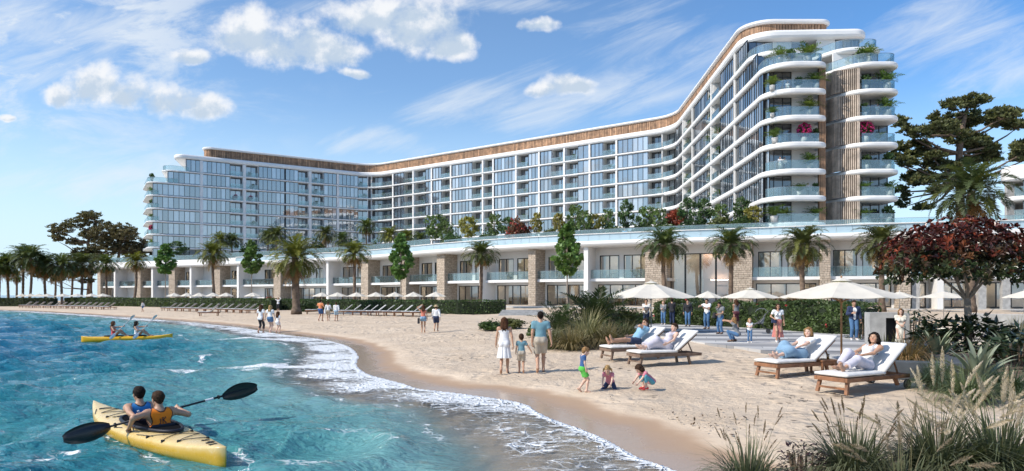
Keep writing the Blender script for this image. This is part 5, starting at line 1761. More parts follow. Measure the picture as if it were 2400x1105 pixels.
def red_tree():
 rng = np.random.RandomState(81); r = random.Random(81)
 Y = 21.0
 b = AT(2268, 740, Y); b.z = H(b.x, b.y)
 root = empty('red_leaved_tree', b); tag(root, 'small wide tree with dark red and green leaf rosettes above the planting bed', 'tree')
 q = FPX / Y
 mb = MB(); mb.smooth = True
 hb = AT(2268, 700, Y).z - b.z
 mb.tube([(0, 0, -0.2), (0.03, 0, hb * 0.5), (0.0, 0.02, hb)], [0.14, 0.105, 0.095], 10)
 tips = []
 cx, cz = (2252 - 2268) / q, AT(0, 612, Y).z - b.z
 def grow(p, d, rad, ln, lev):
  e = p + d * ln
  m = p.lerp(e, 0.5) + Vector((r.uniform(-1, 1), r.uniform(-1, 1), r.uniform(-.3, .6))) * ln * 0.07
  mb.tube([tuple(p), tuple(m), tuple(e)], [rad, rad * 0.85, rad * 0.68], 7, cap=False)
  if lev == 0:
   tips.append((e, d)); return
  for k in range(3 if lev > 1 else 3):
   a = r.uniform(0, 6.28); nd = (d + Vector((math.cos(a), math.sin(a), 0.15)) * r.uniform(0.45, 0.8)).normalized()
   grow(e, nd, rad * 0.62, ln * r.uniform(0.62, 0.8), lev - 1)
 for a, lean in ((0.3, 0.75), (1.8, 0.6), (2.9, 1.0), (4.0, 0.7), (5.2, 0.8), (3.4, 0.5)):
  d = Vector((math.cos(a) * lean, math.sin(a) * lean, 1.0)).normalized()
  grow(Vector((0, 0.02, hb - 0.08)), d, 0.05, 0.95, 2)
 mb.build('trunk', MT['pale_bark'], root)
 L = Leaves()
 # rosettes through a flattened dome
 n = 1250
 rx, ry, rz = 178 / q, 2.1, 96 / q
 C = []
 for e, d in tips: C.append(np.array(e))
 while len(C) < n:
  d = rvec(rng, 1)[0]; s = rng.rand() ** 0.33
  if d[2] < -0.55: continue
  p = np.array([cx, 0, cz]) + d * s * np.array([rx, ry, rz]) * (0.86 + 0.28 * rng.rand())
  C.append(p)
 V = []; CC = []
 for p in C:
  zr = (p[2] - cz) / rz + 0.32 * (np.linalg.norm((p - np.array([cx, 0, cz])) / np.array([rx, ry, rz])) - 0.6)
  k = rng.randint(8, 13)
  ax = unit((p - np.array([cx, 0, cz - 1.0])) + rng.normal(size=3) * 0.4)
  red = np.clip(zr * 1.6 + 0.40 + rng.normal() * 0.30, 0, 1)
  g_ = np.array([0.042, 0.066, 0.026]); rd = np.array([0.115, 0.024, 0.018]) if rng.rand() < 0.5 else np.array([0.055, 0.017, 0.013])
  if rng.rand() < 0.14: rd = np.array([0.26, 0.06, 0.03])
  col = g_ * (1 - red) + rd * red
  o = rvec(rng, k); o = unit(o - ax[None] * (o @ ax)[:, None]); d = unit(o * 0.9 + ax[None] * (0.2 + 0.5 * rng.rand(k, 1)))
  sz = (0.125 + 0.075 * rng.rand(k))
  sd = unit(np.cross(d, ax[None] + rng.normal(size=(k, 3)) * 0.3)); up = np.cross(sd, d)
  cc = col[None] * (0.55 + 0.9 * rng.rand(k, 1))
  b0 = np.repeat(p[None], k, 0); t = b0 + d * sz[:, None]; m = b0 + d * (sz * 0.62)[:, None] - up * 0.012
  for sg in (-1, 1):
   e = b0 + d * (sz * 0.66)[:, None] + sd * (sz * 0.21 * sg)[:, None] + up * 0.02
   q4 = np.stack([b0, e, t, m], 1) if sg > 0 else np.stack([b0, m, t, e], 1)
   L.v.append(q4.reshape(-1, 3)); L.c.append(np.repeat(cc, 4, 0))
 link('crown', L.mesh('red_crown', [MT['leaf_gloss']]), root)
red_tree()
# planting bed at the right
def gy(px, Y): return pxz(px, Y)
leafy_shrub('broadleaf_shrub', 'mass of dark glossy broad leaves under the red leaved tree', gy(2258, 20.4), 1.6, 1.3, 1.15, 1100, 0.36, 0.19, (0.022, 0.036, 0.016), 91)
leafy_shrub('broadleaf_shrub', 'smaller dark broad leaved shrub at the right edge of the photo beside strap leaves', gy(2392, 16.5), 0.85, 0.8, 0.95, 360, 0.30, 0.19, (0.025, 0.042, 0.018), 92)
leafy_shrub('broadleaf_shrub', 'leafy shrub just behind the woman in the long white dress', gy(2140, 25.5), 0.9, 0.7, 1.3, 500, 0.22, 0.2, (0.035, 0.055, 0.02), 93)
leafy_shrub('broadleaf_shrub', 'upright leafy shrub between the man in the blazer and the concrete block', gy(2022, 26.6), 0.55, 0.5, 1.35, 300, 0.26, 0.18, (0.035, 0.058, 0.02), 94)
strap_plant('strap_leaved_plant', 'large plant with long pale grey green strap leaves low at the right', gy(2292, 14.3), 52, 0.92, 0.062, (0.16, 0.19, 0.125), 95, (30, 88), (0.36, 0.38, 0.27))
strap_plant('strap_leaved_plant', 'strap leaved plant between the red tree trunk and the reddish grass', gy(2196, 18.2), 40, 0.9, 0.058, (0.15, 0.18, 0.11), 96, (30, 88), (0.32, 0.34, 0.23))
strap_plant('strap_leaved_plant', 'pale strap leaved plant at the right edge of the photo behind the larger one', gy(2368, 17.2), 40, 0.95, 0.058, (0.13, 0.16, 0.10), 130, (30, 88), (0.30, 0.32, 0.21))
grass_clump('grass_clump', 'reddish brown tinged grass clump right behind the lounger of the curly haired woman', gy(2128, 17.3), 0.95, 520, 1.0, 0.009, (0.15, 0.125, 0.06), 97, (0.28, 0.17, 0.09))
grass_clump('grass_clump', 'olive grass clump in front of the concrete block', gy(2078, 18.6), 0.75, 460, 0.9, 0.009, (0.14, 0.15, 0.06), 98, (0.26, 0.22, 0.10))
grass_clump('grass_clump', 'dark blue green grass clump in front of the grey planter edge', gy(2198, 14.0), 0.66, 620, 0.95, 0.008, (0.05, 0.075, 0.045), 99)
grass_clump('grass_clump', 'dense green grass mound below the large strap leaved plant', gy(2268, 12.5), 0.62, 650, 1.0, 0.008, (0.06, 0.08, 0.04), 100, (0.11, 0.12, 0.06), base_r=0.3)
grass_clump('grass_clump', 'dark grass mound at the right below the large strap leaved plant', gy(2365, 13.0), 0.65, 500, 1.0, 0.008, (0.04, 0.06, 0.032), 101)
grass_clump('grass_clump', 'dry straw coloured grass arching over the concrete wall at the right edge', gy(2385, 22.5), 1.1, 260, 0.8, 0.009, (0.30, 0.22, 0.11), 102, (0.42, 0.32, 0.18))
# the planting between the beach and the terrace, left of the big parasol
def cycad(label, px, Y, ln, n, seed, col, crown_h):
 rng = np.random.RandomState(seed); p = pxz(px, Y)
 root = empty('cycad_palm', p); tag(root, label, 'palm shrub', 'stemless palms in the bed beside the family')
 L = Leaves()
 for i in range(n):
  f = i / n
  frond(L, rng, (0, 0, 0.25), i * 2.39996 + rng.rand() * .3, R(84) - R(72) * f ** 0.9, ln * (0.8 + 0.35 * rng.rand()), R(45) + rng.rand() * .3, 30, ln * 0.24, np.asarray(col) * (0.7 + 0.7 * rng.rand()), 0.05, wid=0.045)
 link('fronds', L.mesh('fronds', [MT['leaf']]), root)
 mb = MB(); mb.tube([(0, 0, -0.1), (0, 0, 0.35)], [0.2, 0.16], 9); mb.build('stem', MT['bark'], root)
cycad('largest dark stemless palm left of the big parasol', 1395, 30.5, 2.25, 46, 111, (0.030, 0.045, 0.020), 0.5)
cycad('smaller stemless palm right behind the man in the blue tee shirt', 1312, 29.5, 1.5, 34, 112, (0.035, 0.05, 0.022), 0.4)
cycad('light green low stemless palm under the left side of the big parasol', 1478, 32.0, 1.2, 26, 113, (0.06, 0.08, 0.03), 0.3)
for px, Y, h, n, col, tip, lab, sd in [
 (1300, 24.6, 0.9, 420, (0.055, 0.07, 0.03), (0.10, 0.10, 0.05), 'dark green grass clump left in the bed behind the family', 114),
 (1338, 23.8, 0.9, 460, (0.10, 0.09, 0.04), (0.24, 0.19, 0.10), 'olive grass clump with pale tips second from the left in the bed', 115),
 (1375, 25.2, 1.45, 620, (0.10, 0.105, 0.05), (0.30, 0.26, 0.15), 'tallest pale tipped grass clump in the middle of the bed', 116),
 (1420, 24.4, 1.0, 480, (0.07, 0.07, 0.035), (0.20, 0.15, 0.08), 'brownish grass clump behind the lounger of the reclining man', 117),
 (1462, 26.0, 1.0, 420, (0.045, 0.055, 0.025), (0.10, 0.09, 0.04), 'dark grass clump under the big parasol beside the loungers', 118)]:
 grass_clump('grass_clump', lab, pxz(px, Y), h, n, 0.85, 0.011, col, sd, tip, base_r=0.28)
for px, Y, w, h, k, lab in [(1150, 37.5, 1.7, 0.75, 'green', 'low green beach shrub left of the woman in the white sundress'), (1198, 38.5, 1.9, 0.85, 'olive', 'low olive beach shrub directly behind the woman in the white sundress'),
       (1345, 31.5, 2.4, 1.25, 'dark', 'dark bush filling the bed below the stemless palms'), (1260, 31.5, 1.2, 0.9, 'green', 'small leafy bush left of the stemless palms'), (1440, 29.5, 2.2, 1.2, 'dark', 'dark bush under the left edge of the big parasol')]:
 bush('beach_bush', lab, pxz(px, Y), w, h, k)
# grasses of the foreground
FG = 'feathery grasses in the foreground'
PL = (0.68, 0.58, 0.48)
for px, py, h, n, lab, seed, pl in [
 (2345, 1120, 0.86, 620, 'large plumed grass clump in the bottom right corner', 121, (19, 1.02, 0.95, 0.42, 0.034, (0.10, 0.09, 0.05), PL, 0.5, 300)),
 (2200, 1120, 0.86, 620, 'large plumed grass clump left of the corner one, with tall pale feather heads', 122, (20, 1.06, 1.0, 0.42, 0.034, (0.10, 0.09, 0.05), PL, 0.5, 300)),
 (2005, 1122, 0.72, 520, 'grass clump with brown bottlebrush seed heads in the middle of the foreground', 123, (20, 0.80, 0.5, 0.17, 0.017, (0.10, 0.10, 0.05), (0.28, 0.20, 0.125), 0.4, 170)),
 (1752, 1140, 0.55, 300, 'thin grass clump with slim brown seed heads furthest left in the foreground', 124, (18, 0.78, 0.55, 0.16, 0.014, (0.12, 0.11, 0.06), (0.30, 0.21, 0.13), 0.4, 130)),
 (2120, 1165, 0.5, 260, 'low tuft with pale feather heads at the lower edge between the large clumps', 125, (20, 0.75, 0.9, 0.24, 0.035, (0.12, 0.11, 0.06), (0.36, 0.29, 0.215), 0.8, 120))]:
 grass_clump('feather_grass', lab, GP(px, py), h, n, 1.0, 0.0085, (0.048, 0.060, 0.034), seed, (0.10, 0.108, 0.062), pl, FG, 0.26)
leafy_shrub('dark_red_shrub', 'small dark red leaved shrub at the bottom edge between two grass clumps', GP(1885, 1120), 0.36, 0.3, 0.42, 380, 0.065, 0.26, (0.045, 0.018, 0.022), 126)
leafy_shrub('dark_red_shrub', 'tiny dark red sprig at the bottom edge right of the bottlebrush grass', GP(1935, 1128), 0.2, 0.2, 0.25, 130, 0.06, 0.26, (0.05, 0.02, 0.024), 127)
# ------------------------------------------------------------------ terrace paving, steps, planters
pmat('teak', (0.27, 0.125, 0.06), 0.5, var=0.4, scale=5.0, bump=0.1)
pmat('teak_grey', (0.20, 0.13, 0.09), 0.7, var=0.3, scale=5.0)
pmat('cushion_white', (0.71, 0.69, 0.66), 0.9, var=0.05, scale=6, bump=0.15, bscale=9)
pmat('cushion_grey', (0.50, 0.49, 0.48), 0.9, var=0.1, scale=3, obrand=0.06)
pmat('canvas', (0.80, 0.745, 0.66), 0.85, var=0.06, scale=2.5, trans=0.22)
pmat('pole_wood', (0.36, 0.20, 0.10), 0.55, var=0.3, scale=4)
pmat('pole_pale', (0.55, 0.53, 0.50), 0.5)
pmat('rubber', (0.02, 0.02, 0.022), 0.6)
pmat('steel', (0.5, 0.5, 0.5), 0.35, metal=0.9)
pmat('planter', (0.075, 0.085, 0.095), 0.75, var=0.25, scale=3, bump=0.1)
pmat('soil', (0.12, 0.085, 0.06), 1.0, var=0.4, scale=6, bump=0.5)
pmat('terracotta_white', (0.62, 0.60, 0.57), 0.8, var=0.1)
def terrace():
 m = bpy.data.materials.new('striped_paving'); m.use_nodes = True
 t = m.node_tree; g = NB(t); b = t.nodes['Principled BSDF']
 tc = g.n('ShaderNodeTexCoord'); co = tc.outputs['Object']
 mp = g.n('ShaderNodeMapping'); t.links.new(co, mp.inputs[0]); mp.inputs['Rotation'].default_value = (0, 0, R(16))
 x_, y_, _z = g.sep(mp.outputs[0])
 row = g.m('FLOOR', g.m('DIVIDE', y_, 0.62))
 stone = g.m('FLOOR', g.m('ADD', g.m('DIVIDE', x_, 3.1), g.m('MULTIPLY', row, 0.37)))
 wn = g.n('ShaderNodeTexWhiteNoise', noise_dimensions='2D'); g.put(wn.inputs['Vector'], g.xyz(row, stone, 0.0))
 odd = g.m('PINGPONG', g.m('MULTIPLY', g.m('FLOOR', g.m('DIVIDE', row, 2.0)), 0.5), 0.5)
 tone = g.m('ADD', g.m('MULTIPLY', g.step(odd, 0.2, 0.3), 0.62), g.m('MULTIPLY', wn.outputs['Value'], 0.38))
 joint = g.m('MAXIMUM', g.step(g.m('FRACT', g.m('DIVIDE', y_, 0.62)), 0.03, 0.015), g.step(g.m('FRACT', g.m('ADD', g.m('DIVIDE', x_, 3.1), g.m('MULTIPLY', row, 0.37))), 0.008, 0.003))
 n = g.noise(co, 1.2, 6, 0.7)
 c = g.mix(tone, (0.15, 0.15, 0.16), (0.60, 0.58, 0.55))
 c = g.mix(joint, c, (0.12, 0.12, 0.12))
 c = g.mix(g.m('MULTIPLY', g.step(n, 0.55, 0.78), 0.30), c, (0.55, 0.46, 0.36))
 g.put(b.inputs['Base Color'], c); b.inputs['Roughness'].default_value = 0.75
 t.links.new(g.bump(g.m('SUBTRACT', g.noise(co, 25, 4), joint), 0.3, 0.02), b.inputs['Normal'])
 # outline on the ground, from the photograph's edges
 front = [GP(*p) for p in [(1470, 776), (1540, 790), (1600, 800), (1660, 809), (1740, 818), (1820, 830), (1900, 842), (1980, 852), (2060, 860)]]
 back = [Vector((11.9, 19.5, 0)), Vector((13.5, 22, 0)), Vector((15.5, 25.6, 0)), Vector((15.6, 29.4, 0)), Vector((14.4, 31.6, 0)), Vector((13.0, 35.0, 0)), Vector((11.2, 38.4, 0)), Vector((8.6, 41.5, 0)), Vector((6.6, 41.0, 0)), Vector((5.6, 37.0, 0))]
 poly = [(p.x, p.y) for p in front] + [(p.x, p.y) for p in back]
 bm = bmesh.new()
 vs = [bm.verts.new((x, y, 0)) for x, y in poly]
 f = bm.faces.new(vs)
 if f.normal.z < 0: f.normal_flip()
 bmesh.ops.triangulate(bm, faces=bm.faces[:])
 for _ in range(3): bmesh.ops.subdivide_edges(bm, edges=[e for e in bm.edges if e.calc_length() > 0.9], cuts=1)
 bmesh.ops.triangulate(bm, faces=bm.faces[:])
 for v in bm.verts: v.co.z = H(v.co.x, v.co.y) + 0.055
 bm.normal_update()
 r = bmesh.ops.extrude_face_region(bm, geom=bm.faces[:])
 for v in [e for e in r['geom'] if isinstance(e, bmesh.types.BMVert)]: v.co.z -= 0.3
 bmesh.ops.recalc_face_normals(bm, faces=bm.faces[:])
 me = bpy.data.meshes.new('terrace_paving'); bm.to_mesh(me); bm.free(); me.materials.append(m)
 tag(link('terrace_paving', me), kind='structure')
 # steps up to the pavilion
 root = empty('garden_steps', pxz(1225, 58)); tag(root, 'broad pale stone steps right of the clipped hedge leading up to the pavilion', 'steps')
 for i in range(4):
  mb = MB(); mb.box((0, 0.55 * i, -0.12 + 0.13 * i), (3.6 + 0.2 * (3 - i), 0.6, 0.3)); mb.build('step', MT['concrete'], root, bevel=0.015)
 # concrete block beside the woman in the long dress, with a dark slot
 p = pxz(2078, 23.2); root = empty('concrete_block', p, R(-12)); tag(root, 'upright concrete block with a dark recessed slot beside the woman in the long dress', 'block')
 mb = MB(); w, d, h = 1.22, 0.6, 1.18
 mb.box((-0.36, 0, h / 2), (0.5, d, h)); mb.box((0.47, 0, h / 2), (0.28, d, h)); mb.box((0.11, 0, h - 0.09), (0.438, d, 0.178)); mb.box((0.11, 0, 0.06), (0.438, d, 0.12)); mb.box((0.11, 0.22, 0.565), (0.438, 0.12, 0.87))
 mb.build('body', MT['concrete'], root)
 mb = MB(); mb.box((0.11, 0.148, 0.565), (0.436, 0.02, 0.868)); mb.build('slot_panel', MT['rubber'], root)
 # low grey planter edge behind the right lounger, and the wall at the far right
 mbp = gy(2140, 15.6); root = empty('planter_edge', mbp, R(-20)); tag(root, 'low dark grey stone planter edge behind the lounger of the curly haired woman', 'planter')
 mb = MB(); mb.box((0.2, 0, 0.16), (1.9, 0.42, 0.42)); mb.box((1.04, 1.4, 0.15), (0.40, 2.36, 0.40)); mb.build('edge', MT['planter'], root, bevel=0.012)
 root = empty('garden_wall', pxz(2392, 24), R(-55)); tag(root, 'low concrete garden wall at the right edge of the photo with dry grass above it', 'wall')
 mb = MB(); mb.box((0, 0, 0.4), (3.2, 0.3, 1.3)); mb.build('wall_body', MT['concrete'], root, bevel=0.015)
 bm_ = pxz(2255, 18.5)
 me = bpy.data.meshes.new('planting_soil'); mb = MB(); n = 40
 ring = []
 for k in range(n):
  a = 2 * math.pi * k / n; x = bm_.x + 2.6 * math.cos(a) * (1 + .06 * math.sin(3 * a)); y = bm_.y + 3.4 * math.sin(a); ring.append((x, y, H(x, y) - 0.05))
 c = len(ring); vs = ring + [(bm_.x + (p[0] - bm_.x) * .7, bm_.y + (p[1] - bm_.y) * .7, p[2] + 0.16) for p in ring] + [(bm_.x, bm_.y, bm_.z + 0.2)]
 fs = [(k, (k + 1) % n, n + (k + 1) % n, n + k) for k in range(n)] + [(n + k, n + (k + 1) % n, 2 * n) for k in range(n)]
 mb.add(vs, fs); o = mb.build('planting_soil', MT['soil'], shade=True); tag(o, kind='structure')
 b2 = pxz(1375, 27)
 mb = MB(); ring = []
 for k in range(n):
  a = 2 * math.pi * k / n; x = b2.x + 1.9 * math.cos(a); y = b2.y + 4.2 * math.sin(a); ring.append((x, y, H(x, y) - 0.05))
 vs = ring + [(b2.x + (p[0] - b2.x) * .7, b2.y + (p[1] - b2.y) * .7, p[2] + 0.14) for p in ring] + [(b2.x, b2.y, b2.z + 0.16)]
 mb.add(vs, fs); o = mb.build('planting_soil', MT['soil'], shade=True); tag(o, kind='structure')
terrace()
# ------------------------------------------------------------------ sunloungers
def cushion(mb, M, w, l, h, quilt=3):
 """soft pad, pillowed edges; local x width, y length, z thickness"""
 nx, ny = 8, 6 * quilt
 vs = []
 for sgn in (1, -1):
  for j in range(ny + 1):
   for i in range(nx + 1):
    x = (i / nx - 0.5); y = (j / ny - 0.5)
    ex = 1 - (2 * abs(x)) ** 6; ey = 1 - (2 * abs(y)) ** 14
    z = h * 0.5 * (0.45 + 0.55 * ex * ey) * sgn
    if sgn > 0: z -= 0.006 * (1 - min(1, abs(((j / ny * quilt) % 1) - 0.0) * 6)) if 0 < j < ny else 0
    vs.append(M @ Vector((x * w, y * l, z)))
 n = (nx + 1) * (ny + 1); fs = []
 for j in range(ny):
  for i in range(nx):
   a = j * (nx + 1) + i
   fs.append((a, a + 1, a + nx + 2, a + nx + 1)); fs.append((n + a, n + a + nx + 1, n + a + nx + 2, n + a + 1))
 edge = [i for i in range(nx + 1)] + [j * (nx + 1) + nx for j in range(1, ny + 1)] + [ny * (nx + 1) + i for i in range(nx - 1, -1, -1)] + [j * (nx + 1) for j in range(ny - 1, 0, -1)]
 for k in range(len(edge)):
  a, b = edge[k], edge[(k + 1) % len(edge)]
  fs.append((a, n + a, n + b, b))
 sm = mb.smooth; mb.smooth = True; mb.add(vs, fs); mb.smooth = sm
LW, LL, LH = 0.76, 2.02, 0.31
def big_lounger(label, pos, yaw, wheels, group, wood='teak'):
 """local: foot end +y, head end -y; seat 0.31 m high"""
 root = empty('sunlounger', pos, yaw); tag(root, label, 'sunlounger', group)
 T = MT[wood]
 mb = MB()
 for sx in (-1, 1): mb.box((sx * (LW / 2 - 0.03), 0, LH - 0.045), (0.055, LL, 0.085))
 for y in (-LL / 2 + 0.03, LL / 2 - 0.03): mb.box((0, y, LH - 0.046), (LW - 0.116, 0.055, 0.083))
 mb.build('frame', T, root, bevel=0.008)
 mb = MB()
 for k in range(9): mb.box((0, 0.93 - 0.125 * k, LH - 0.018), (LW - 0.12, 0.085, 0.02))
 mb.build('slats', T, root)
 for sx in (-1, 1):
  mb = MB(); mb.bar((sx * (LW / 2 - 0.07), LL / 2 - 0.10, LH - 0.085), (sx * (LW / 2 - 0.05), LL / 2 - 0.04, -0.02), 0.07, 0.06, (0, 1, 0)); mb.build('leg', T, root, bevel=0.006)
  mb = MB(); mb.bar((sx * (LW / 2 - 0.07), -LL / 2 + 0.42, LH - 0.085), (sx * (LW / 2 - 0.05), -LL / 2 + 0.36, -0.02 if not wheels else 0.08), 0.07, 0.06, (0, 1, 0)); mb.build('leg', T, root, bevel=0.006)
  if wheels:
   mb = MB(); c = Vector((sx * (LW / 2 + 0.02), -LL / 2 + 0.14, 0.10)); 
   mb.tube([c - Vector((0.03, 0, 0)), c - Vector((0.022, 0, 0)), c + Vector((0.022, 0, 0)), c + Vector((0.03, 0, 0))], [0.085, 0.10, 0.10, 0.085], 20); mb.smooth = False
   w = mb.build('wheel', MT['rubber'], root)
   mb = MB(); mb.tube([c - Vector((0.034, 0, 0)), c + Vector((0.034, 0, 0))], 0.045, 12); mb.build('hub', MT['steel'], w)
 mb = MB(); mb.bar((-LW / 2 + 0.08, LL / 2 - 0.06, 0.09), (LW / 2 - 0.08, LL / 2 - 0.06, 0.09), 0.03, 0.04); mb.build('stretcher', T, root)
 # back: hinged at y=-0.22, leaning
 hinge = Vector((0, -0.20, LH + 0.01)); ang = R(37)
 bd_ = Vector((0, -math.cos(ang), math.sin(ang))); bn = Vector((0, math.sin(ang), math.cos(ang)))
 mb = MB()
 for sx in (-1, 1): mb.bar(hinge + Vector((sx * 0.31, 0, 0)), hinge + Vector((sx * 0.31, 0, 0)) + bd_ * 0.84, 0.045, 0.03, bn)
 for k in range(7): mb.bar(hinge + bd_ * (0.08 + 0.12 * k) + Vector((-0.29, 0, 0)), hinge + bd_ * (0.08 + 0.12 * k) + Vector((0.29, 0, 0)), 0.07, 0.018, bn)
 mb.build('back_frame', T, root)
 mb = MB()
 for sx in (-1, 1): mb.bar(hinge + bd_ * 0.52 + Vector((sx * 0.26, 0, -0.02)), (sx * 0.26, -LL / 2 + 0.22, LH - 0.05), 0.03, 0.025)
 mb.build('prop', T, root)
 mb = MB(); M = Matrix.Translation((0, 0.40, LH + 0.048)); cushion(mb, M, LW - 0.02, 1.22, 0.10); mb.build('seat_cushion', MT['cushion_white'], root)
 rot = Matrix((( -1, 0, 0), (0, bd_.y, bn.y), (0, bd_.z, bn.z))).to_4x4()
 mb = MB(); M = Matrix.Translation(hinge + bd_ * 0.47 + bn * 0.062) @ rot; cushion(mb, M, LW - 0.02, 0.90, 0.10); mb.build('back_cushion', MT['cushion_white'], root)
 return root
def foot_dir_yaw(deg):
 """yaw so that local +y (the foot end) points along deg (measured from +X)"""
 return R(deg) - math.pi / 2
def place_lounger(label, px, py, deg, wheels, group, wood='teak'):
 """px, py: the near corner of the foot end, top of the frame"""
 z = 0.3
 for _ in range(8):
  x, y = ground_px(px, py, z + LH); z = H(x, y)
 yaw = foot_dir_yaw(deg)
 loc = Vector((LW / 2, LL / 2, 0)); c, s = math.cos(yaw), math.sin(yaw)
 # whichever foot corner is nearest the camera
 offs = [Vector((sx * LW / 2 * c - LL / 2 * s, sx * LW / 2 * s + LL / 2 * c)) for sx in (-1, 1)]
 o = min(offs, key=lambda v: v.y)
 pos = Vector((x - o.x, y - o.y, 0)); pos.z = min(H(pos.x + a, pos.y + b_) for a in (-.7, 0, .7) for b_ in (-.4, 0, .4)) + 0.04
 return big_lounger(label, pos, yaw, wheels, group, wood), pos, yaw
LG = 'cushioned sunloungers with people near the terrace'
LNG = []
for px, py, deg, wh, lab, wd in [
 (1986, 894, 208, True, 'wheeled teak lounger with white cushions carrying the curly haired woman', 'teak'),
 (1822, 860, 203, False, 'teak lounger with white cushions carrying the blonde woman in the long blue skirt', 'teak'),
 (1500, 836, 200, False, 'lounger with white cushions carrying the woman in the lilac dress', 'teak_grey'),
 (1432, 823, 200, False, 'lounger with white cushions carrying the reclining man in the blue shirt', 'teak_grey')]:
 LNG.append(place_lounger(lab, px, py, deg, wh, LG, wd))
# far rows: one lounger with its parts, copied along the beach
def small_lounger():
 root = empty('beach_lounger', (0, 0, 0))
 mb = MB()
 for sx in (-1, 1): mb.box((sx * 0.30, 0, 0.29), (0.06, 1.95, 0.08))
 for k in range(8): mb.box((0, 0.9 - 0.24 * k, 0.30), (0.54, 0.12, 0.03))
 mb.build('frame', MT['teak'], root)
 for sx in (-1, 1):
  for sy in (-0.8, 0.8):
   mb = MB(); mb.box((sx * 0.29, sy, 0.11), (0.06, 0.07, 0.28)); mb.build('leg', MT['teak'], root)
 mb = MB(); cushion(mb, Matrix.Translation((0, 0.42, 0.375)), 0.62, 1.1, 0.09, 2); mb.build('seat_cushion', MT['cushion_grey'], root)
 ang = R(38); bd_ = Vector((0, -math.cos(ang), math.sin(ang))); bn = Vector((0, math.sin(ang), math.cos(ang)))
 rot = Matrix(((-1, 0, 0), (0, bd_.y, bn.y), (0, bd_.z, bn.z))).to_4x4()
 mb = MB(); cushion(mb, Matrix.Translation(Vector((0, -0.14, 0.34)) + bd_ * 0.42 + bn * 0.05) @ rot, 0.62, 0.86, 0.09, 2); mb.build('back_cushion', MT['cushion_grey'], root)
 return root
sl = small_lounger(); first = True
rows = [('far left row of grey beach loungers below the palm grove', [(61, 721.5), (76, 721.8), (92, 722), (110, 722.3), (128, 722.8), (143, 723), (158, 723.3), (172, 723.5), (186, 723.8), (200, 724), (214, 724.4), (228, 725), (242, 725.4), (255, 726)], -175),
  ('row of grey beach loungers left of the large lush palm', [(398, 728.5), (412, 729), (428, 729.5), (444, 730), (462, 730.5), (480, 731), (498, 731.4), (514, 731.8), (530, 732.2), (548, 732.8), (566, 733.4), (582, 734), (598, 734.6), (490, 741)], -172),
  ('row of grey beach loungers under the small parasols right of the large lush palm', [(740, 736), (806, 738), (826, 738.4), (848, 738.8), (866, 739.2), (884, 739.6), (904, 740), (922, 740.5), (946, 741), (968, 741.5), (990, 742)], -168)]
for grp, spots, dg in rows:
 short = {-175: 'row below the palm grove', -172: 'row left of the large lush palm', -168: 'row right of the large lush palm'}[dg]
 for i, (px, py) in enumerate(spots):
  o = sl if first else copy_tree(sl)
  first = False
  o.location = GP(px, py) + Vector((0, 0, 0.02)); o.rotation_euler = (0, 0, foot_dir_yaw(dg + (i * 37 % 11) - 5))
  extra = ' in front of the row, nearest the water' if px == 490 else ''
  nm = ORD[i] + ' from the left in the ' if not extra else ''
  if extra: lab = 'single beach lounger standing in front of the row left of the large lush palm'
  else: lab = f'{ORD[i]} lounger from the left in the {short}'
  tag(o, lab, 'lounger', grp)
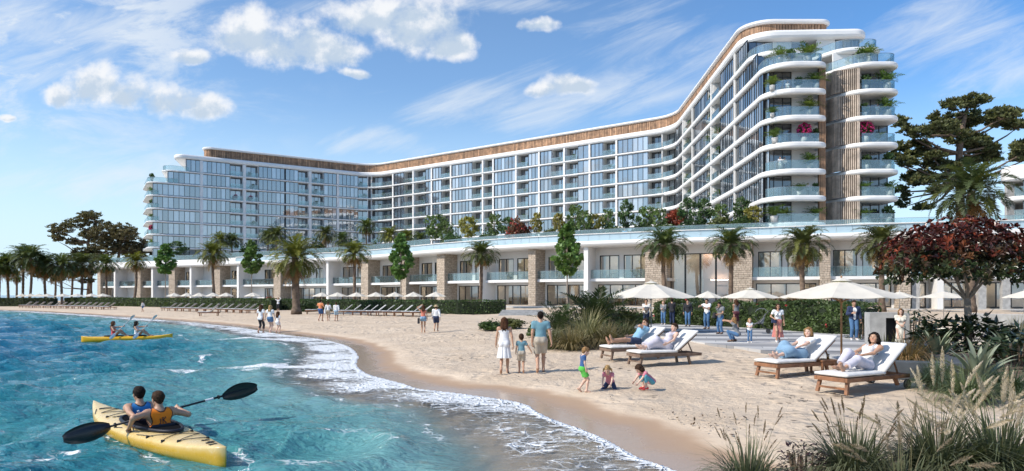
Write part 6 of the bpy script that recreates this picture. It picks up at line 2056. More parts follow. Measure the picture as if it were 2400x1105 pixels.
# ------------------------------------------------------------------ parasols
def parasol(label, px, rim_py, top_py, halfw, Y, pole_mat='pole_pale', group=None, name='parasol', n=8, rib=True, pole_px=None, valance=0.0, proto=None):
 x = (px - 1200) / FPX * Y
 base = Vector((x, Y, H(x, Y))); rad = halfw / FPX * Y / math.cos(math.pi / n) ** 0.5
 zr = CAMZ - (rim_py - HOR) / FPX * Y - base.z; zt = CAMZ - (top_py - HOR) / FPX * Y - base.z
 root = empty(name, base); tag(root, label, 'parasol', group)
 mb = MB(); a0 = 0.2
 rings = [(0.015, zt), (0.33, zt - (zt - zr) * 0.30), (0.68, zt - (zt - zr) * 0.66), (1.0, zr)]
 vs = []; k = 4 * n
 for f, z in rings:
  for i in range(k):
   a = a0 + 2 * math.pi * i / k; ph = (i % 4) / 4.0
   sag = math.sin(math.pi * ph) * 0.05 * f
   q = rad * f * (1 - (1 - math.cos(math.pi / n)) * math.sin(math.pi * ph) * 0.9 - 0.03 * f * math.sin(math.pi * ph))
   vs.append((q * math.cos(a), q * math.sin(a), z - sag * (zt - zr) * 1.5))
 m = len(rings)
 fs = [(r_ * k + i, r_ * k + (i + 1) % k, (r_ + 1) * k + (i + 1) % k, (r_ + 1) * k + i) for r_ in range(m - 1) for i in range(k)]
 fs = [tuple(reversed(f)) for f in fs]
 mb.add(vs, fs)
 cv = mb.build('canopy', MT['canvas'], root)
 sd = cv.modifiers.new('thick', 'SOLIDIFY'); sd.thickness = 0.012
 if rib:
  vs = []; fs = []
  mb = MB()
  for i in range(24):
   a = a0 + 2 * math.pi * i / 24; w = 1 + 0.06 * ((i % 3) == 0)
   vs.append((0.012 * rad * math.cos(a), 0.012 * rad * math.sin(a), zt + 0.06)); 
  for i in range(24):
   a = a0 + 2 * math.pi * i / 24; w = 0.155 * (1 + 0.10 * ((i % 3) == 0))
   vs.append((w * rad * math.cos(a), w * rad * math.sin(a), zt - (zt - zr) * 0.10 + 0.02))
  fs = [(24 + i, 24 + (i + 1) % 24, (i + 1) % 24, i) for i in range(24)]
  mb.add(vs, fs); mb.build('vent_cap', MT['canvas'], root)
  for i in range(n):
   a = a0 + 2 * math.pi * i / n
   mb = MB(); mb.bar((0.03 * math.cos(a), 0.03 * math.sin(a), zt - 0.05), (rad * 0.985 * math.cos(a), rad * 0.985 * math.sin(a), zr - 0.012), 0.018, 0.022)
   mb.bar((0.03 * math.cos(a), 0.03 * math.sin(a), zr - 0.12), (rad * 0.5 * math.cos(a), rad * 0.5 * math.sin(a), zr + (zt - zr) * 0.46), 0.016)
   mb.build('rib', MT[pole_mat], root)
 mb = MB(); mb.smooth = True; mb.tube([(0, 0, -0.25), (0, 0, zr), (0, 0, zt + 0.08)], [0.026, 0.026, 0.02], 10); mb.build('pole', MT[pole_mat], root)
 if rib:
  mb = MB(); mb.lathe([(0.02, zr - 0.16), (0.045, zr - 0.15), (0.045, zr - 0.09), (0.02, zr - 0.08)], n=10); mb.lathe([(0.018, zt + 0.06), (0.03, zt + 0.09), (0.001, zt + 0.14)], n=8); mb.build('hub', MT[pole_mat], root)
 return root
parasol('big cream parasol on a brown wooden pole between the two loungers at the right', 1972, 697, 657, 134, 18.2, 'pole_wood', 'large cream parasols', rib=True)
parasol('big cream parasol on a thin pale pole above the woman with folded arms', 1526, 697, 662, 103, 32.0, 'pole_pale', 'large cream parasols', rib=True)
parasol('cream parasol behind the loose hedge between the two big ones', 1758, 698, 677, 66, 43.5, 'pole_pale', 'large cream parasols', rib=True)
FP = 'parasols along the pavilion front'
for px, hw, Y, t, lab in [(1659, 34, 48, 683, 'small cream parasol behind the people, before the tall glazed hall'), (2108, 38, 42, 684, 'small cream parasol half hidden behind the big wooden poled one'),
                          (2212, 52, 40, 684, 'small cream parasol behind the trunk of the red leaved tree'), (2400, 42, 38, 682, 'small cream parasol cut by the right edge of the photo')]:
 parasol(lab, px, 698, t, hw, Y, 'pole_pale', FP, rib=False)
frows = [('in the row right of the large lush palm', [(754, 21, 686, 86), (791, 23, 685.5, 84), (836, 23, 685.5, 82), (881, 23, 685.5, 80), (925, 23, 685, 78), (969, 24, 685, 76), (1021, 26, 684, 74)]),
         ('in the row left of the large lush palm', [(408, 18, 687, 104), (438, 16, 688, 104), (467, 18, 687.5, 102), (499, 18, 687.5, 101), (530, 18, 687.5, 100), (593, 20, 687, 96)]),
         ('in the far left row below the palm grove', [(52, 14, 689, 124), (72, 15, 689, 123), (92, 16, 689, 122), (111, 16, 688, 121), (148, 17, 687.5, 119), (181, 17, 687, 118), (214, 17, 687.5, 117), (241, 17, 687, 116)])]
for grp, sp in frows:
 pr = None
 for i, (px, hw, tp, Y) in enumerate(sp):
  if pr is None:
   pr = parasol('x', px, 695, tp, hw, Y, 'pole_pale', 'cream parasols ' + grp, rib=False); o = pr; hw0, Y0 = hw, Y
  else:
   o = copy_tree(pr); x = (px - 1200) / FPX * Y; o.location = (x, Y, H(x, Y)); s_ = hw * Y / (hw0 * Y0); o.scale = (s_, s_, 1.0); o.rotation_euler = (0, 0, i * 0.7)
  tag(o, f'{ORD[i]} small cream parasol from the left {grp}', 'parasol')
# ------------------------------------------------------------------ side table with glasses
tp = AT(1928, 868, 16.6); tp.z = H(tp.x, tp.y)
root = empty('side_table', tp, R(20)); tag(root, 'low square teak side table between the two loungers at the right', 'table')
mb = MB(); mb.box((0, 0, 0.34), (0.46, 0.46, 0.035)); mb.box((0, 0, 0.29), (0.40, 0.40, 0.06)); mb.build('table_top', MT['teak'], root, bevel=0.005)
for sx in (-1, 1):
 for sy in (-1, 1):
  mb = MB(); mb.box((sx * 0.18, sy * 0.18, 0.12), (0.045, 0.045, 0.30)); mb.build('leg', MT['teak'], root)
glass_mat('drink', (0.45, 0.22, 0.04), 0.12, clear=0.35)
for i, (dx, dy, lab) in enumerate([(-0.13, 0.05, 'left one of the two amber drinking glasses on the low teak side table'), (0.12, -0.02, 'right one of the two amber drinking glasses on the low teak side table')]):
 mb = MB(); mb.smooth = True; mb.lathe([(0.001, 0.0), (0.03, 0.0), (0.036, 0.13), (0.033, 0.13), (0.028, 0.01), (0.001, 0.01)], n=14)
 o = mb.build('drinking_glass', MT['drink']); o.location = tp + Vector((dx, dy, 0.3585)); tag(o, lab, 'glass', 'drinking glasses on the side table')
# shoes left on the sand beside the pole
mb = MB(); mb.smooth = True
q = GP(1960, 862)
for i, dx in enumerate((0, 0.13)):
 mb = MB(); mb.smooth = True; mb.tube([(0, -0.13, 0.03), (0, -0.05, 0.05), (0, 0.05, 0.045), (0, 0.13, 0.03)], [0.03, 0.045, 0.045, 0.025], 8)
 o = mb.build('shoe', MT['rubber']); o.location = q + Vector((dx, 0.02 * i, 0.02)); o.rotation_euler = (0, 0, 1.2); tag(o, 'dark shoe lying on the paving at the foot of the wooden parasol pole', 'shoe', 'pair of dark shoes by the parasol pole')
# folded stroller among the people on the terrace
def stroller(px, py):
 p = GP(px, py) + Vector((0, 0, 0.085)); root = empty('stroller', p, R(70)); tag(root, 'grey baby stroller with dark wheels behind the crouching woman', 'stroller')
 mb = MB()
 for sx in (-0.25, 0.25):
  mb.tube([(sx, -0.45, 1.0), (sx, -0.1, 0.6), (sx, 0.42, 0.12)], 0.013, 6); mb.tube([(sx, -0.40, 0.12), (sx, 0.1, 0.62), (sx, 0.18, 0.75)], 0.013, 6)
 mb.tube([(-0.25, -0.45, 1.0), (0.25, -0.45, 1.0)], 0.016, 6); mb.tube([(-0.25, -0.40, 0.12), (0.25, -0.40, 0.12)], 0.01, 6)
 mb.build('frame', MT['rubber'], root)
 mb = MB(); mb.hexa([(-0.2, -0.2, 0.42), (0.2, -0.2, 0.42), (0.2, 0.25, 0.40), (-0.2, 0.25, 0.40)], [(-0.2, -0.3, 0.9), (0.2, -0.3, 0.9), (0.2, -0.05, 0.5), (-0.2, -0.05, 0.5)]); mb.build('seat', MT['fab_grey'], root, bevel=0.03)
 mb = MB(); vs = []; fs = []
 for i in range(7):
  a = R(20 + 22 * i)
  for sx in (-0.22, 0.22): vs.append((sx, -0.12 - 0.30 * math.cos(a), 0.78 + 0.32 * math.sin(a)))
 fs = [(2 * i, 2 * i + 1, 2 * i + 3, 2 * i + 2) for i in range(6)]
 mb.add(vs, fs); o = mb.build('hood', MT['fab_grey'], root); sd = o.modifiers.new('t', 'SOLIDIFY'); sd.thickness = 0.02
 for sx in (-0.25, 0.25):
  for y in (-0.40, 0.42):
   mb = MB(); mb.tube([(sx - 0.02, y, 0.10), (sx + 0.02, y, 0.10)], 0.10, 14); mb.build('wheel', MT['rubber'], root)
pmat('fab_grey', (0.16, 0.17, 0.18), 0.9)
stroller(1778, 786)
# ------------------------------------------------------------------ kayaks
def kayak(name, label, A, B, width, mats, cockpits, draft=0.10, hgt=0.26, sit_on=False):
 """A stern, B bow; built along local y"""
 d = B - A; L = d.length; yaw = math.atan2(d.y, d.x) - math.pi / 2
 mid = (A + B) / 2
 root = empty(name, (mid.x, mid.y, 0), yaw); tag(root, label, 'kayak')
 mb = MB(); mb.smooth = True; n = 30; m = 16
 vs = []
 for i in range(n + 1):
  t = i / n; y = (t - 0.5) * L
  f = max(0.0, 1 - abs(2 * t - 1) ** 2.0)
  w = width / 2 * f ** 0.95 + 0.012
  rise = 0.20 * abs(2 * t - 1) ** 3.0 * (1.15 if t > 0.5 else 0.75)
  top = hgt * (0.80 + 0.2 * f) + rise; bot = -draft * (0.2 + 0.8 * f ** 0.5)
  for k in range(m):
   a = 2 * math.pi * k / m
   ca, sa = math.cos(a), math.sin(a)
   x = w * (abs(ca) ** 0.75) * (1 if ca >= 0 else -1)
   if sa >= 0: z = (top - 0.11) + 0.11 * abs(sa) ** 0.9 * (0.25 + 0.75 * f) + 0.0
   else: z = (top - 0.11) + (bot - top + 0.11) * abs(sa) ** 0.8
   vs.append((x, y, z))
 fs = [(i * m + k, i * m + (k + 1) % m, (i + 1) * m + (k + 1) % m, (i + 1) * m + k) for i in range(n) for k in range(m)]
 fs += [tuple(range(m))[::-1], tuple(n * m + k for k in range(m))]
 fs = [tuple(reversed(f)) for f in fs]
 mb.add(vs, fs); hull = mb.build('hull', MT[mats[0]], root)
 def topz(y):
  t = y / L + 0.5; f = max(0.0, 1 - abs(2 * t - 1) ** 2.0)
  return hgt * (0.80 + 0.2 * f) + 0.20 * abs(2 * t - 1) ** 3.0 * (1.15 if t > 0.5 else 0.75) - 0.11 + 0.11 * (0.25 + 0.75 * f)
 for y0, ly, wx in cockpits:
  z = topz(y0)
  pts = [(wx / 2 * math.cos(a), y0 + ly / 2 * math.sin(a), z + 0.015 + 0.0 * math.sin(a)) for a in [2 * math.pi * k / 40 for k in range(40)]]
  mb = MB(); mb.smooth = True; mb.tube(pts, 0.026, 8, closed=True); rim = mb.build('cockpit_rim', MT['kayak_black'], root)
  mb = MB(); mb.add([(p[0], p[1], p[2] + 0.004) for p in pts], [tuple(range(40))]); mb.build('cockpit_dark_cover', MT['cockpit_dark'], rim)  # dark sheet across the opening, standing in for the shaded inside
 return root, topz, L, yaw, mid
pmat('kayak_yellow', (0.60, 0.36, 0.045), 0.28, hue=(0.66, 0.46, 0.14), scale=0.9, bump=0.03, bscale=3)
pmat('kayak_bright', (0.70, 0.40, 0.015), 0.3, var=0.1)
pmat('kayak_black', (0.018, 0.02, 0.03), 0.5, spec=0.25)
pmat('cockpit_dark', (0.012, 0.012, 0.014), 1.0, spec=0.0)
pmat('cord', (0.012, 0.012, 0.012), 0.6)
pmat('blade', (0.012, 0.012, 0.015), 0.32, var=0.3, scale=6)
pmat('white_plastic', (0.75, 0.76, 0.78), 0.4)
def hull_paint():
 t = MT['kayak_yellow'].node_tree; g = NB(t); b = t.nodes['Principled BSDF']
 co = g.n('ShaderNodeTexCoord').outputs['Object']; z = g.sep(co)[2]
 n = g.noise(co, 5.0, 6, 0.7); sc_ = g.noise(g.vm('MULTIPLY', co, (14, 1.2, 6)), 3.0, 4, 0.7)
 c = g.mix(g.step(g.m('ADD', z, g.m('MULTIPLY', g.m('SUBTRACT', n, 0.5), 0.10)), 0.10, 0.24), (0.64, 0.38, 0.04), (0.70, 0.52, 0.24))
 c = g.mix(g.m('MULTIPLY', g.step(sc_, 0.58, 0.72), 0.35), c, (0.80, 0.70, 0.50))
 c = g.mix(g.m('MULTIPLY', g.step(n, 0.60, 0.78), 0.35), c, (0.36, 0.25, 0.11))
 g.put(b.inputs['Base Color'], c); g.put(b.inputs['Roughness'], g.step(n, 0.3, 0.7, True, 0.18, 0.42))
hull_paint()
KA, KATOP, KAL, KAYAW, KAMID = kayak('tandem_kayak', 'pale yellow tandem kayak with black deck cords carrying two men in the foreground water', KAYAK_A[0], KAYAK_A[1], 0.84, ['kayak_yellow'], [(-0.06, 1.95, 0.58)])
KB, KBTOP, KBL, KBYAW, KBMID = kayak('yellow_kayak', 'bright yellow kayak with two women paddling near the shore', KAYAK_B[0], KAYAK_B[1], 0.72, ['kayak_bright'], [(-0.62, 0.85, 0.44), (0.42, 0.85, 0.44)])
def kayak_details():
 def on(x, y, dz=0.014):
  t = y / KAL + 0.5; f = max(0.0, 1 - abs(2 * t - 1) ** 2.0); w = 0.42 * f ** 0.95 + 0.012
  top = 0.26 * (0.80 + 0.2 * f) + 0.20 * abs(2 * t - 1) ** 3.0 * (1.15 if t > 0.5 else 0.75)
  xx = max(-w, min(w, x)); ca = (abs(xx) / w) ** (1 / 0.75); sa = math.sqrt(max(0, 1 - ca * ca))
  return Vector((xx, y, top - 0.11 + 0.11 * sa ** 0.9 * (0.25 + 0.75 * f) + dz))
 def line(pts, r=0.008):
  out = []
  for a, b in zip(pts[:-1], pts[1:]):
   for k in range(8): t = k / 8; out.append(on(a[0] + (b[0] - a[0]) * t, a[1] + (b[1] - a[1]) * t, 0.01))
  out.append(on(*pts[-1], 0.01)); return out
 def cord(pts):
  mb = MB(); mb.tube(line(pts), 0.0055, 5); mb.build('deck_cord', MT['cord'], KA)
 cord([(-0.20, -1.05), (0.22, -1.32), (-0.20, -1.60), (0.16, -1.72)]); cord([(-0.30, -1.30), (0.0, -1.15), (0.22, -1.05)]); cord([(-0.34, -0.85), (-0.18, -1.05)]); cord([(-0.38, -0.55), (-0.30, -0.95)])
 cord([(-0.22, 1.2), (0.22, 1.42), (-0.18, 1.62), (0.16, 1.8), (-0.12, 1.92)]); cord([(0.27, 1.15), (0.22, 1.75)]); cord([(-0.40, -0.2), (-0.33, -0.5)]); cord([(-0.40, 0.35), (-0.36, 0.1)]); cord([(-0.24, 1.75), (-0.14, 2.0)])
 for x, y in [(-0.34, -0.86), (-0.30, -1.30), (-0.20, -1.60), (0.16, -1.72), (0.22, -1.05), (-0.22, 1.2), (0.22, 1.42)]:
  mb = MB(); mb.lathe([(0.001, 0.02), (0.022, 0.014), (0.026, -0.02)], n=10); o = mb.build('deck_fitting', MT['cord'], KA); o.location = on(x, y, 0.008)
 # dark raised rim plate in front of the cockpit and worn black letters
 def strokes(segs, x0, y0, s, ang=0):
  mb = MB()
  for (ax, ay), (bx, by) in segs:
   pts = []
   for k in range(4):
    t = k / 3; ux, uy = (ax + (bx - ax) * t) * s, (ay + (by - ay) * t) * s
    pts.append(on(x0 + ux * math.cos(ang) - uy * math.sin(ang), y0 + ux * math.sin(ang) + uy * math.cos(ang), 0.006))
   for p, q in zip(pts[:-1], pts[1:]): mb.bar(p, q, 0.020, 0.006)
  mb.build('deck_lettering', MT['cord'], KA)
 # letters along the stern: r, s, B, a  (read from the cockpit to the stern)
 glyph = {'A': [((0, 0), (.3, 1)), ((.3, 1), (.6, 0)), ((.12, .4), (.48, .4))], 'E': [((0, 0), (0, 1)), ((0, 1), (.5, 1)), ((0, .5), (.4, .5)), ((0, 0), (.5, 0))], 'R': [((0, 0), (0, 1)), ((0, 1), (.5, .9)), ((.5, .9), (.5, .55)), ((.5, .55), (0, .5)), ((.15, .5), (.55, 0))],
             'B': [((0, 0), (0, 1)), ((0, 1), (.45, .8)), ((.45, .8), (0, .5)), ((0, .5), (.5, .25)), ((.5, .25), (0, 0))], 'Y': [((0, 1), (.25, .5)), ((.5, 1), (.25, .5)), ((.25, .5), (.25, 0))], 'I': [((0.1, 0), (0.1, 1))], 'N': [((0, 0), (0, 1)), ((0, 1), (.5, 0)), ((.5, 0), (.5, 1))], 'T': [((0, 1), (.6, 1)), ((.3, 1), (.3, 0))], 'X': [((0, 0), (.5, 1)), ((.5, 0), (0, 1))]}
 for ch, x, y in (('B', 0.10, -1.90), ('I', 0.11, -2.06), ('R', 0.055, -2.15), ('X', 0.03, -2.30)):
  strokes(glyph[ch], x, y, 0.10, R(90))
 for i, ch in enumerate('YNEIT'):
  strokes(glyph[ch], -0.17 + 0.06 * i, 1.03, 0.065)
 # dark lettering lines near the bow
 for i in range(4): strokes([((0, 0), (0.5, 0.1))], -0.10 + 0.05 * i, 1.98, 0.10)
 # folded black back rests
 for y in (-0.56, 0.16):
  mb = MB(); mb.box((0, y, 0.27), (0.36, 0.05, 0.1)); mb.build('seat_back', MT['kayak_black'], KA, bevel=0.02)
kayak_details()
def paddle(name, label, P0, P1, blade_len, blade_w, mats, group=None, tilt=0.5):
 """shaft between P0 and P1, a blade beyond each end"""
 P0, P1 = Vector(P0), Vector(P1); c = (P0 + P1) / 2; d = (P1 - P0).normalized(); L = (P1 - P0).length
 root = empty(name, c); tag(root, label, 'paddle', group)
 mb = MB(); mb.smooth = True; mb.tube([P0 - c - d * 0.05, P1 - c + d * 0.05], 0.017, 10); sh = mb.build('shaft', MT[mats[0]], root)
 if mats[0] == 'kayak_black':
  mb = MB(); mb.tube([d * (L * 0.33), d * (L * 0.41)], 0.0185, 10); mb.build('pale_sleeve', MT['white_plastic'], sh)
  mb = MB(); mb.tube([d * (L * 0.455), d * (L * 0.47)], 0.034, 10); mb.tube([-d * (L * 0.455), -d * (L * 0.47)], 0.034, 10); mb.build('drip_ring', MT['cord'], sh)
 s = d.cross(Vector((0, 0, 1))).normalized(); u = s.cross(d)
 for sg in (-1, 1):
  e = (P1 if sg > 0 else P0) - c; ax = d * sg
  w_ = (u * math.cos(tilt) + s * math.sin(tilt) * sg).normalized(); nn = ax.cross(w_)
  mb = MB(); mb.smooth = True; vs = []; K = 12
  for side in (1, -1):
   for i in range(K + 1):
    t = i / K; hw = blade_w / 2 * math.sin(math.pi * min(1, t * 0.86 + 0.06)) ** 0.62 * (1 if t < 0.97 else 0.8)
    for q in (-1, -0.5, 0, 0.5, 1):
     vs.append(e + ax * (t * blade_len) + w_ * (hw * q) + nn * (0.03 * (q * q) * 1.0 - 0.045 * math.sin(math.pi * t) + side * (0.007 if abs(q) < 1 else 0.002)))
  n1 = 5 * (K + 1); fs = []
  for i in range(K):
   for q in range(4):
    a = i * 5 + q; fs.append((a, a + 1, a + 6, a + 5)); fs.append((n1 + a, n1 + a + 5, n1 + a + 6, n1 + a + 1))
   for q in (0, 4):
    a = i * 5 + q; fs.append((a, a + 5, n1 + a + 5, n1 + a))
  for q in range(4): fs.append((q, n1 + q, n1 + q + 1, q + 1)); a = K * 5 + q; fs.append((a, a + 1, n1 + a + 1, n1 + a))
  mb.add(vs, fs); bl = mb.build('paddle_blade', MT[mats[1]], root)
  mb = MB(); mb.tube([e - ax * 0.02, e + ax * blade_len * 0.45 - nn * 0.035, e + ax * blade_len * 0.85 - nn * 0.02], [0.017, 0.012, 0.004], 6); mb.build('blade_spine', MT[mats[0]], bl)
 return root
PADC = Vector((-5.42, 10.93, 0.47))
_pd = Vector((0.66, 0.72, 0.155)).normalized()
PAD0, PAD1 = PADC - _pd * 0.92, PADC + _pd * 0.80
paddle('kayak_paddle', 'black double bladed paddle held across the pale yellow kayak by the men', PAD0, PAD1, 0.62, 0.28, ['kayak_black', 'blade'], None, 0.15)
# ------------------------------------------------------------------ people: one smooth surface grown from tapered limbs
def A3(*p): return np.array(p, float)
class Field:
 def __init__(s): s.p = []; s.sub = []; s.cut = []
 def cap(s, a, b, ra, rb=None, k=0.03, flat=None, cuts=()):
  s.p.append((0, np.asarray(a, float), np.asarray(b, float), ra, ra if rb is None else rb, k, flat, cuts)); return s
 def cone(s, a, b, ra, rb, pleats=0, amp=0.0, flat=None, cuts=(), k=0.015, ph=0.0):
  s.p.append((1, np.asarray(a, float), np.asarray(b, float), ra, rb, k, flat, cuts, pleats, amp, ph)); return s
 def minus(s, a, b, r, k=0.008): s.sub.append((np.asarray(a, float), np.asarray(b, float), r, k)); return s
 def grow(s, t, only=None):
  pass
 @staticmethod
 def dist(pr, P):
  typ, a, b, ra, rb, k, flat, cuts = pr[:8]
  Q = P - a
  ba = b - a
  if flat is not None:
   ax, f = flat
   Q = Q + (Q @ ax)[..., None] * ax * (1 / f - 1)
   ba = ba + (ba @ ax) * ax * (1 / f - 1)
  L2 = ba @ ba + 1e-12
  h = np.clip((Q @ ba) / L2, 0, 1)
  if typ == 0:
   d = np.linalg.norm(Q - h[..., None] * ba, axis=-1) - (ra + (rb - ra) * h)
  else:
   perp = Q - ((Q @ ba) / L2)[..., None] * ba
   r = ra + (rb - ra) * h
   if pr[8]:
    u = ba / math.sqrt(L2); e = np.cross(u, A3(0.1, 1, 0.05)); e /= np.linalg.norm(e); g_ = np.cross(u, e)
    th = np.arctan2(perp @ g_, perp @ e)
    r = r + pr[9] * h * (np.sin(pr[8] * th + pr[10]) + 0.5 * np.sin((pr[8] * 1.6) // 1 * th + 2 + pr[10]))
   d = np.linalg.norm(perp, axis=-1) - r
   d = np.maximum(d * 0.8, np.abs((Q @ ba) / L2 - 0.5) * math.sqrt(L2) - 0.5 * math.sqrt(L2))
  if flat is not None: d = d * (0.5 + 0.5 * flat[1])
  for pt, n in cuts: d = np.maximum(d, (P - pt) @ n)
  return d
 def mesh(s, res, noise=0.0):
  lo = np.min([np.minimum(p[1], p[2]) - max(p[3], p[4]) - 0.05 for p in s.p], 0); hi = np.max([np.maximum(p[1], p[2]) + max(p[3], p[4]) + 0.05 for p in s.p], 0)
  lo -= 2 * res; n = np.ceil((hi - lo) / res).astype(int) + 3
  D = np.full(n, 1.0, np.float32)
  ax = [lo[i] + res * np.arange(n[i]) for i in range(3)]
  def box(a, b, r):
   i0 = np.clip(np.floor((np.minimum(a, b) - r - lo) / res).astype(int), 0, n - 1); i1 = np.clip(np.ceil((np.maximum(a, b) + r - lo) / res).astype(int) + 1, 1, n)
   sl = tuple(slice(i0[i], i1[i]) for i in range(3))
   P = np.stack(np.meshgrid(*[ax[i][sl[i]] for i in range(3)], indexing='ij'), -1)
   return sl, P
  for pr in s.p:
   k = pr[5]
   sl, P = box(pr[1], pr[2], max(pr[3], pr[4]) + k + 2.5 * res + (pr[9] * 2 if pr[0] else 0))
   d = s.dist(pr, P); c = D[sl]
   h = np.clip(0.5 + 0.5 * (c - d) / max(k, 1e-4), 0, 1)
   D[sl] = c + (d - c) * h - k * h * (1 - h)
  for a, b, r, k in s.sub:
   sl, P = box(a, b, r + k + 2 * res)
   d = -s.dist((0, a, b, r, r, k, None, ()), P); c = D[sl]
   h = np.clip(0.5 - 0.5 * (c - d) / k, 0, 1)
   D[sl] = c + (d - c) * h + k * h * (1 - h)
  if s.cut or noise:
   P = np.stack(np.meshgrid(*ax, indexing='ij'), -1)
   if noise:
    D = D + noise * (np.sin(P[..., 0] * 190 + 3 * np.sin(P[..., 2] * 60)) * np.sin(P[..., 1] * 170 + 2) + np.sin(P[..., 2] * 110 + P[..., 0] * 90) * 0.7)
   for pt, nn in s.cut: D = np.maximum(D, ((P - pt) @ nn).astype(np.float32))
  return s.nets(D, lo, res)
 @staticmethod
 def nets(D, lo, res):
  I = D < 0
  c = I[:-1, :-1, :-1].astype(np.int8)
  for dx in (0, 1):
   for dy in (0, 1):
    for dz in (0, 1):
     if dx + dy + dz: c = c + I[dx:I.shape[0] - 1 + dx, dy:I.shape[1] - 1 + dy, dz:I.shape[2] - 1 + dz]
  act = (c > 0) & (c < 8)
  ids = np.argwhere(act)
  if len(ids) == 0: return np.zeros((0, 3)), np.zeros((0, 4), int)
  idx = np.full(act.shape, -1, np.int64); idx[act] = np.arange(len(ids))
  cor = np.array([(x, y, z) for x in (0, 1) for y in (0, 1) for z in (0, 1)])
  vals = np.stack([D[ids[:, 0] + q[0], ids[:, 1] + q[1], ids[:, 2] + q[2]] for q in cor], 1)
  acc = np.zeros((len(ids), 3)); cnt = np.zeros(len(ids))
  for i in range(8):
   for j in range(i + 1, 8):
    if np.abs(cor[i] - cor[j]).sum() != 1: continue
    a, b = vals[:, i], vals[:, j]; m = (a < 0) != (b < 0)
    t = np.where(m, a / np.where(m, a - b, 1), 0)
    acc += np.where(m[:, None], cor[i] + (cor[j] - cor[i]) * t[:, None], 0); cnt += m
  V = lo + res * (ids + acc / np.maximum(cnt, 1)[:, None])
  Q = []
  for a in range(3):
   b, c_ = (a + 1) % 3, (a + 2) % 3
   s0 = [slice(None)] * 3; s1 = [slice(None)] * 3
   s0[a] = slice(0, -1); s1[a] = slice(1, None)
   e = I[tuple(s0)] != I[tuple(s1)]
   sl = [slice(0, D.shape[q] - 1) for q in range(3)]
   e = e[tuple(sl[q] if q != a else slice(None) for q in range(3))]
   p = np.argwhere(e); p = p[(p[:, b] > 0) & (p[:, c_] > 0)]
   if len(p) == 0: continue
   fl = I[p[:, 0], p[:, 1], p[:, 2]]
   ob = np.zeros(3, int); ob[b] = 1; oc = np.zeros(3, int); oc[c_] = 1
   g_ = lambda q: idx[q[:, 0], q[:, 1], q[:, 2]]
   q = np.stack([g_(p - ob - oc), g_(p - oc), g_(p), g_(p - ob)], 1)
   q[~fl] = q[~fl][:, ::-1]
   Q.append(q[(q >= 0).all(1)])
  return V, np.concatenate(Q)
def rotx(a):       # forward lean: z towards +y
 c, s = math.cos(a), math.sin(a); return np.array([[1, 0, 0], [0, c, s], [0, -s, c]])
def rotz(a):
 c, s = math.cos(a), math.sin(a); return np.array([[c, -s, 0], [s, c, 0], [0, 0, 1]])
def roty(a):
 c, s = math.cos(a), math.sin(a); return np.array([[c, 0, s], [0, 1, 0], [-s, 0, c]])
def bend(a, t, l1, l2, pole):
 """middle joint and end of a two-bone limb"""
 a, t = np.asarray(a, float), np.asarray(t, float); d = t - a; L = np.linalg.norm(d); u = d / (L + 1e-9)
 L = min(L, (l1 + l2) * 0.995); e = a + u * L
 x = (l1 * l1 - l2 * l2 + L * L) / (2 * L); h = math.sqrt(max(l1 * l1 - x * x, 0))
 p = np.asarray(pole, float); p = p - u * (p @ u); p /= (np.linalg.norm(p) + 1e-9)
 return a + u * x + p * h, e
for nm, c in dict(white=(0.80, 0.80, 0.80), teal=(0.15, 0.30, 0.36), beige=(0.46, 0.40, 0.32), blue=(0.035, 0.10, 0.26), green=(0.10, 0.50, 0.07), pink=(0.62, 0.22, 0.28), coral=(0.70, 0.22, 0.15), jeans=(0.075, 0.17, 0.32), denim_pale=(0.22, 0.36, 0.50), navy=(0.02, 0.035, 0.09),
                  black=(0.02, 0.02, 0.025), grey=(0.20, 0.21, 0.22), lilac=(0.60, 0.57, 0.64), skyblue=(0.24, 0.44, 0.62), rose=(0.56, 0.20, 0.17), wine=(0.09, 0.018, 0.028), cream=(0.72, 0.69, 0.60), orange=(1.0, 0.23, 0.005), sport_blue=(0.02, 0.20, 0.50), orange_tee=(0.68, 0.24, 0.10),
                  red=(0.60, 0.06, 0.06), straw=(0.55, 0.42, 0.24), brownshoe=(0.10, 0.06, 0.04), sneaker=(0.65, 0.65, 0.64), turquoise=(0.10, 0.36, 0.46), lightblue=(0.36, 0.50, 0.62)).items():
 pmat('cloth_' + nm, c, 0.9, var=0.10, scale=7, vcol=True, bump=0.15, bscale=18, dist=0.015, sheen=0.15)
for nm, c in dict(brown=(0.055, 0.030, 0.018), dark=(0.018, 0.012, 0.010), blonde=(0.42, 0.27, 0.12), fair=(0.30, 0.17, 0.075), auburn=(0.085, 0.038, 0.02)).items():
 pmat('hair_' + nm, c, 0.8, spec=0.15, var=0.5, scale=30, bump=0.5, bscale=70)
def skin_mat():
 m = bpy.data.materials.new('skin'); m.use_nodes = True; t = m.node_tree; g = NB(t); b = t.nodes['Principled BSDF']
 g.put(b.inputs['Base Color'], g.attr('Col').outputs['Color']); b.inputs['Roughness'].default_value = 0.5
 b.inputs['Subsurface Weight'].default_value = 0.12; b.inputs['Subsurface Radius'].default_value = (0.012, 0.005, 0.003); b.inputs['Subsurface Scale'].default_value = 1.0
 MT['skin'] = m
skin_mat()
SKIN = dict(fair=(0.60, 0.37, 0.27), tan=(0.47, 0.27, 0.175), light=(0.64, 0.42, 0.32))
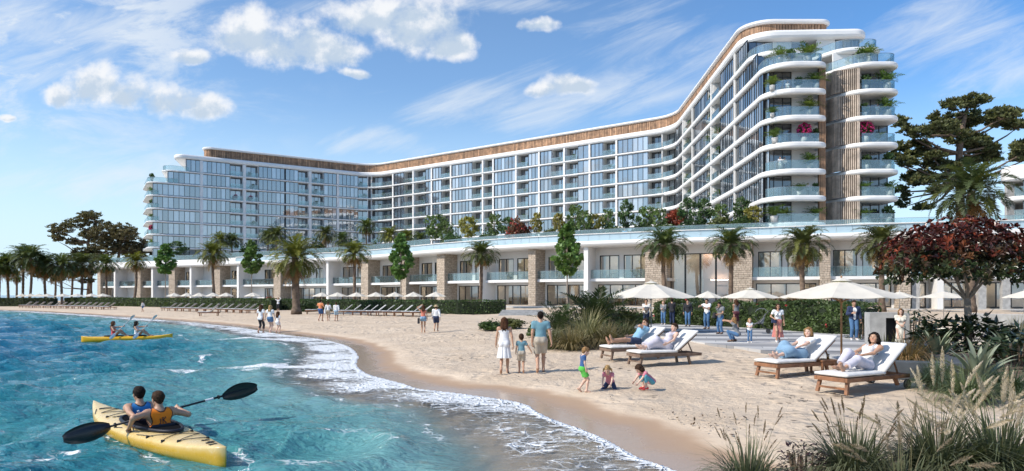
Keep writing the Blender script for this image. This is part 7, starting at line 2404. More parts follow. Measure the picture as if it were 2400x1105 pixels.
def person(label, pos, yaw, height, pose=None, female=False, child=False, skin='tan', hair=('brown', 'short'), top=None, bottom=None, shoes=None, extra=(), res=0.013, group=None, hs=None, bare=True):
 """pose in metres for a 1.75 m body facing +y with its right side at +x"""
 po = dict(pelvis=(0, 0, 0.93), pt=0.0, ct=0.02, ht=0.0, hy=0.0, cy=0.0, lean=0.0, hands=None, feet=None, elbow=None, knee=(0, 1, 0), toes=None, curl=0.5, palm=None)
 po.update(pose or {})
 sc = height / 1.75
 hs = hs or (1.34 if child else 1.0)
 if child: sc = height / 1.82
 P = A3(*po['pelvis']); Rp = roty(po['lean']) @ rotx(po['pt']); Rc = rotz(po['cy']) @ roty(po['lean']) @ rotx(po['ct']); Rh = rotz(po['hy']) @ rotx(po['ht'])
 T = lambda R_, o, *q: o + R_ @ A3(*q)
 wst = T(Rp, P, 0, 0, 0.13)
 w = dict(sh=0.172, hip=0.092, pr=0.118, wr=0.104, cr=0.128, ur=0.043, er=0.034, fr=0.024, th=0.086, kn=0.052, an=0.034) if female else dict(sh=0.183, hip=0.09, pr=0.116, wr=0.122, cr=0.152, ur=0.055, er=0.042, fr=0.029, th=0.088, kn=0.056, an=0.038)
 if child: w.update(sh=0.165, cr=0.128, ur=0.045, er=0.036, fr=0.029, th=0.078, kn=0.053, an=0.040, wr=0.118)
 fy = Rc @ A3(0, 1, 0); fp = Rp @ A3(0, 1, 0)
 nb_ = T(Rc, wst, 0, -0.012, 0.36); hc = T(Rh, nb_, 0, 0.035, 0.155 + 0.02 * (hs - 1))
 SH = {q: T(Rc, wst, s_ * w['sh'], 0, 0.315) for q, s_ in (('R', 1), ('L', -1))}
 HP_ = {q: T(Rp, P, s_ * w['hip'], 0, -0.03) for q, s_ in (('R', 1), ('L', -1))}
 hands = po['hands'] or {}; feet = po['feet'] or {}
 EL = {}; WR = {}; KN = {}; AN = {}
 la, lf = (0.265, 0.235) if not child else (0.24, 0.205)
 for q, s_ in (('R', 1), ('L', -1)):
  t = hands.get(q); t = T(Rc, wst, s_ * (w['sh'] + 0.075), 0.03, -0.17) if t is None else A3(*t)
  pole = (po['elbow'] or {}).get(q, Rc @ A3(s_ * 0.6, -1, -0.1)); EL[q], WR[q] = bend(SH[q], t, la, lf, pole)
  f = feet.get(q); f = A3(s_ * 0.10, 0.0, 0.075) if f is None else A3(*f)
  kp = po['knee'][q] if isinstance(po['knee'], dict) else po['knee']
  KN[q], AN[q] = bend(HP_[q], f, 0.425, 0.42, kp)
 tor = []       # torso pieces, reused by clothes: (a, b, ra, rb, k, flat)
 tor.append((T(Rp, P, -0.05, 0, 0.0), T(Rp, P, 0.05, 0, 0.0), w['pr'], w['pr'], 0.05, (fp, 0.88)))
 tor.append((T(Rp, P, 0, 0.0, 0.04), wst, w['pr'] * 0.98, w['wr'], 0.05, (fp, 0.76)))
 tor.append((wst, T(Rc, wst, 0, 0.0, 0.19), w['wr'], w['cr'], 0.06, (fy, 0.70)))
 tor.append((T(Rc, wst, -w['sh'] * 0.66, -0.005, 0.285), T(Rc, wst, w['sh'] * 0.66, -0.005, 0.285), 0.074 if female else 0.086, None, 0.06, (fy, 0.88)))
 if female and not child:
  for s_ in (-1, 1): tor.append((T(Rc, wst, s_ * 0.062, 0.085, 0.175), T(Rc, wst, s_ * 0.062, 0.09, 0.165), 0.052, None, 0.05, None))
 elif not child:
  for s_ in (-1, 1): tor.append((T(Rc, wst, s_ * 0.07, 0.062, 0.21), T(Rc, wst, s_ * 0.09, 0.055, 0.22), 0.062, None, 0.06, None))
 for s_ in (-1, 1): tor.append((T(Rp, P, s_ * 0.065, -0.062, -0.03), T(Rp, P, s_ * 0.065, -0.055, -0.01), 0.075, None, 0.05, None))
 def cloth_part(F, seg, t, cuts=()):
  a, b, ra, rb, k, fl = seg; F.cap(a, b, ra + t, (ra if rb is None else rb) + t, k, fl, cuts)
 F = Field()
 for sg in tor: cloth_part(F, sg, 0)
 F.cap(T(Rc, wst, 0, -0.02, 0.32), T(Rh, hc, 0, -0.015, -0.06 * hs), 0.058 if not female else 0.047, 0.053 if not female else 0.043, 0.05)
 arms = {}; legs = {}
 for q, s_ in (('R', 1), ('L', -1)):
  arms[q] = [(SH[q], EL[q], w['ur'], w['er'], 0.045, None), (EL[q], WR[q], w['er'] * 1.03, w['fr'], 0.02, None)]
  F.cap(SH[q], SH[q] + Rc @ A3(-s_ * 0.03, 0, -0.01), w['ur'] * 1.12, None, 0.05)
  for sg in arms[q]: cloth_part(F, sg, 0)
  legs[q] = [(HP_[q], KN[q], w['th'], w['kn'], 0.05, None), (KN[q], AN[q], w['kn'] * 0.97, w['an'], 0.025, None)]
  for sg in legs[q]: cloth_part(F, sg, 0)
  m = KN[q] * 0.68 + AN[q] * 0.32; back = np.cross(np.cross(AN[q] - KN[q], HP_[q] - KN[q]), AN[q] - KN[q]); nb2 = np.linalg.norm(back); back = back / nb2 if nb2 > 1e-6 else -fp
  F.cap(m + back * 0.014, KN[q] * 0.5 + AN[q] * 0.5 + back * 0.010, w['kn'] * 0.93, w['kn'] * 0.78, 0.03)
 FT = {}
 for q, s_ in (('R', 1), ('L', -1)):
  td = (po['toes'] or {}).get(q); td = unit(A3(s_ * 0.15, 1, -0.14)) if td is None else unit(A3(*td))
  dn = unit(AN[q] - KN[q]); dn = dn - td * (dn @ td); dn = unit(dn) if np.linalg.norm(dn) > 0.1 else A3(0, 0, -1)
  heel = AN[q] - td * 0.045 + dn * 0.035; ball = AN[q] + td * 0.11 + dn * 0.042; toe = AN[q] + td * 0.175 + dn * 0.046
  FT[q] = [(heel, ball, 0.034, 0.032, 0.03, None), (ball, toe, 0.033, 0.020, 0.02, None), (AN[q], ball, 0.036, 0.028, 0.03, None)]
  for sg in FT[q]: cloth_part(F, sg, 0)
 V, Q = F.mesh(res)
 base = np.asarray(SKIN[skin])
 parts = [(V, Q, np.repeat(base[None], len(V), 0) * (0.94 + 0.12 * vnoise(V[:, 0] * 9, V[:, 2] * 9 + V[:, 1] * 5, 3, 1.0))[:, None])]
 # head with a face
 X = lambda x, y, z: T(Rh, hc, x * hs, y * hs, z * hs)
 G = Field(); fx = Rh @ A3(1, 0, 0)
 G.cap(X(0, -0.022, 0.040), X(0, 0.008, 0.036), 0.088 * hs, 0.084 * hs, 0.03, (fx, 0.88))
 jw = 0.85 if female else 1.0
 G.cap(X(0, 0.034, -0.03), X(0, 0.058, -0.078), 0.056 * hs, 0.030 * hs * jw, 0.04)
 for s_ in (-1, 1):
  G.cap(X(s_ * 0.034, 0.052, -0.018), X(s_ * 0.036, 0.05, -0.012), 0.032 * hs, None, 0.03)
  G.cap(X(s_ * 0.079, -0.012, 0.015), X(s_ * 0.080, -0.006, -0.018), 0.017 * hs, 0.012 * hs, 0.008, (fx, 0.55))
  G.cap(X(s_ * 0.045, 0.0, -0.045), X(s_ * 0.022, 0.058, -0.075), 0.026 * hs * jw, 0.022 * hs * jw, 0.03)
  G.minus(X(s_ * 0.031, 0.100, 0.013), X(s_ * 0.033, 0.100, 0.013), 0.013 * hs, 0.012)
 G.cap(X(-0.036, 0.074, 0.036), X(0.036, 0.074, 0.036), 0.016 * hs, None, 0.02)
 G.cap(X(0, 0.086, 0.022), X(0, 0.106, -0.016), 0.009 * hs, 0.0135 * hs, 0.012)
 G.cap(X(-0.017, 0.085, -0.046), X(0.017, 0.085, -0.046), 0.0105 * hs, None, 0.01)
 G.cap(X(0, -0.012, -0.045), T(Rc, wst, 0, -0.018, 0.35), 0.052 * (hs if not child else 0.9) * (1 if not female else 0.86), 0.054 if not female else 0.046, 0.03)
 hv, hq = G.mesh(min(res * 0.62, 0.0085) * hs)
 loc = ((hv - hc) @ Rh) / hs
 hcq = np.repeat(base[None], len(hv), 0)
 def near(x, y, z, r): return (np.abs(np.abs(loc[:, 0]) - x) / r[0]) ** 2 + ((loc[:, 2] - z) / r[1]) ** 2 < 1
 fr_ = loc[:, 1] > 0.045
 hcq[fr_ & near(0.031, 0, 0.013, (0.014, 0.0075))] = (0.09, 0.06, 0.05)
 hcq[fr_ & near(0.034, 0, 0.038, (0.020, 0.0055))] = base * 0.28
 hcq[fr_ & ((loc[:, 0] / 0.024) ** 2 + ((loc[:, 2] + 0.046) / 0.008) ** 2 < 1)] = base * (1.0, 0.52, 0.52)
 hcq[fr_ & ((np.abs(np.abs(loc[:, 0]) - 0.04) / 0.02) ** 2 + ((loc[:, 2] + 0.02) / 0.018) ** 2 < 1)] *= (1.05, 0.9, 0.88)
 parts.append((hv, hq, hcq))
 # hands with five fingers
 HF = {}
 for q, s_ in (('R', 1), ('L', -1)):
  d = unit(WR[q] - EL[q]); K = Field()
  hd = (po.get('hdir') or {}).get(q)
  if hd is not None: d = unit(A3(*hd))
  pn = (po['palm'] or {}).get(q); pn = Rc @ A3(-s_, 0.15, 0) if pn is None else A3(*pn)
  pn = unit(pn - d * (pn @ d)); sd = np.cross(pn, d) * s_ * -1
  fwd = Rc @ A3(0, 1, 0.35)
  if sd @ fwd < 0 and po['palm'] is None: sd = -sd
  z = 0.94 if female else 1.06
  if child: z = 0.95
  o = WR[q]; cu = po['curl'] if not isinstance(po['curl'], dict) else po['curl'][q]
  for i in range(4):
   K.cap(o + d * 0.005, o + (d * 0.085 + sd * (0.031 - 0.0205 * i)) * z, 0.017 * z, 0.0125 * z, 0.012)
  K.cap(o - d * 0.05, o + d * 0.02, w['fr'] * 0.98, w['fr'] * 0.9, 0.02)
  for i, ln in enumerate((0.074, 0.083, 0.077, 0.060)):
   p = o + (d * 0.088 + sd * (0.031 - 0.0205 * i)) * z; c = cu * (0.8 + 0.15 * i); dd = d + sd * (0.06 - 0.04 * i)
   for j, fr2 in enumerate((0.45, 0.32, 0.27)):
    a = c * (0.55 + 0.75 * j); e = p + unit(dd * math.cos(a) + pn * math.sin(a)) * ln * fr2 * z
    K.cap(p, e, (0.0098 - 0.0011 * j) * z, (0.0090 - 0.0012 * j) * z, 0.005); p = e
  p = o + (d * 0.025 + sd * 0.024 + pn * 0.006) * z; e = p + unit(d * 0.62 + sd * 0.72 + pn * 0.30) * 0.042 * z; e2 = e + unit(d * 0.9 + sd * (0.35 - 0.5 * cu) + pn * (0.2 + 0.5 * cu)) * 0.034 * z
  K.cap(p, e, 0.0145 * z, 0.0115 * z, 0.012); K.cap(e, e2, 0.011 * z, 0.009 * z, 0.006)
  kv, kq = K.mesh(max(0.0052, res * 0.45)); parts.append((kv, kq, np.repeat(base[None], len(kv), 0))); HF[q] = (o + d * 0.075, d, pn, sd)
 n0 = 0; vs = []; qs = []; cs = []
 for v, q, c in parts: vs.append(v); qs.append(q + n0); cs.append(c); n0 += len(v)
 body = link('person', np_mesh('body', np.concatenate(vs) * sc, quads=np.concatenate(qs), mats=[MT['skin']], smooth=True, cols=np.concatenate(cs)))
 body.location = pos; body.rotation_euler = (0, 0, yaw)
 tag(body, label, 'person', group)
 def garment(name, Fd, mat, noise=0.0, r=None, color=None):
  v, q = Fd.mesh(r or res * 0.92, noise)
  if len(v) == 0: return None, v
  cols = color(v) if color else None
  o = link(name, np_mesh(name, v * sc, quads=q, mats=[MT[mat]], smooth=True, cols=np.ones((len(v), 3)) if cols is None else cols), body)
  return o, v
 # ---- hair
 hcol, hst = hair
 if hst != 'none':
  Hh = Field()
  cutn = Rh @ unit(A3(0, 0.62, -0.78)); cutp = X(0, 0.070, 0.062)
  Hh.cap(X(0, -0.028, 0.046), X(0, 0.010, 0.044), 0.097 * hs, 0.091 * hs, 0.02, (fx, 0.90), ((cutp, cutn),))
  Hh.cap(X(0, -0.05, 0.03), X(0, -0.055, -0.02), 0.075 * hs, 0.055 * hs, 0.03)
  if hst == 'short': Hh.cap(X(0, 0.03, 0.098), X(0, 0.06, 0.088), 0.040 * hs, 0.028 * hs, 0.03, (fx, 1.5))
  for s_ in (-1, 1):
   if hst == 'short': Hh.cap(X(s_ * 0.074, 0.015, 0.05), X(s_ * 0.075, 0.012, 0.015), 0.016 * hs, 0.009 * hs, 0.02)
   if hst in ('long', 'curly', 'loose', 'bob'):
    ln = {'long': 0.30, 'curly': 0.27, 'loose': 0.22, 'bob': 0.12}[hst]
    Hh.cap(X(s_ * 0.078, 0.025, 0.06), X(s_ * 0.084, 0.012, -0.05), 0.030 * hs, 0.030 * hs, 0.03)
    dn = -np.array([0, 0, 1.0]) * 0.8 - (Rc @ A3(0, 0, 1)) * 0.2; bk = Rh @ A3(0, -1, 0)
    e0 = X(s_ * 0.045, -0.06, -0.03); e1 = e0 + unit(dn + bk * 0.25) * ln * 0.55; e2 = e0 + unit(dn + bk * 0.12) * ln
    rr = 0.064 if hst == 'curly' else 0.054
    Hh.cap(e0, e1, rr * hs, rr * 0.92 * hs, 0.04); Hh.cap(e1, e2, rr * 0.9 * hs, 0.026 * hs, 0.03)
    Hh.cap(X(s_ * 0.082, -0.01, -0.03), e1 + Rh @ A3(s_ * 0.03, 0.02, 0), 0.034 * hs, 0.03, 0.03)
   if hst == 'pigtails':
    c = X(s_ * 0.105, -0.03, 0.01); Hh.cap(X(s_ * 0.075, -0.03, 0.03), c, 0.025 * hs, 0.022 * hs, 0.01); Hh.cap(c, c + A3(s_ * 0.03, 0, -0.09) * hs, 0.030 * hs, 0.010 * hs, 0.01)
  if hst == 'bun': Hh.cap(X(0, -0.115, 0.02), X(0, -0.125, 0.01), 0.038 * hs, None, 0.01)
  garment('hair', Hh, 'hair_' + hcol, 0.0028 if hst != 'curly' else 0.006, r=min(res * 0.8, 0.0105) * hs)
 # ---- clothes
 up_c = Rc @ A3(0, 0, 1); up_p = Rp @ A3(0, 0, 1)
 neck_hole = lambda Fd, r=0.074: Fd.minus(T(Rc, wst, 0, 0.0, 0.335), T(Rh, hc, 0, 0, -0.05), r, 0.01)
 leg_cut = lambda q, f: ((HP_[q] + (KN[q] - HP_[q]) * f, unit(KN[q] - HP_[q])),) if f <= 1 else ((KN[q] + (AN[q] - KN[q]) * (f - 1), unit(AN[q] - KN[q])),)
 arm_cut = lambda q, f: ((SH[q] + (EL[q] - SH[q]) * f, unit(EL[q] - SH[q])),) if f <= 1 else ((EL[q] + (WR[q] - EL[q]) * (f - 1), unit(WR[q] - EL[q])),)
 out = {}
 if bottom:
  st, colr = bottom[0], 'cloth_' + bottom[1]
  Bm = Field()
  wl = ((T(Rp, P, 0, 0, 0.075), up_p),)
  if st in ('jeans', 'shorts', 'capri', 'trousers'):
   f = {'jeans': 1.93, 'shorts': 0.80, 'capri': 1.55, 'trousers': 1.75}[st]; t = {'jeans': 0.012, 'shorts': 0.022, 'capri': 0.01, 'trousers': 0.026}[st]
   if st == 'shorts' and len(bottom) > 2: f = bottom[2]
   for sg in (tor[0], tor[1]) + tuple(tor[-2:]): cloth_part(Bm, sg, t * 0.85, wl)
   for q in 'RL':
    a, b, ra, rb, k, fl = legs[q][0]; fl_ = 0.02 if st in ('shorts', 'trousers') else 0.004
    Bm.cap(a, b, ra + t, rb + t + fl_, 0.03, None, leg_cut(q, f) if f <= 1 else ())
    if f > 1:
     a, b, ra, rb, k, fl = legs[q][1]; Bm.cap(a, b, ra + t + (0.012 if st == 'trousers' else 0.008), rb + t + (0.022 if st == 'trousers' else 0.010), 0.02, None, leg_cut(q, f))
  elif st in ('skirt', 'longskirt'):
   e = KN['R'] * 0.5 + KN['L'] * 0.5 if st == 'skirt' else AN['R'] * 0.5 + AN['L'] * 0.5 + A3(0, 0, 0.10)
   Bm.cone(T(Rp, P, 0, 0, 0.10), e, w['wr'] + 0.018, 0.20 if st == 'skirt' else 0.245, 9, 0.016, (fp, 0.82), k=0.01)
   for sg in tuple(tor[-2:]) + (tor[0],): cloth_part(Bm, sg, 0.02, wl)
  elif st == 'drape':        # long skirt over bent legs on a lounger
   for sg in (tor[0], tor[1]) + tuple(tor[-2:]): cloth_part(Bm, sg, 0.018, wl)
   for q in 'RL':
    a, b, ra, rb, k, fl = legs[q][0]; Bm.cap(a, b, ra + 0.03, rb + 0.05, 0.14)
    a, b, ra, rb, k, fl = legs[q][1]; Bm.cap(a, b, ra + 0.045, rb + 0.065, 0.14, None, leg_cut(q, bottom[2] if len(bottom) > 2 else 1.72))
   a = (KN['R'] + KN['L']) / 2; b = (AN['R'] + AN['L']) / 2 * 0.75 + a * 0.25
   Bm.cap(a * 0.4 + P * 0.6 - A3(0, 0, 0.04), b - A3(0, 0, 0.03), 0.10, 0.09, 0.12)
   Bm.cut.append((AN['R'] * .75 + KN['R'] * .25, unit(AN['R'] - KN['R'] + AN['L'] - KN['L'])))
  out['bottom'] = garment({'jeans': 'jeans', 'shorts': 'shorts', 'capri': 'leggings', 'trousers': 'trousers', 'skirt': 'skirt', 'longskirt': 'long_skirt', 'drape': 'long_skirt'}[st], Bm, colr)
 if top:
  st, colr = top[0], 'cloth_' + top[1]
  Tp = Field(); t = {'tee': 0.014, 'shirt': 0.016, 'blazer': 0.024, 'tank': 0.012, 'sundress': 0.013, 'longdress': 0.018, 'vest': 0.016, 'swim': 0.009, 'crop': 0.012}[st]
  hem = {'tee': -0.10, 'shirt': -0.13, 'blazer': -0.17, 'tank': -0.02, 'vest': -0.03, 'crop': 0.05}.get(st, -0.2)
  hc_ = ((T(Rp, P, 0, 0, hem), -up_p),)
  for sg in tor:
   cloth_part(Tp, sg, t, hc_ if st not in ('sundress', 'longdress', 'swim') else ())
  if st in ('tee', 'shirt', 'blazer', 'longdress'):
   f = {'tee': 0.58, 'shirt': 1.9, 'blazer': 1.93, 'longdress': 0.62}[st]
   if len(top) > 2 and st == 'shirt': f = top[2]
   for q in 'RL':
    a, b, ra, rb, k, fl = arms[q][0]; s_ = 1 if q == 'R' else -1
    Tp.cap(SH[q], SH[q] + Rc @ A3(-s_ * 0.03, 0, -0.01), w['ur'] * 1.12 + t, None, 0.04)
    Tp.cap(a, b, ra + t, rb + t + (0.012 if st in ('tee', 'longdress') else 0.003), 0.03, None, arm_cut(q, f) if f <= 1 else ())
    if f > 1: a, b, ra, rb, k, fl = arms[q][1]; Tp.cap(a, b, ra + t, rb + t, 0.02, None, arm_cut(q, f))
   neck_hole(Tp, 0.078 if not female else 0.082)
   if st == 'blazer': Tp.minus(T(Rc, wst, 0, 0.16, 0.33), T(Rp, P, 0, 0.20, -0.2), 0.085, 0.01)
  elif st in ('vest', 'tank', 'crop'):
   for s_, q in ((1, 'R'), (-1, 'L')):
    Tp.minus(T(Rc, wst, s_ * (w['sh'] + 0.022), 0, 0.36), T(Rc, wst, s_ * (w['sh'] + 0.005), 0.0, 0.205), 0.078 if st == 'vest' else 0.07, 0.012)
   neck_hole(Tp, 0.088)
   if st in ('tank', 'crop'): Tp.minus(T(Rc, wst, 0, 0.11, 0.34), T(Rc, wst, 0, 0.13, 0.28), 0.075, 0.01)
  elif st in ('sundress', 'swim'):
   Tp.cut.append((T(Rc, wst, 0, 0.0, 0.245 if st == 'sundress' else 0.22), unit(up_c * 0.9 + fy * 0.12)))
   for s_ in (-1, 1): Tp.p = [p for p in Tp.p]
  if st == 'sundress':
   e = T(Rp, P, 0, 0, -0.44)
   Tp.cone(T(Rp, P, 0, 0, 0.13), e, w['wr'] + 0.02, 0.215, 11, 0.014, (fp, 0.80), k=0.03)
  if st == 'longdress':
   e = (AN['R'] + AN['L']) / 2 + A3(0, 0, 0.10)
   Tp.cone(T(Rp, P, 0, 0, 0.13), e, w['wr'] + 0.022, 0.225, 10, 0.014, (fp, 0.80), k=0.03)
  if st == 'swim':
   for q in 'RL': Tp.minus(HP_[q] + unit(KN[q] - HP_[q]) * 0.10, HP_[q] + unit(KN[q] - HP_[q]) * 0.3, 0.1, 0.01)
  cf = None
  if st == 'vest':
   def cf(v):
    c = np.ones((len(v), 3))
    for a, b, r, k in Tp.sub:
     d = Field.dist((0, a, b, r, r, k, None, ()), v); c[d < 0.020] = 0.04
    return c
  nm = {'tee': 'tee_shirt', 'shirt': 'shirt', 'blazer': 'blazer', 'tank': 'tank_top', 'sundress': 'sundress', 'longdress': 'long_dress', 'vest': 'sports_vest', 'swim': 'swimsuit', 'crop': 'camisole'}[st]
  out['top'] = garment(nm, Tp, colr, color=cf)
  if st in ('sundress', 'crop', 'swim', 'tank'):
   mb = MB(); mb.smooth = True
   for s_ in (-1, 1):
    pts = [T(Rc, wst, s_ * 0.075, 0.118 if female else .1, 0.225), T(Rc, wst, s_ * 0.082, 0.07, 0.335), T(Rc, wst, s_ * 0.08, -0.02, 0.372), T(Rc, wst, s_ * 0.07, -0.10, 0.30), T(Rc, wst, s_ * 0.062, -0.115, 0.22)]
    cr = catmull([tuple(p * sc) for p in pts], 4); mb.tube([tuple(p) for p in cr], 0.007 * sc if st != 'tank' else 0.012 * sc, 6)
   mb.build('strap', MT[colr], body)
  if st == 'blazer':
   Sh = Field()
   for sg in tor: cloth_part(Sh, sg, 0.016, ((T(Rp, P, 0, 0, -0.11), -up_p),))
   neck_hole(Sh, 0.075); garment('shirt', Sh, 'cloth_white')
 if shoes:
  Sf = Field()
  for q in 'RL':
   for sg in FT[q][:2]: cloth_part(Sf, sg, 0.011)
   Sf.cap(AN[q], FT[q][0][0], 0.045, 0.042, 0.03)
  garment('shoes', Sf, 'cloth_' + shoes)
 for e in extra:
  if e == 'hat':
   mb = MB(); mb.smooth = True; n = 20; prof = [(0.19, 0.045), (0.185, 0.055), (0.10, 0.075), (0.098, 0.11), (0.085, 0.15), (0.001, 0.16)]
   vs = []
   for r_, z_ in prof:
    for k in range(n):
     a = 2 * math.pi * k / n; vs.append(X(r_ * math.cos(a), -0.012 + r_ * 1.06 * math.sin(a), z_ + 0.012 * math.cos(2 * a) * (r_ > .15)) * sc)
   fs = [(i * n + k, i * n + (k + 1) % n, (i + 1) * n + (k + 1) % n, (i + 1) * n + k) for i in range(len(prof) - 1) for k in range(n)]
   mb.add([tuple(p) for p in vs], fs); o = mb.build('sun_hat', MT['cloth_straw'], body); sd_ = o.modifiers.new('t', 'SOLIDIFY'); sd_.thickness = 0.006
  if e == 'sunglasses':
   mb = MB()
   for s_ in (-1, 1):
    mb.tube([X(s_ * 0.033, 0.094, 0.014) * sc, X(s_ * 0.033, 0.101, 0.013) * sc], [0.020 * sc * hs, 0.018 * sc * hs], 10); mb.tube([X(s_ * 0.052, 0.092, 0.018) * sc, X(s_ * 0.082, -0.005, 0.02) * sc], 0.003 * sc, 5)
   mb.tube([X(-0.015, 0.102, 0.016) * sc, X(0.015, 0.102, 0.016) * sc], 0.003 * sc, 5); mb.build('sunglasses', MT['rubber'], body)
 info = dict(sc=sc, HF=HF, WR=WR, SH=SH, P=P, T=T, Rc=Rc, Rp=Rp, wst=wst, hc=hc, out=out, AN=AN, KN=KN)
 return body, info
def world_of(body, p):
 return Matrix.Translation(body.location) @ Matrix.Rotation(body.rotation_euler.z, 4, 'Z') @ Vector([float(x) for x in p])
def handbag(label, body, info, p, size, mat, strap=None, yaw=0.0):
 """bag carried by a person, a thing of its own; p is in the person's frame"""
 sc = info['sc']; c = world_of(body, A3(*p) * sc)
 root = empty('handbag', c, body.rotation_euler.z + yaw); tag(root, label, 'bag')
 w, d, h = [x * sc for x in size]
 mb = MB(); mb.hexa([(-w / 2, -d / 2, -h / 2), (w / 2, -d / 2, -h / 2), (w / 2, d / 2, -h / 2), (-w / 2, d / 2, -h / 2)], [(-w * .42, -d * .3, h / 2), (w * .42, -d * .3, h / 2), (w * .42, d * .3, h / 2), (-w * .42, d * .3, h / 2)])
 mb.build('pouch', MT[mat], root, bevel=0.025 * sc)
 if strap:
  inv = Matrix.Rotation(-root.rotation_euler.z, 4, 'Z')
  pts = [inv @ (world_of(body, A3(*q) * sc) - c) for q in strap]
  cr = catmull([tuple(q) for q in pts], 5)
  mb = MB(); mb.tube([tuple(q) for q in cr], 0.010 * sc, 6); mb.build('shoulder_strap', MT[mat], root)
 return root
def walk(ph=1, stride=0.20, **k):
 d = dict(pelvis=(0, 0, 0.905), ct=0.05, feet={'R': (0.085, stride * ph, 0.08 if ph > 0 else 0.14), 'L': (-0.085, -stride * ph, 0.14 if ph > 0 else 0.08)},
             toes={'R': (0.1, 1, -0.14 if ph > 0 else -0.75), 'L': (-0.1, 1, -0.75 if ph > 0 else -0.14)},
             hands={'R': (0.27, 0.03 - 0.14 * ph, 0.83), 'L': (-0.27, 0.03 + 0.14 * ph, 0.83)})
 d.update(k); return d
AWAY, TOWARD = 0.0, math.pi
def put(px, py, dz_=0.0):
 p = GP(px, py); p.z += dz_; return p
def hpx(py0, py1, p):
 return (py1 - py0) / FPX * p.y
PAV = 0.055
# --- the family walking away
FAM = 'family walking hand in hand'
p = put(1182, 876); person('woman in a short white sundress with long dark hair walking away beside a boy', p, AWAY - 0.05, hpx(740, 877, p), walk(1, 0.15), True, False, 'tan', ('auburn', 'curly'), ('sundress', 'white'), res=0.011, group=FAM)
p3 = put(1267, 873); h3 = hpx(726, 874, p3)
p2 = put(1222, 875)
h2 = hpx(778, 875, p2); hw = p2.lerp(p3, 0.50); hw.z = p2.z + 0.60; hw.y = max(p2.y, p3.y) - 0.05
rel = lambda p, h: tuple((hw - p) / h)
person('boy in a teal tee shirt and beige shorts walking away between his parents', p2, AWAY, h2, walk(-1, 0.13, hands={'R': rel(p2, h2 / 1.82), 'L': (-0.24, 0.10, 0.92)}, curl=0.7), False, True, 'tan', ('brown', 'short'), ('tee', 'teal'), ('shorts', 'beige'), res=0.013, group=FAM)
person('man in a teal tee shirt and beige shorts holding a boy by the hand', p3, AWAY, h3, walk(1, 0.17, hands={'L': rel(p3, h3 / 1.75), 'R': (0.31, -0.06, 0.80)}, curl=0.7), False, False, 'tan', ('dark', 'short'), ('tee', 'teal'), ('shorts', 'beige', 0.85), res=0.011, group=FAM)
# --- children playing
KID = 'children playing in the sand'
p = put(1366, 920); person('boy in a blue tee shirt and bright green shorts standing by two girls', p, R(-80), hpx(808, 921, p), walk(1, 0.12, ht=0.45, hands={'R': (0.24, 0.06, 0.86), 'L': (-0.23, 0.14, 0.88)}), False, True, 'light', ('fair', 'short'), ('tee', 'blue'), ('shorts', 'green', 0.72), res=0.012, group=KID)
p = put(1428, 911); person('blonde girl with pigtails in a pink tee shirt kneeling and digging in the sand', p, R(158), 1.08, dict(pelvis=(0, -0.12, 0.24), pt=0.5, ct=0.75, ht=0.55, feet={'R': (0.14, -0.26, 0.08), 'L': (-0.14, -0.26, 0.08)}, knee=(0, 1, 0.3), toes={'R': (0.2, -1, -0.2), 'L': (-0.2, -1, -0.2)}, hands={'R': (0.16, 0.50, 0.08), 'L': (-0.16, 0.48, 0.08)}, curl=0.8), True, True, 'light', ('blonde', 'pigtails'), ('tee', 'pink'), ('jeans', 'navy'), res=0.012, group=KID)
p = put(1514, 912); person('brown haired girl in pink tee shirt and turquoise trousers squatting in the sand', p, R(108), 1.14, dict(pelvis=(0, -0.20, 0.27), pt=0.55, ct=0.85, ht=0.75, feet={'R': (0.12, 0.02, 0.075), 'L': (-0.12, 0.05, 0.075)}, knee={'R': (0.3, 1, 0.8), 'L': (-0.3, 1, 0.8)}, hands={'R': (0.12, 0.56, 0.10), 'L': (-0.14, 0.52, 0.08)}, curl=0.8), True, True, 'light', ('brown', 'bob'), ('tee', 'pink'), ('capri', 'turquoise'), shoes='red', res=0.012, group=KID)
# --- people on the loungers (same frame as the lounger)
def on_lounger(i, label, H_, hair, top, bottom, skin, pose, female=True, **k):
 root, pos, yaw = LNG[i]
 base = dict(pelvis=(0, -0.06, 0.525), pt=-0.35, ct=R(-48), ht=R(-14), knee=(0, 0.1, 1), curl=0.5)
 base.update(pose)
 p = Vector(pos); sc = H_ / 1.75; p.z += 0.0 + (1 - sc) * 0.41
 return person(label, p, yaw, H_, base, female, False, skin, hair, top, bottom, res=0.010, group='people lying on the cushioned loungers', **k)
on_lounger(0, 'woman with curly dark hair in white top and trousers reclining on the wheeled lounger', 1.74, ('dark', 'curly'), ('crop', 'white'), ('trousers', 'lilac', 1.6), 'tan',
           dict(feet={'R': (0.12, 0.60, 0.475), 'L': (-0.10, 0.74, 0.475)}, toes={'R': (0.1, 1, 0.35), 'L': (-0.15, 0.7, 0.8)}, knee={'R': (0.1, 0, 1), 'L': (-0.2, 0, 1)}, hands={'R': (0.10, 0.10, 0.74), 'L': (-0.10, 0.12, 0.72)}, hy=0.25,
    elbow={'R': (1, -0.6, -0.3), 'L': (-1, -0.6, -0.3)}, palm={'R': (-0.2, -0.3, -1), 'L': (0.2, -0.3, -1)}))
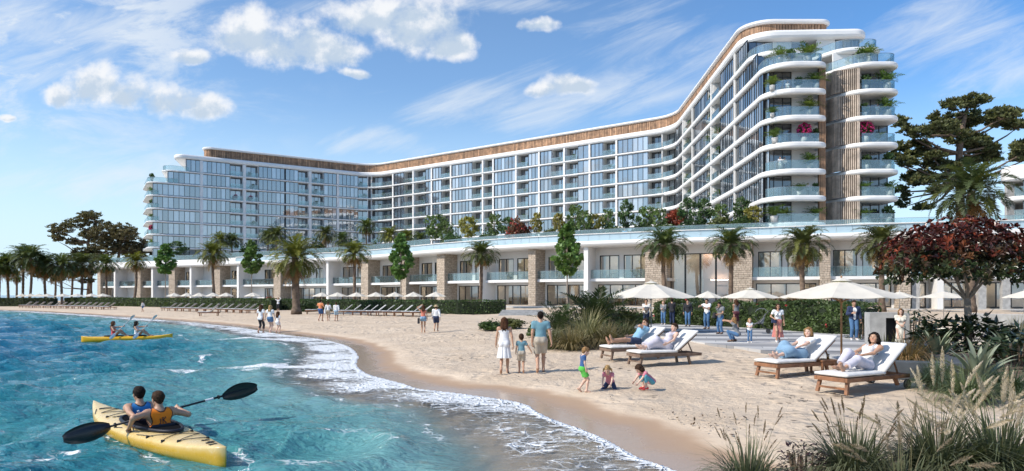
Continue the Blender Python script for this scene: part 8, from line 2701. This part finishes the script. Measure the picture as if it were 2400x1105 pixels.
on_lounger(1, 'blonde woman in white tee shirt and long blue skirt reclining on a teak lounger', 1.68, ('fair', 'bob'), ('tee', 'white'), ('drape', 'denim_pale', 1.6), 'light',
           dict(feet={'R': (0.10, 0.66, 0.475), 'L': (-0.08, 0.77, 0.475)}, toes={'R': (0.1, 1, 0.5), 'L': (-0.1, 0.6, 0.9)}, knee={'R': (0.1, 0, 1), 'L': (-0.1, 0, 1)}, hands={'R': (0.12, 0.10, 0.70), 'L': (-0.13, 0.14, 0.68)}, hy=0.35, ht=R(-4),
    elbow={'R': (1, -0.6, -0.3), 'L': (-1, -0.6, -0.3)}, palm={'R': (-0.2, -0.3, -1), 'L': (0.2, -0.3, -1)}))
on_lounger(2, 'woman with tied hair in a long lilac dress reclining on a lounger, eyes down', 1.68, ('brown', 'bun'), ('crop', 'lilac'), ('drape', 'lilac', 1.8), 'light',
           dict(feet={'R': (0.09, 0.74, 0.475), 'L': (-0.07, 0.70, 0.475)}, toes={'R': (0.1, 0.8, 0.7), 'L': (-0.1, 0.8, 0.7)}, hands={'R': (0.26, 0.05, 0.62), 'L': (-0.28, 0.06, 0.60)}, hy=0.2, ht=R(-2)))
on_lounger(3, 'man in light blue shirt and navy shorts reclining with a hand at his face', 1.78, ('brown', 'short'), ('tee', 'skyblue'), ('shorts', 'navy', 0.62), 'tan',
           dict(feet={'R': (0.10, 0.86, 0.48), 'L': (-0.10, 0.80, 0.56)}, toes={'R': (0.1, 0.35, 1), 'L': (-0.1, 0.35, 1)}, hands={'L': (-0.11, -0.33, 0.96), 'R': (0.24, 0.05, 0.64)}, elbow={'L': (-0.7, 0.6, -0.8)}, hy=0.3, hdir={'L': (0.3, -0.5, 0.8)}), female=False, extra=('sunglasses',))
# --- people standing on the terrace
TG = 'people standing on the striped terrace'
fold = {'R': (0.06, 0.24, 1.14), 'L': (-0.04, 0.26, 1.10)}
clasp = {'R': (0.03, 0.25, 1.02), 'L': (-0.03, 0.26, 1.00)}
pockets = {'R': (0.26, 0.02, 0.88), 'L': (-0.26, 0.02, 0.88)}
def stand(label, px, py0, py1, yaw, female, skin, hair, top, bottom, shoes, pose=None, child=False, **k):
 p = put(px, py1, PAV); p = Vector(p); x, y = ground_px(px, py1, p.z); p.x, p.y = x, y
 h = hpx(py0, py1, p) * 0.965
 return person(label, p, R(yaw), h, pose, female, child, skin, hair, top, bottom, shoes, group=TG, **k) + (p,)
b, i_, p = stand('woman in white blouse and dark trousers with a bag under the pale poled parasol', 1515, 697, 772, 165, True, 'tan', ('dark', 'bun'), ('tee', 'white'), ('jeans', 'navy'), 'black', dict(hands=clasp))
handbag('dark shoulder bag hanging at the side of the woman under the pale poled parasol', b, i_, (-0.27, -0.02, 0.80), (0.12, 0.26, 0.34), 'cloth_black', [(-0.24, -0.02, 0.97), (-0.19, 0.05, 1.25), (-0.15, 0.0, 1.48), (-0.18, -0.09, 1.25), (-0.26, -0.06, 0.97)])
stand('woman in a grey top standing beside a man in black', 1555, 702, 761, 150, True, 'light', ('fair', 'loose'), ('shirt', 'grey'), ('jeans', 'jeans'), 'sneaker', dict(hands=fold))
stand('man in a black shirt seen from behind next to the woman in grey', 1575, 697, 761, -20, False, 'tan', ('dark', 'short'), ('shirt', 'black'), ('jeans', 'navy'), 'black', dict(hands={'R': (0.12, 0.25, 1.1), 'L': (-0.12, 0.25, 1.1)}))
stand('man in a black top and blue jeans standing alone between two groups on the terrace', 1612, 699, 765, 160, False, 'tan', ('dark', 'short'), ('shirt', 'black'), ('jeans', 'jeans'), 'black', dict(hands=pockets))
stand('man in a white tee shirt and jeans stretching one arm to the left', 1657, 697, 771, 140, False, 'tan', ('brown', 'short'), ('tee', 'white'), ('jeans', 'jeans'), 'brownshoe', dict(hands={'R': (0.30, 0.42, 1.28), 'L': (-0.05, 0.30, 1.18)}))
b, i_, p = stand('man in a grey tee shirt and jeans with a black bag, hand at his chin', 1688, 703, 783, 130, False, 'tan', ('dark', 'short'), ('tee', 'grey'), ('jeans', 'jeans'), 'brownshoe', dict(hands={'R': (0.02, 0.17, 1.42), 'L': (-0.08, 0.24, 1.05)}, ht=0.3))
handbag('black bag slung over the man with a hand at his chin', b, i_, (0.20, 0.20, 0.98), (0.16, 0.30, 0.28), 'cloth_black', [(0.18, 0.2, 1.10), (0.08, 0.18, 1.28), (-0.12, 0.02, 1.50), (-0.05, -0.16, 1.3), (0.20, -0.02, 1.08)])
b, i_, p = stand('woman in a grey top and dark red skirt with her back turned beside the hedge', 1726, 697, 772, 10, True, 'tan', ('auburn', 'long'), ('tank', 'grey'), ('skirt', 'wine'), 'black', dict(hands=clasp))
stand('crouching woman in a grey tee shirt and jeans beside a small child', 1721, 709, 801, 60, True, 'tan', ('fair', 'loose'), ('tee', 'grey'), ('jeans', 'jeans'), 'brownshoe',
      dict(pelvis=(0, -0.14, 0.36), pt=0.25, ct=0.30, feet={'R': (0.12, 0.0, 0.08), 'L': (-0.12, 0.10, 0.08)}, knee={'R': (0.3, 1, 0.6), 'L': (-0.3, 1, 0.6)}, hands={'R': (0.12, 0.42, 0.98), 'L': (-0.10, 0.42, 0.96)}))
stand('small child in a white tee shirt and jeans standing before the crouching woman', 1757, 742, 803, 170, True, 'light', ('blonde', 'bob'), ('tee', 'white'), ('jeans', 'jeans'), 'sneaker', dict(hands=fold), child=True)
b, i_, p = stand('woman with sunglasses in white tee shirt and long rose skirt with a crossbody bag', 1823, 705, 802, 172, True, 'tan', ('brown', 'loose'), ('tee', 'white'), ('longskirt', 'rose'), 'sneaker', walk(1, 0.14, hands={'R': (0.22, 0.20, 1.04), 'L': (-0.25, 0.05, 0.86)}), extra=('sunglasses',), res=0.011)
handbag('small navy crossbody bag at the hip of the woman in the rose skirt', b, i_, (0.20, 0.17, 0.93), (0.24, 0.10, 0.19), 'cloth_navy', [(0.20, 0.16, 1.00), (0.06, 0.17, 1.22), (-0.10, 0.04, 1.47), (-0.06, -0.15, 1.28), (0.19, -0.05, 1.0)])
stand('man in a navy blazer, white shirt and light jeans standing by the hedge', 2001, 699, 797, 172, False, 'tan', ('brown', 'short'), ('blazer', 'navy'), ('jeans', 'jeans'), 'sneaker', dict(hands={'R': (0.14, 0.22, 1.16), 'L': (-0.27, 0.05, 0.88)}), res=0.011)
p = pxz(2111, 22.2); person('woman with wavy fair hair in a long white dress beside the concrete block', p, R(160), hpx(698, 797, p), dict(hands=clasp), True, False, 'light', ('fair', 'loose'), ('longdress', 'cream'), None, res=0.011, group=TG)
# --- strollers along the beach
BG = 'people walking on the beach'
def beach(label, px, py0, py1, yaw, female, skin, hair, top, bottom, pose=None, child=False, **k):
 p = put(px, py1); h = hpx(py0, py1, p)
 return person(label, p, R(yaw), h, pose, female, child, skin, hair, top, bottom, res=k.pop('res', 0.016), group=BG, **k)
beach('woman in white tee shirt and black leggings wading, leftmost of three', 611, 712, 782, -12, True, 'tan', ('auburn', 'long'), ('tee', 'white'), ('capri', 'black'), walk(1, 0.12))
beach('blonde woman in a white tee shirt and denim shorts wading between two others', 633, 713, 781, -12, True, 'light', ('blonde', 'long'), ('tee', 'white'), ('shorts', 'jeans', 0.45), walk(-1, 0.12))
beach('girl in a white top and white shorts wading, smallest of three at the water edge', 651, 728, 781, -20, True, 'light', ('auburn', 'long'), ('tee', 'white'), ('shorts', 'white', 0.5), walk(1, 0.1), child=True)
beach('man in an orange tee shirt and blue shorts, leftmost of three on the sand', 751, 701, 753, -15, False, 'tan', ('dark', 'short'), ('tee', 'orange_tee'), ('shorts', 'blue', 0.7), walk(1, 0.12, hands={'L': (-0.2, 0.3, 1.25), 'R': (0.22, 0.2, 1.1)}))
b, i_ = beach('person in white shirt and beige shorts with a white bag, middle of three', 769, 706, 753, 5, True, 'tan', ('brown', 'short'), ('shirt', 'white', 1.3), ('shorts', 'beige', 0.8), walk(-1, 0.12))
handbag('pale cloth bag carried by the middle one of three people on the sand', b, i_, (-0.26, 0.0, 0.85), (0.14, 0.34, 0.40), 'cloth_white', [(-0.24, 0.0, 1.05), (-0.19, 0.05, 1.25), (-0.15, 0.0, 1.48), (-0.19, -0.08, 1.25), (-0.25, -0.04, 1.05)])
beach('man in a loose white shirt and blue shorts, rightmost of three on the sand', 788, 707, 753, 5, False, 'tan', ('brown', 'short'), ('shirt', 'white', 1.85), ('shorts', 'lightblue', 0.75), walk(1, 0.12))
b, i_ = beach('woman in a pink tank top and denim shorts with an arm raised to her head', 992, 713, 780, 5, True, 'tan', ('auburn', 'long'), ('tank', 'coral'), ('shorts', 'denim_pale', 0.4), walk(-1, 0.16, hands={'L': (-0.16, 0.02, 1.66), 'R': (0.24, 0.0, 0.84)}, elbow={'L': (-1, 0.1, 0.2)}))
handbag('black bag hanging from the shoulder of the woman in the pink tank top', b, i_, (-0.28, -0.02, 0.72), (0.14, 0.28, 0.34), 'cloth_black', [(-0.26, 0.0, 0.9), (-0.21, 0.05, 1.2), (-0.15, 0.0, 1.47), (-0.20, -0.08, 1.2), (-0.27, -0.05, 0.9)])
beach('person in a straw hat, white shirt and navy shorts beside the woman in pink', 1022, 713, 777, -3, False, 'tan', ('brown', 'short'), ('shirt', 'white', 1.85), ('shorts', 'navy', 0.8), walk(1, 0.12), extra=('hat',))
beach('lone person in a white shirt and blue shorts walking on the far left beach', 335, 706, 731, 85, False, 'tan', ('dark', 'short'), ('shirt', 'white', 1.85), ('shorts', 'jeans', 0.7), walk(1, 0.2))
beach('distant person in white with an arm stretched up in the gap of the hedge', 652, 697, 729, 175, True, 'light', ('fair', 'loose'), ('shirt', 'white', 1.85), ('capri', 'black'), dict(hands={'L': (-0.30, 0.05, 1.78), 'R': (0.30, 0.10, 1.45)}))
# --- kayakers
def in_kayak(mid, yaw, y, z, label, H_, pose, *a, x=0.0, **k):
 c, s = math.cos(yaw), math.sin(yaw); p = Vector((mid.x - s * y + c * x, mid.y + c * y + s * x, z))
 return person(label, p, yaw, H_, pose, *a, group='people in the kayaks', **k), p
def local(p, yaw, w, sc):
 d = Vector(w) - p; c, s = math.cos(-yaw), math.sin(-yaw); return ((d.x * c - d.y * s) / sc, (d.x * s + d.y * c) / sc, d.z / sc)
HK = 1.72; sk = HK / 1.75
def rower(y, z, hands_w, label, hair, vest, **kw):
 c, s = math.cos(KAYAW), math.sin(KAYAW); p = Vector((KAMID.x - s * y, KAMID.y + c * y, z))
 hp = {q: local(p, KAYAW, w, sk) for q, w in hands_w.items()}
 pose = dict(pelvis=(0, 0, 0.14), pt=0.05, ct=0.16, feet={'R': (0.13, 0.74, 0.10), 'L': (-0.13, 0.74, 0.10)}, toes={'R': (0.1, 0.4, 1), 'L': (-0.1, 0.4, 1)}, knee={'R': (0.5, 0, 1), 'L': (-0.5, 0, 1)}, hands=hp, curl=1.5)
 pose.update(kw)
 b, inf = person(label, p, KAYAW, HK, pose, False, False, 'tan', hair, vest, ('shorts', 'black', 0.6), res=0.0088, group='people in the kayaks')
 return b, inf
gripR = PADC + _pd * 0.14; gripL2 = PADC - _pd * 0.55
ORB, ORI = rower(-0.46, -0.09, {'R': gripR - Vector((0.03, 0.05, 0.02)), 'L': Vector((-5.79, 10.34, 0.31))}, 'man in an orange sleeveless vest with an emblem sitting behind in the pale yellow kayak', ('brown', 'short'), ('vest', 'orange'),
                 elbow={'R': (1, -0.8, -0.5), 'L': (-1, -0.8, 0.2)}, ht=0.15, palm={'R': (0, 1, 0.1), 'L': (0.3, 0.2, -1)})
BLB, BLI = rower(0.34, -0.09, {'L': gripL2 + Vector((0.0, 0.0, 0.0)), 'R': PADC - _pd * 0.06 + Vector((-0.05, 0.05, -0.02))}, 'man in a blue sleeveless vest sitting in front in the pale yellow kayak', ('dark', 'short'), ('vest', 'sport_blue'),
                 elbow={'L': (-1, -0.6, -0.2), 'R': (1, 0.3, -0.4)}, ht=0.1, cy=-0.10)
def emblem(body, info, strokes, cx, cz, s, wd, mat, name):
 """flat strokes laid on the back of the vest"""
 o, v = info['out']['top']; Rc, wst, sc = info['Rc'], info['wst'], info['sc']
 loc = (v - wst) @ Rc; bk = loc[loc[:, 1] < -0.02]
 def on(x, z):
  d = (bk[:, 0] - x) ** 2 + (bk[:, 2] - z) ** 2; i = np.argsort(d)[:4]; return bk[i, 1].mean()
 mb = MB()
 for (ax, az), (bx, bz) in strokes:
  for k in range(4):
   t0, t1 = k / 4, (k + 1) / 4
   # x runs to the right as seen from behind, which is the wearer's right
   p = [(cx + (ax + (bx - ax) * t) * s, cz + (az + (bz - az) * t) * s) for t in (t0, t1)]
   q = [wst + Rc @ A3(x, on(x, z) - 0.006, z) for x, z in p]
   mb.bar(Vector([float(e) for e in q[0] * sc]), Vector([float(e) for e in q[1] * sc]), wd * sc, 0.006, up=tuple(Rc @ A3(0, 1, 0)))
 mb.build(name, MT[mat], body)
emblem(ORB, ORI, [((-0.55, 0.25), (-0.25, 0.25)), ((-0.38, 0.25), (-0.38, -0.55)), ((-0.38, -0.55), (-0.62, -0.55)), ((0.0, 0.5), (0.0, -0.5)), ((-0.1, 0.5), (0.1, 0.5)), ((-0.1, -0.5), (0.1, -0.5)), ((0.02, 0.0), (0.5, 0.5)), ((0.1, 0.05), (0.55, -0.5)), ((0.36, 0.5), (0.56, 0.5)), ((0.42, -0.5), (0.64, -0.5))], 0.0, 0.185, 0.088, 0.011, 'cloth_black', 'vest_emblem')
emblem(BLB, BLI, [((-0.9, 0.9), (-0.35, -0.9)), ((-0.35, -0.9), (0.1, 0.55)), ((0.1, 0.55), (0.5, -0.9)), ((0.5, -0.9), (0.95, 0.9))], 0.02, 0.20, 0.10, 0.032, 'cloth_white', 'vest_emblem')
def sitter(y, label, hair, top, bottom, skin, k):
 yaw = KBYAW; c, s = math.cos(yaw), math.sin(yaw); z = 0.16
 p = Vector((KBMID.x - s * y, KBMID.y + c * y, z)); H_ = 1.62
 body, inf = person(label, p, yaw, H_, dict(pelvis=(0, 0, 0.13), pt=-0.15, ct=-0.06, feet={'R': (0.15, 0.66, 0.12), 'L': (-0.15, 0.60, 0.12)}, toes={'R': (0.1, 1, 0.2), 'L': (-0.1, 1, 0.2)}, knee={'R': (0.3, 0, 1), 'L': (-0.3, 0, 1)},
                 hands={'R': (0.22, 0.30, 0.42), 'L': (-0.14, 0.42, 0.62)}, curl=1.4, ht=0.0), True, False, skin, hair, top, bottom, res=0.014, group='people in the kayaks')
 a = world_of(body, A3(0.27, 0.26, 0.37) * inf['sc']); b_ = world_of(body, A3(-0.24, 0.60, 0.86) * inf['sc'])
 d = (b_ - a).normalized()
 paddle('kayak_paddle', 'white bladed paddle held by the ' + k + ' woman in the bright yellow kayak', a - d * 0.15, b_ + d * 0.12, 0.40, 0.18, ['pole_pale', 'white_plastic'], 'paddles of the bright yellow kayak', 0.4)
sitter(-0.62, 'woman in a red swimsuit at the rear of the bright yellow kayak', ('auburn', 'long'), ('swim', 'red'), None, 'tan', 'rear')
sitter(0.42, 'woman in a white top at the front of the bright yellow kayak', ('dark', 'long'), ('crop', 'white'), ('shorts', 'black', 0.3), 'tan', 'front')
# ------------------------------------------------------------------ potted plants and people on the balconies
def pot_variants():
 out = []
 for k, (col, fl) in enumerate([((0.075, 0.12, 0.03), None), ((0.05, 0.09, 0.03), None), ((0.10, 0.14, 0.03), None), ((0.05, 0.07, 0.03), (0.45, 0.03, 0.16))]):
  rng = np.random.RandomState(300 + k); L = Leaves()
  if k in (0, 2):
   for i in range(26):
    frond(L, rng, (0, 0, 0.5), i * 2.39996, R(82) - R(60) * (i / 26), 1.0 * (0.7 + 0.5 * rng.rand()), R(60), 12, 0.34, np.asarray(col) * (0.7 + 0.6 * rng.rand()), 0.05, wid=0.10)
  else:
   n = 260; d = rvec(rng, n); p = d * np.array([0.46, 0.46, 0.5]) * (rng.rand(n, 1) ** 0.4) + np.array([0, 0, 0.98])
   scatter_leaves(L, rng, p, 0.24, np.asarray(col), 0.3, 0.30, 0.4, d)
   if fl is not None:
    m = 170; d = rvec(rng, m); scatter_leaves(L, rng, d * np.array([0.5, 0.5, 0.52]) + np.array([0, 0, 1.02]), 0.16, np.asarray(fl), 0.2, 0.5, 0.3, d)
  pm = MB(); pm.smooth = True; pm.lathe([(0.001, 0.0), (0.20, 0.0), (0.27, 0.5), (0.24, 0.5), (0.23, 0.44), (0.001, 0.44)], n=12)
  out.append((L.mesh('pot_foliage', [MT['leaf']]), pm))
 return out
POTV = pot_variants()
_pm = POTV[0][1].build('pot', MT['terracotta_white']); POTME = _pm.data; bpy.data.objects.remove(_pm)
def potted(label, x, y, z, k, s, group, pot=True):
 root = empty('potted_plant', (x, y, z), rnd.uniform(0, 6.28)); root.scale = (s, s, s); tag(root, label, 'potted plant', group)
 link('foliage', POTV[k][0], root)
 if pot: link('pot', POTME, root)
 return root
EG = 'plants on the balconies of the hotel end'
kinds = {0: 'feathery', 1: 'bushy', 2: 'pale feathery', 3: 'pink flowering'}
# (bay: L or R, storey j, photo column, kind, size)
spots = [('L', 2, 1828, 2, 1.1), ('L', 2, 1893, 2, 1.35), ('L', 2, 1852, 1, 0.9), ('R', 2, 2035, 2, 1.25), ('R', 2, 2018, 1, 0.9),
         ('L', 3, 1810, 2, 0.9), ('L', 3, 1872, 1, 0.8), ('L', 3, 1912, 0, 1.2), ('R', 3, 2028, 1, 0.9), ('R', 3, 2080, 0, 1.25),
         ('L', 4, 1810, 0, 0.7), ('L', 4, 1897, 2, 1.2), ('R', 4, 2026, 1, 0.8), ('R', 4, 2080, 0, 1.2),
         ('L', 5, 1816, 0, 1.0), ('L', 5, 1885, 3, 1.1), ('L', 5, 1915, 1, 0.9), ('R', 5, 2028, 3, 1.2), ('R', 5, 2058, 0, 0.8),
         ('L', 6, 1899, 0, 1.1), ('R', 6, 2030, 1, 0.9), ('R', 6, 2082, 1, 1.0), ('L', 7, 1874, 0, 0.9), ('L', 7, 1913, 1, 0.8), ('R', 7, 2024, 0, 1.0), ('R', 7, 2084, 0, 1.0),
         ('L', 8, 1815, 0, 1.2), ('L', 8, 1840, 2, 1.0), ('L', 8, 1912, 0, 1.1), ('R', 8, 2025, 0, 1.0), ('R', 8, 2082, 1, 1.0)]
seen = {}
for bay, j, px, k, s in spots:
 y = {1: 85.6, 2: 81.4}.get(j, 81.2); x = (px - 1200) / FPX * y
 fl = f'{ORD[j - 3]} {"left" if bay == "L" else "right"} balcony from the top, hotel end'
 key = (bay, j); same = sorted([q[2] for q in spots if q[:2] == key]); n = same.index(px)
 pos = {1: '', 2: ('left', 'right'), 3: ('left', 'middle', 'right')}[len(same)]
 who = (pos[n] + ' ') if pos else ''
 if j == 2: fl = ('left' if bay == 'L' else 'right') + ' roof terrace of the hotel end'
 potted(f'{who}{kinds[k]} potted plant on the {fl}', x, y, LV[j] + PLATE, k, s * 1.45, EG)
WG = 'plants on the balconies of the hotel wings'
cnt = {}
for (u, wd, z0, j, a, bi) in POTS:
 r_ = random.Random(int(a * 13 + j))
 dens = 0.85 if a > 1590 else (0.6 if 700 < a else 0.5)
 if r_.random() > dens: continue
 p = HP.at(u + r_.uniform(-0.25, 0.25) * wd, -0.9 if a < 1590 else -0.75)
 wing = 'left wing' if a < 865 else ('middle wing' if a < 1560 else 'right wing')
 same_bays = sorted({q[4] for q in POTS if (('left wing' if q[4] < 865 else ('middle wing' if q[4] < 1560 else 'right wing')) == wing)})
 kk = r_.choice([0, 1, 1, 2, 2]) if not (a in (540, 577) and j == 3) else 3
 potted(f'{kinds[kk]} plant, {ORD[j - 1]} storey down, {ORD[same_bays.index(a)]} balcony from the left, {wing}', p.x, p.y, z0, kk, 1.0 if a < 1590 else 1.25, WG)
# plants spilling over the rounded left end
for j, k in ((2, 1), (3, 0), (4, 1), (5, 0), (6, 3), (7, 2)):
 potted(f'{kinds[k]} plant on the rounded left end of the hotel, {ORD[j - 1]} storey down', -87.2, 165.3, LV[j] + PLATE, k, 1.4, 'plants on the rounded left end of the hotel')
BP = 'people on the hotel balconies'
def on_balcony(label, px, y, j, yaw, female, hair, top, bottom, pose=None, z=None):
 p = Vector(((px - 1200) / FPX * y, y, (LV[j] + PLATE) if z is None else z))
 return person(label, p, R(yaw), 1.72, pose, female, False, 'light', hair, top, bottom, 'black', res=0.02, group=BP)
lean = dict(hands={'R': (0.16, 0.34, 1.08), 'L': (-0.16, 0.34, 1.08)}, ct=0.15)
on_balcony('person in white sitting on the topmost balcony of the hotel end', 1846, 81.6, 3, 160, True, ('dark', 'loose'), ('tee', 'white'), ('jeans', 'cream'), dict(pelvis=(0, 0, 0.55), feet={'R': (0.1, 0.42, 0.08), 'L': (-0.1, 0.42, 0.08)}))
on_balcony('woman of the couple standing on a left balcony of the hotel end', 1828, 81.4, 6, 170, True, ('auburn', 'loose'), ('tee', 'white'), ('jeans', 'cream'), lean)
on_balcony('man of the couple standing on a left balcony of the hotel end', 1838, 81.7, 6, 190, False, ('brown', 'short'), ('shirt', 'cream'), ('jeans', 'navy'), lean)
on_balcony('single person in white standing between two plants on a lower left balcony', 1893, 81.3, 7, 180, False, ('brown', 'short'), ('tee', 'white'), ('jeans', 'beige'), lean)
on_balcony('person in a white shirt standing on an upper right balcony of the hotel end', 2056, 81.3, 4, 180, False, ('brown', 'short'), ('shirt', 'white'), ('jeans', 'beige'), lean)
_y = 92.4
on_balcony('person in a pale blue shirt leaning on the glass rail of the roof deck', 1464, _y, 8, 175, False, ('brown', 'short'), ('shirt', 'skyblue'), ('jeans', 'beige'), lean, z=9.58)
# more shrubs so that the deck reads as one long garden
gd = np.random.RandomState(77)
names = {'green': 'green', 'dark': 'dark green', 'olive': 'olive', 'red': 'reddish'}
i = 0
for px in range(1006, 1770, 23):
 t = (px - 1000) / 770.0
 Yd = 124 - 42 * t
 k = ['green', 'olive', 'dark', 'green', 'dark', 'olive', 'green'][i % 7]
 w = 3.4 + 1.4 * gd.rand(); h = 1.5 + 1.3 * gd.rand()
 q = 'first' if i == 0 else None
 lab = f'{names[k]} garden shrub on the roof deck, {ORD[i % 20] if i < 20 else "twenty " + ORD[i - 20]} in the row from the left'
 bush('garden_shrub', lab, ((px - 1200) / FPX * Yd, Yd + gd.normal() * 0.6, dz), w * 0.9, h * 0.95, k, 'long row of garden shrubs on the roof deck')
 i += 1
for q, (px, Y, top_, k, lab) in enumerate([(1045, 116, 520, 0, 'pale green deck tree right beside the broad umbrella shaped one'), (1190, 106, 512, 2, 'small dark deck tree just left of the red flowering bush'), (1370, 97, 494, 0, 'light green deck tree behind the right side of the slender street tree'),
                                      (1395, 97, 505, 1, 'yellow green deck tree left of the clipped roof hedge'), (1545, 93, 490, 0, 'fresh green deck tree left of the reddish leaved one'), (1690, 85, 480, 0, 'bright green deck tree between two dark ones near the right wing'), (1765, 82, 486, 1, 'yellowish deck tree beside the rounded hotel end')]):
 zt = AT(px, top_, Y).z
 leaf_tree('deck_tree', lab, (AT(px, 600, Y).x, Y, dz), dz + (zt - dz) * 0.42, zt, 38 * Y / FPX, ROUND[k], DT, 0.06)
# low planting between the hedge and the pavilion
for q, (px, Y, w, h, k, lab) in enumerate([(470, 112, 5, 1.7, 'green', 'green bush before the pavilion behind the second group of loungers'), (560, 106, 4, 1.6, 'olive', 'olive bush before the pavilion left of the large lush palm'), (640, 98, 3.2, 1.9, 'red', 'reddish bush at the entrance beside the large lush palm'),
                                      (350, 126, 5, 1.8, 'olive', 'olive bush at the left end of the pavilion'), (280, 134, 4, 1.7, 'green', 'green bush at the left corner of the pavilion'),
                                      (720, 74, 2.6, 1.5, 'dark', 'dark bush right of the large lush palm trunk behind the hedge'), (900, 72, 3, 1.6, 'green', 'green bush under the small parasols in the middle'), (985, 70, 2.6, 1.5, 'dark', 'dark bush under the rightmost small parasols'),
                                      (1500, 41, 2.2, 1.1, 'green', 'green bush behind the pale poled big parasol'), (1450, 43, 2.6, 1.3, 'dark', 'dark bush on the terrace left of the standing people'), (1640, 43, 2.6, 1.5, 'olive', 'olive bush behind the hedge under a small parasol')]):
 bush('garden_bush', lab, pxz(px, Y), w, h, k)
# bits of dry weed and shell left on the sand
def litter():
 rng = np.random.RandomState(8); L = Leaves()
 for px, py, sx, sy, n in [(1480, 962, 110, 22, 260), (1560, 985, 90, 22, 160), (1260, 838, 120, 26, 150), (1120, 808, 110, 24, 110), (1400, 935, 60, 14, 110), (1690, 975, 80, 20, 90), (1000, 770, 120, 14, 50), (1860, 920, 120, 24, 60), (1300, 905, 80, 14, 60)]:
  q = rng.normal(size=(n, 2)) * np.array([sx, sy]) * 0.6
  pts = np.array([ground_px(px + a, py + b, 0.3) for a, b in q])
  s_ = shore_dist(pts[:, 0], pts[:, 1]); ok = s_ > 1.5; pts = pts[ok]; z = height_s(s_[ok])
  p = np.stack([pts[:, 0], pts[:, 1], z + 0.035], 1); m = len(p)
  d = rvec(rng, m); d[:, 2] *= 0.35; d = unit(d); sd = unit(np.cross(d, np.array([0, 0.2, 1.0])[None]))
  sz = 0.03 + 0.09 * rng.rand(m) ** 3
  L.kites(p - d * sz[:, None] * .5, p + d * sz[:, None] * .5, sd, sz * 0.28, np.array([0.07, 0.045, 0.028]) * (0.5 + 1.2 * rng.rand(m, 1)))
 o = link('dry_seaweed', L.mesh('dry_seaweed', [MT['leaf']])); tag(o, 'dark bits of dry seaweed and shell strewn over the sand', 'seaweed', kind='stuff')
litter()
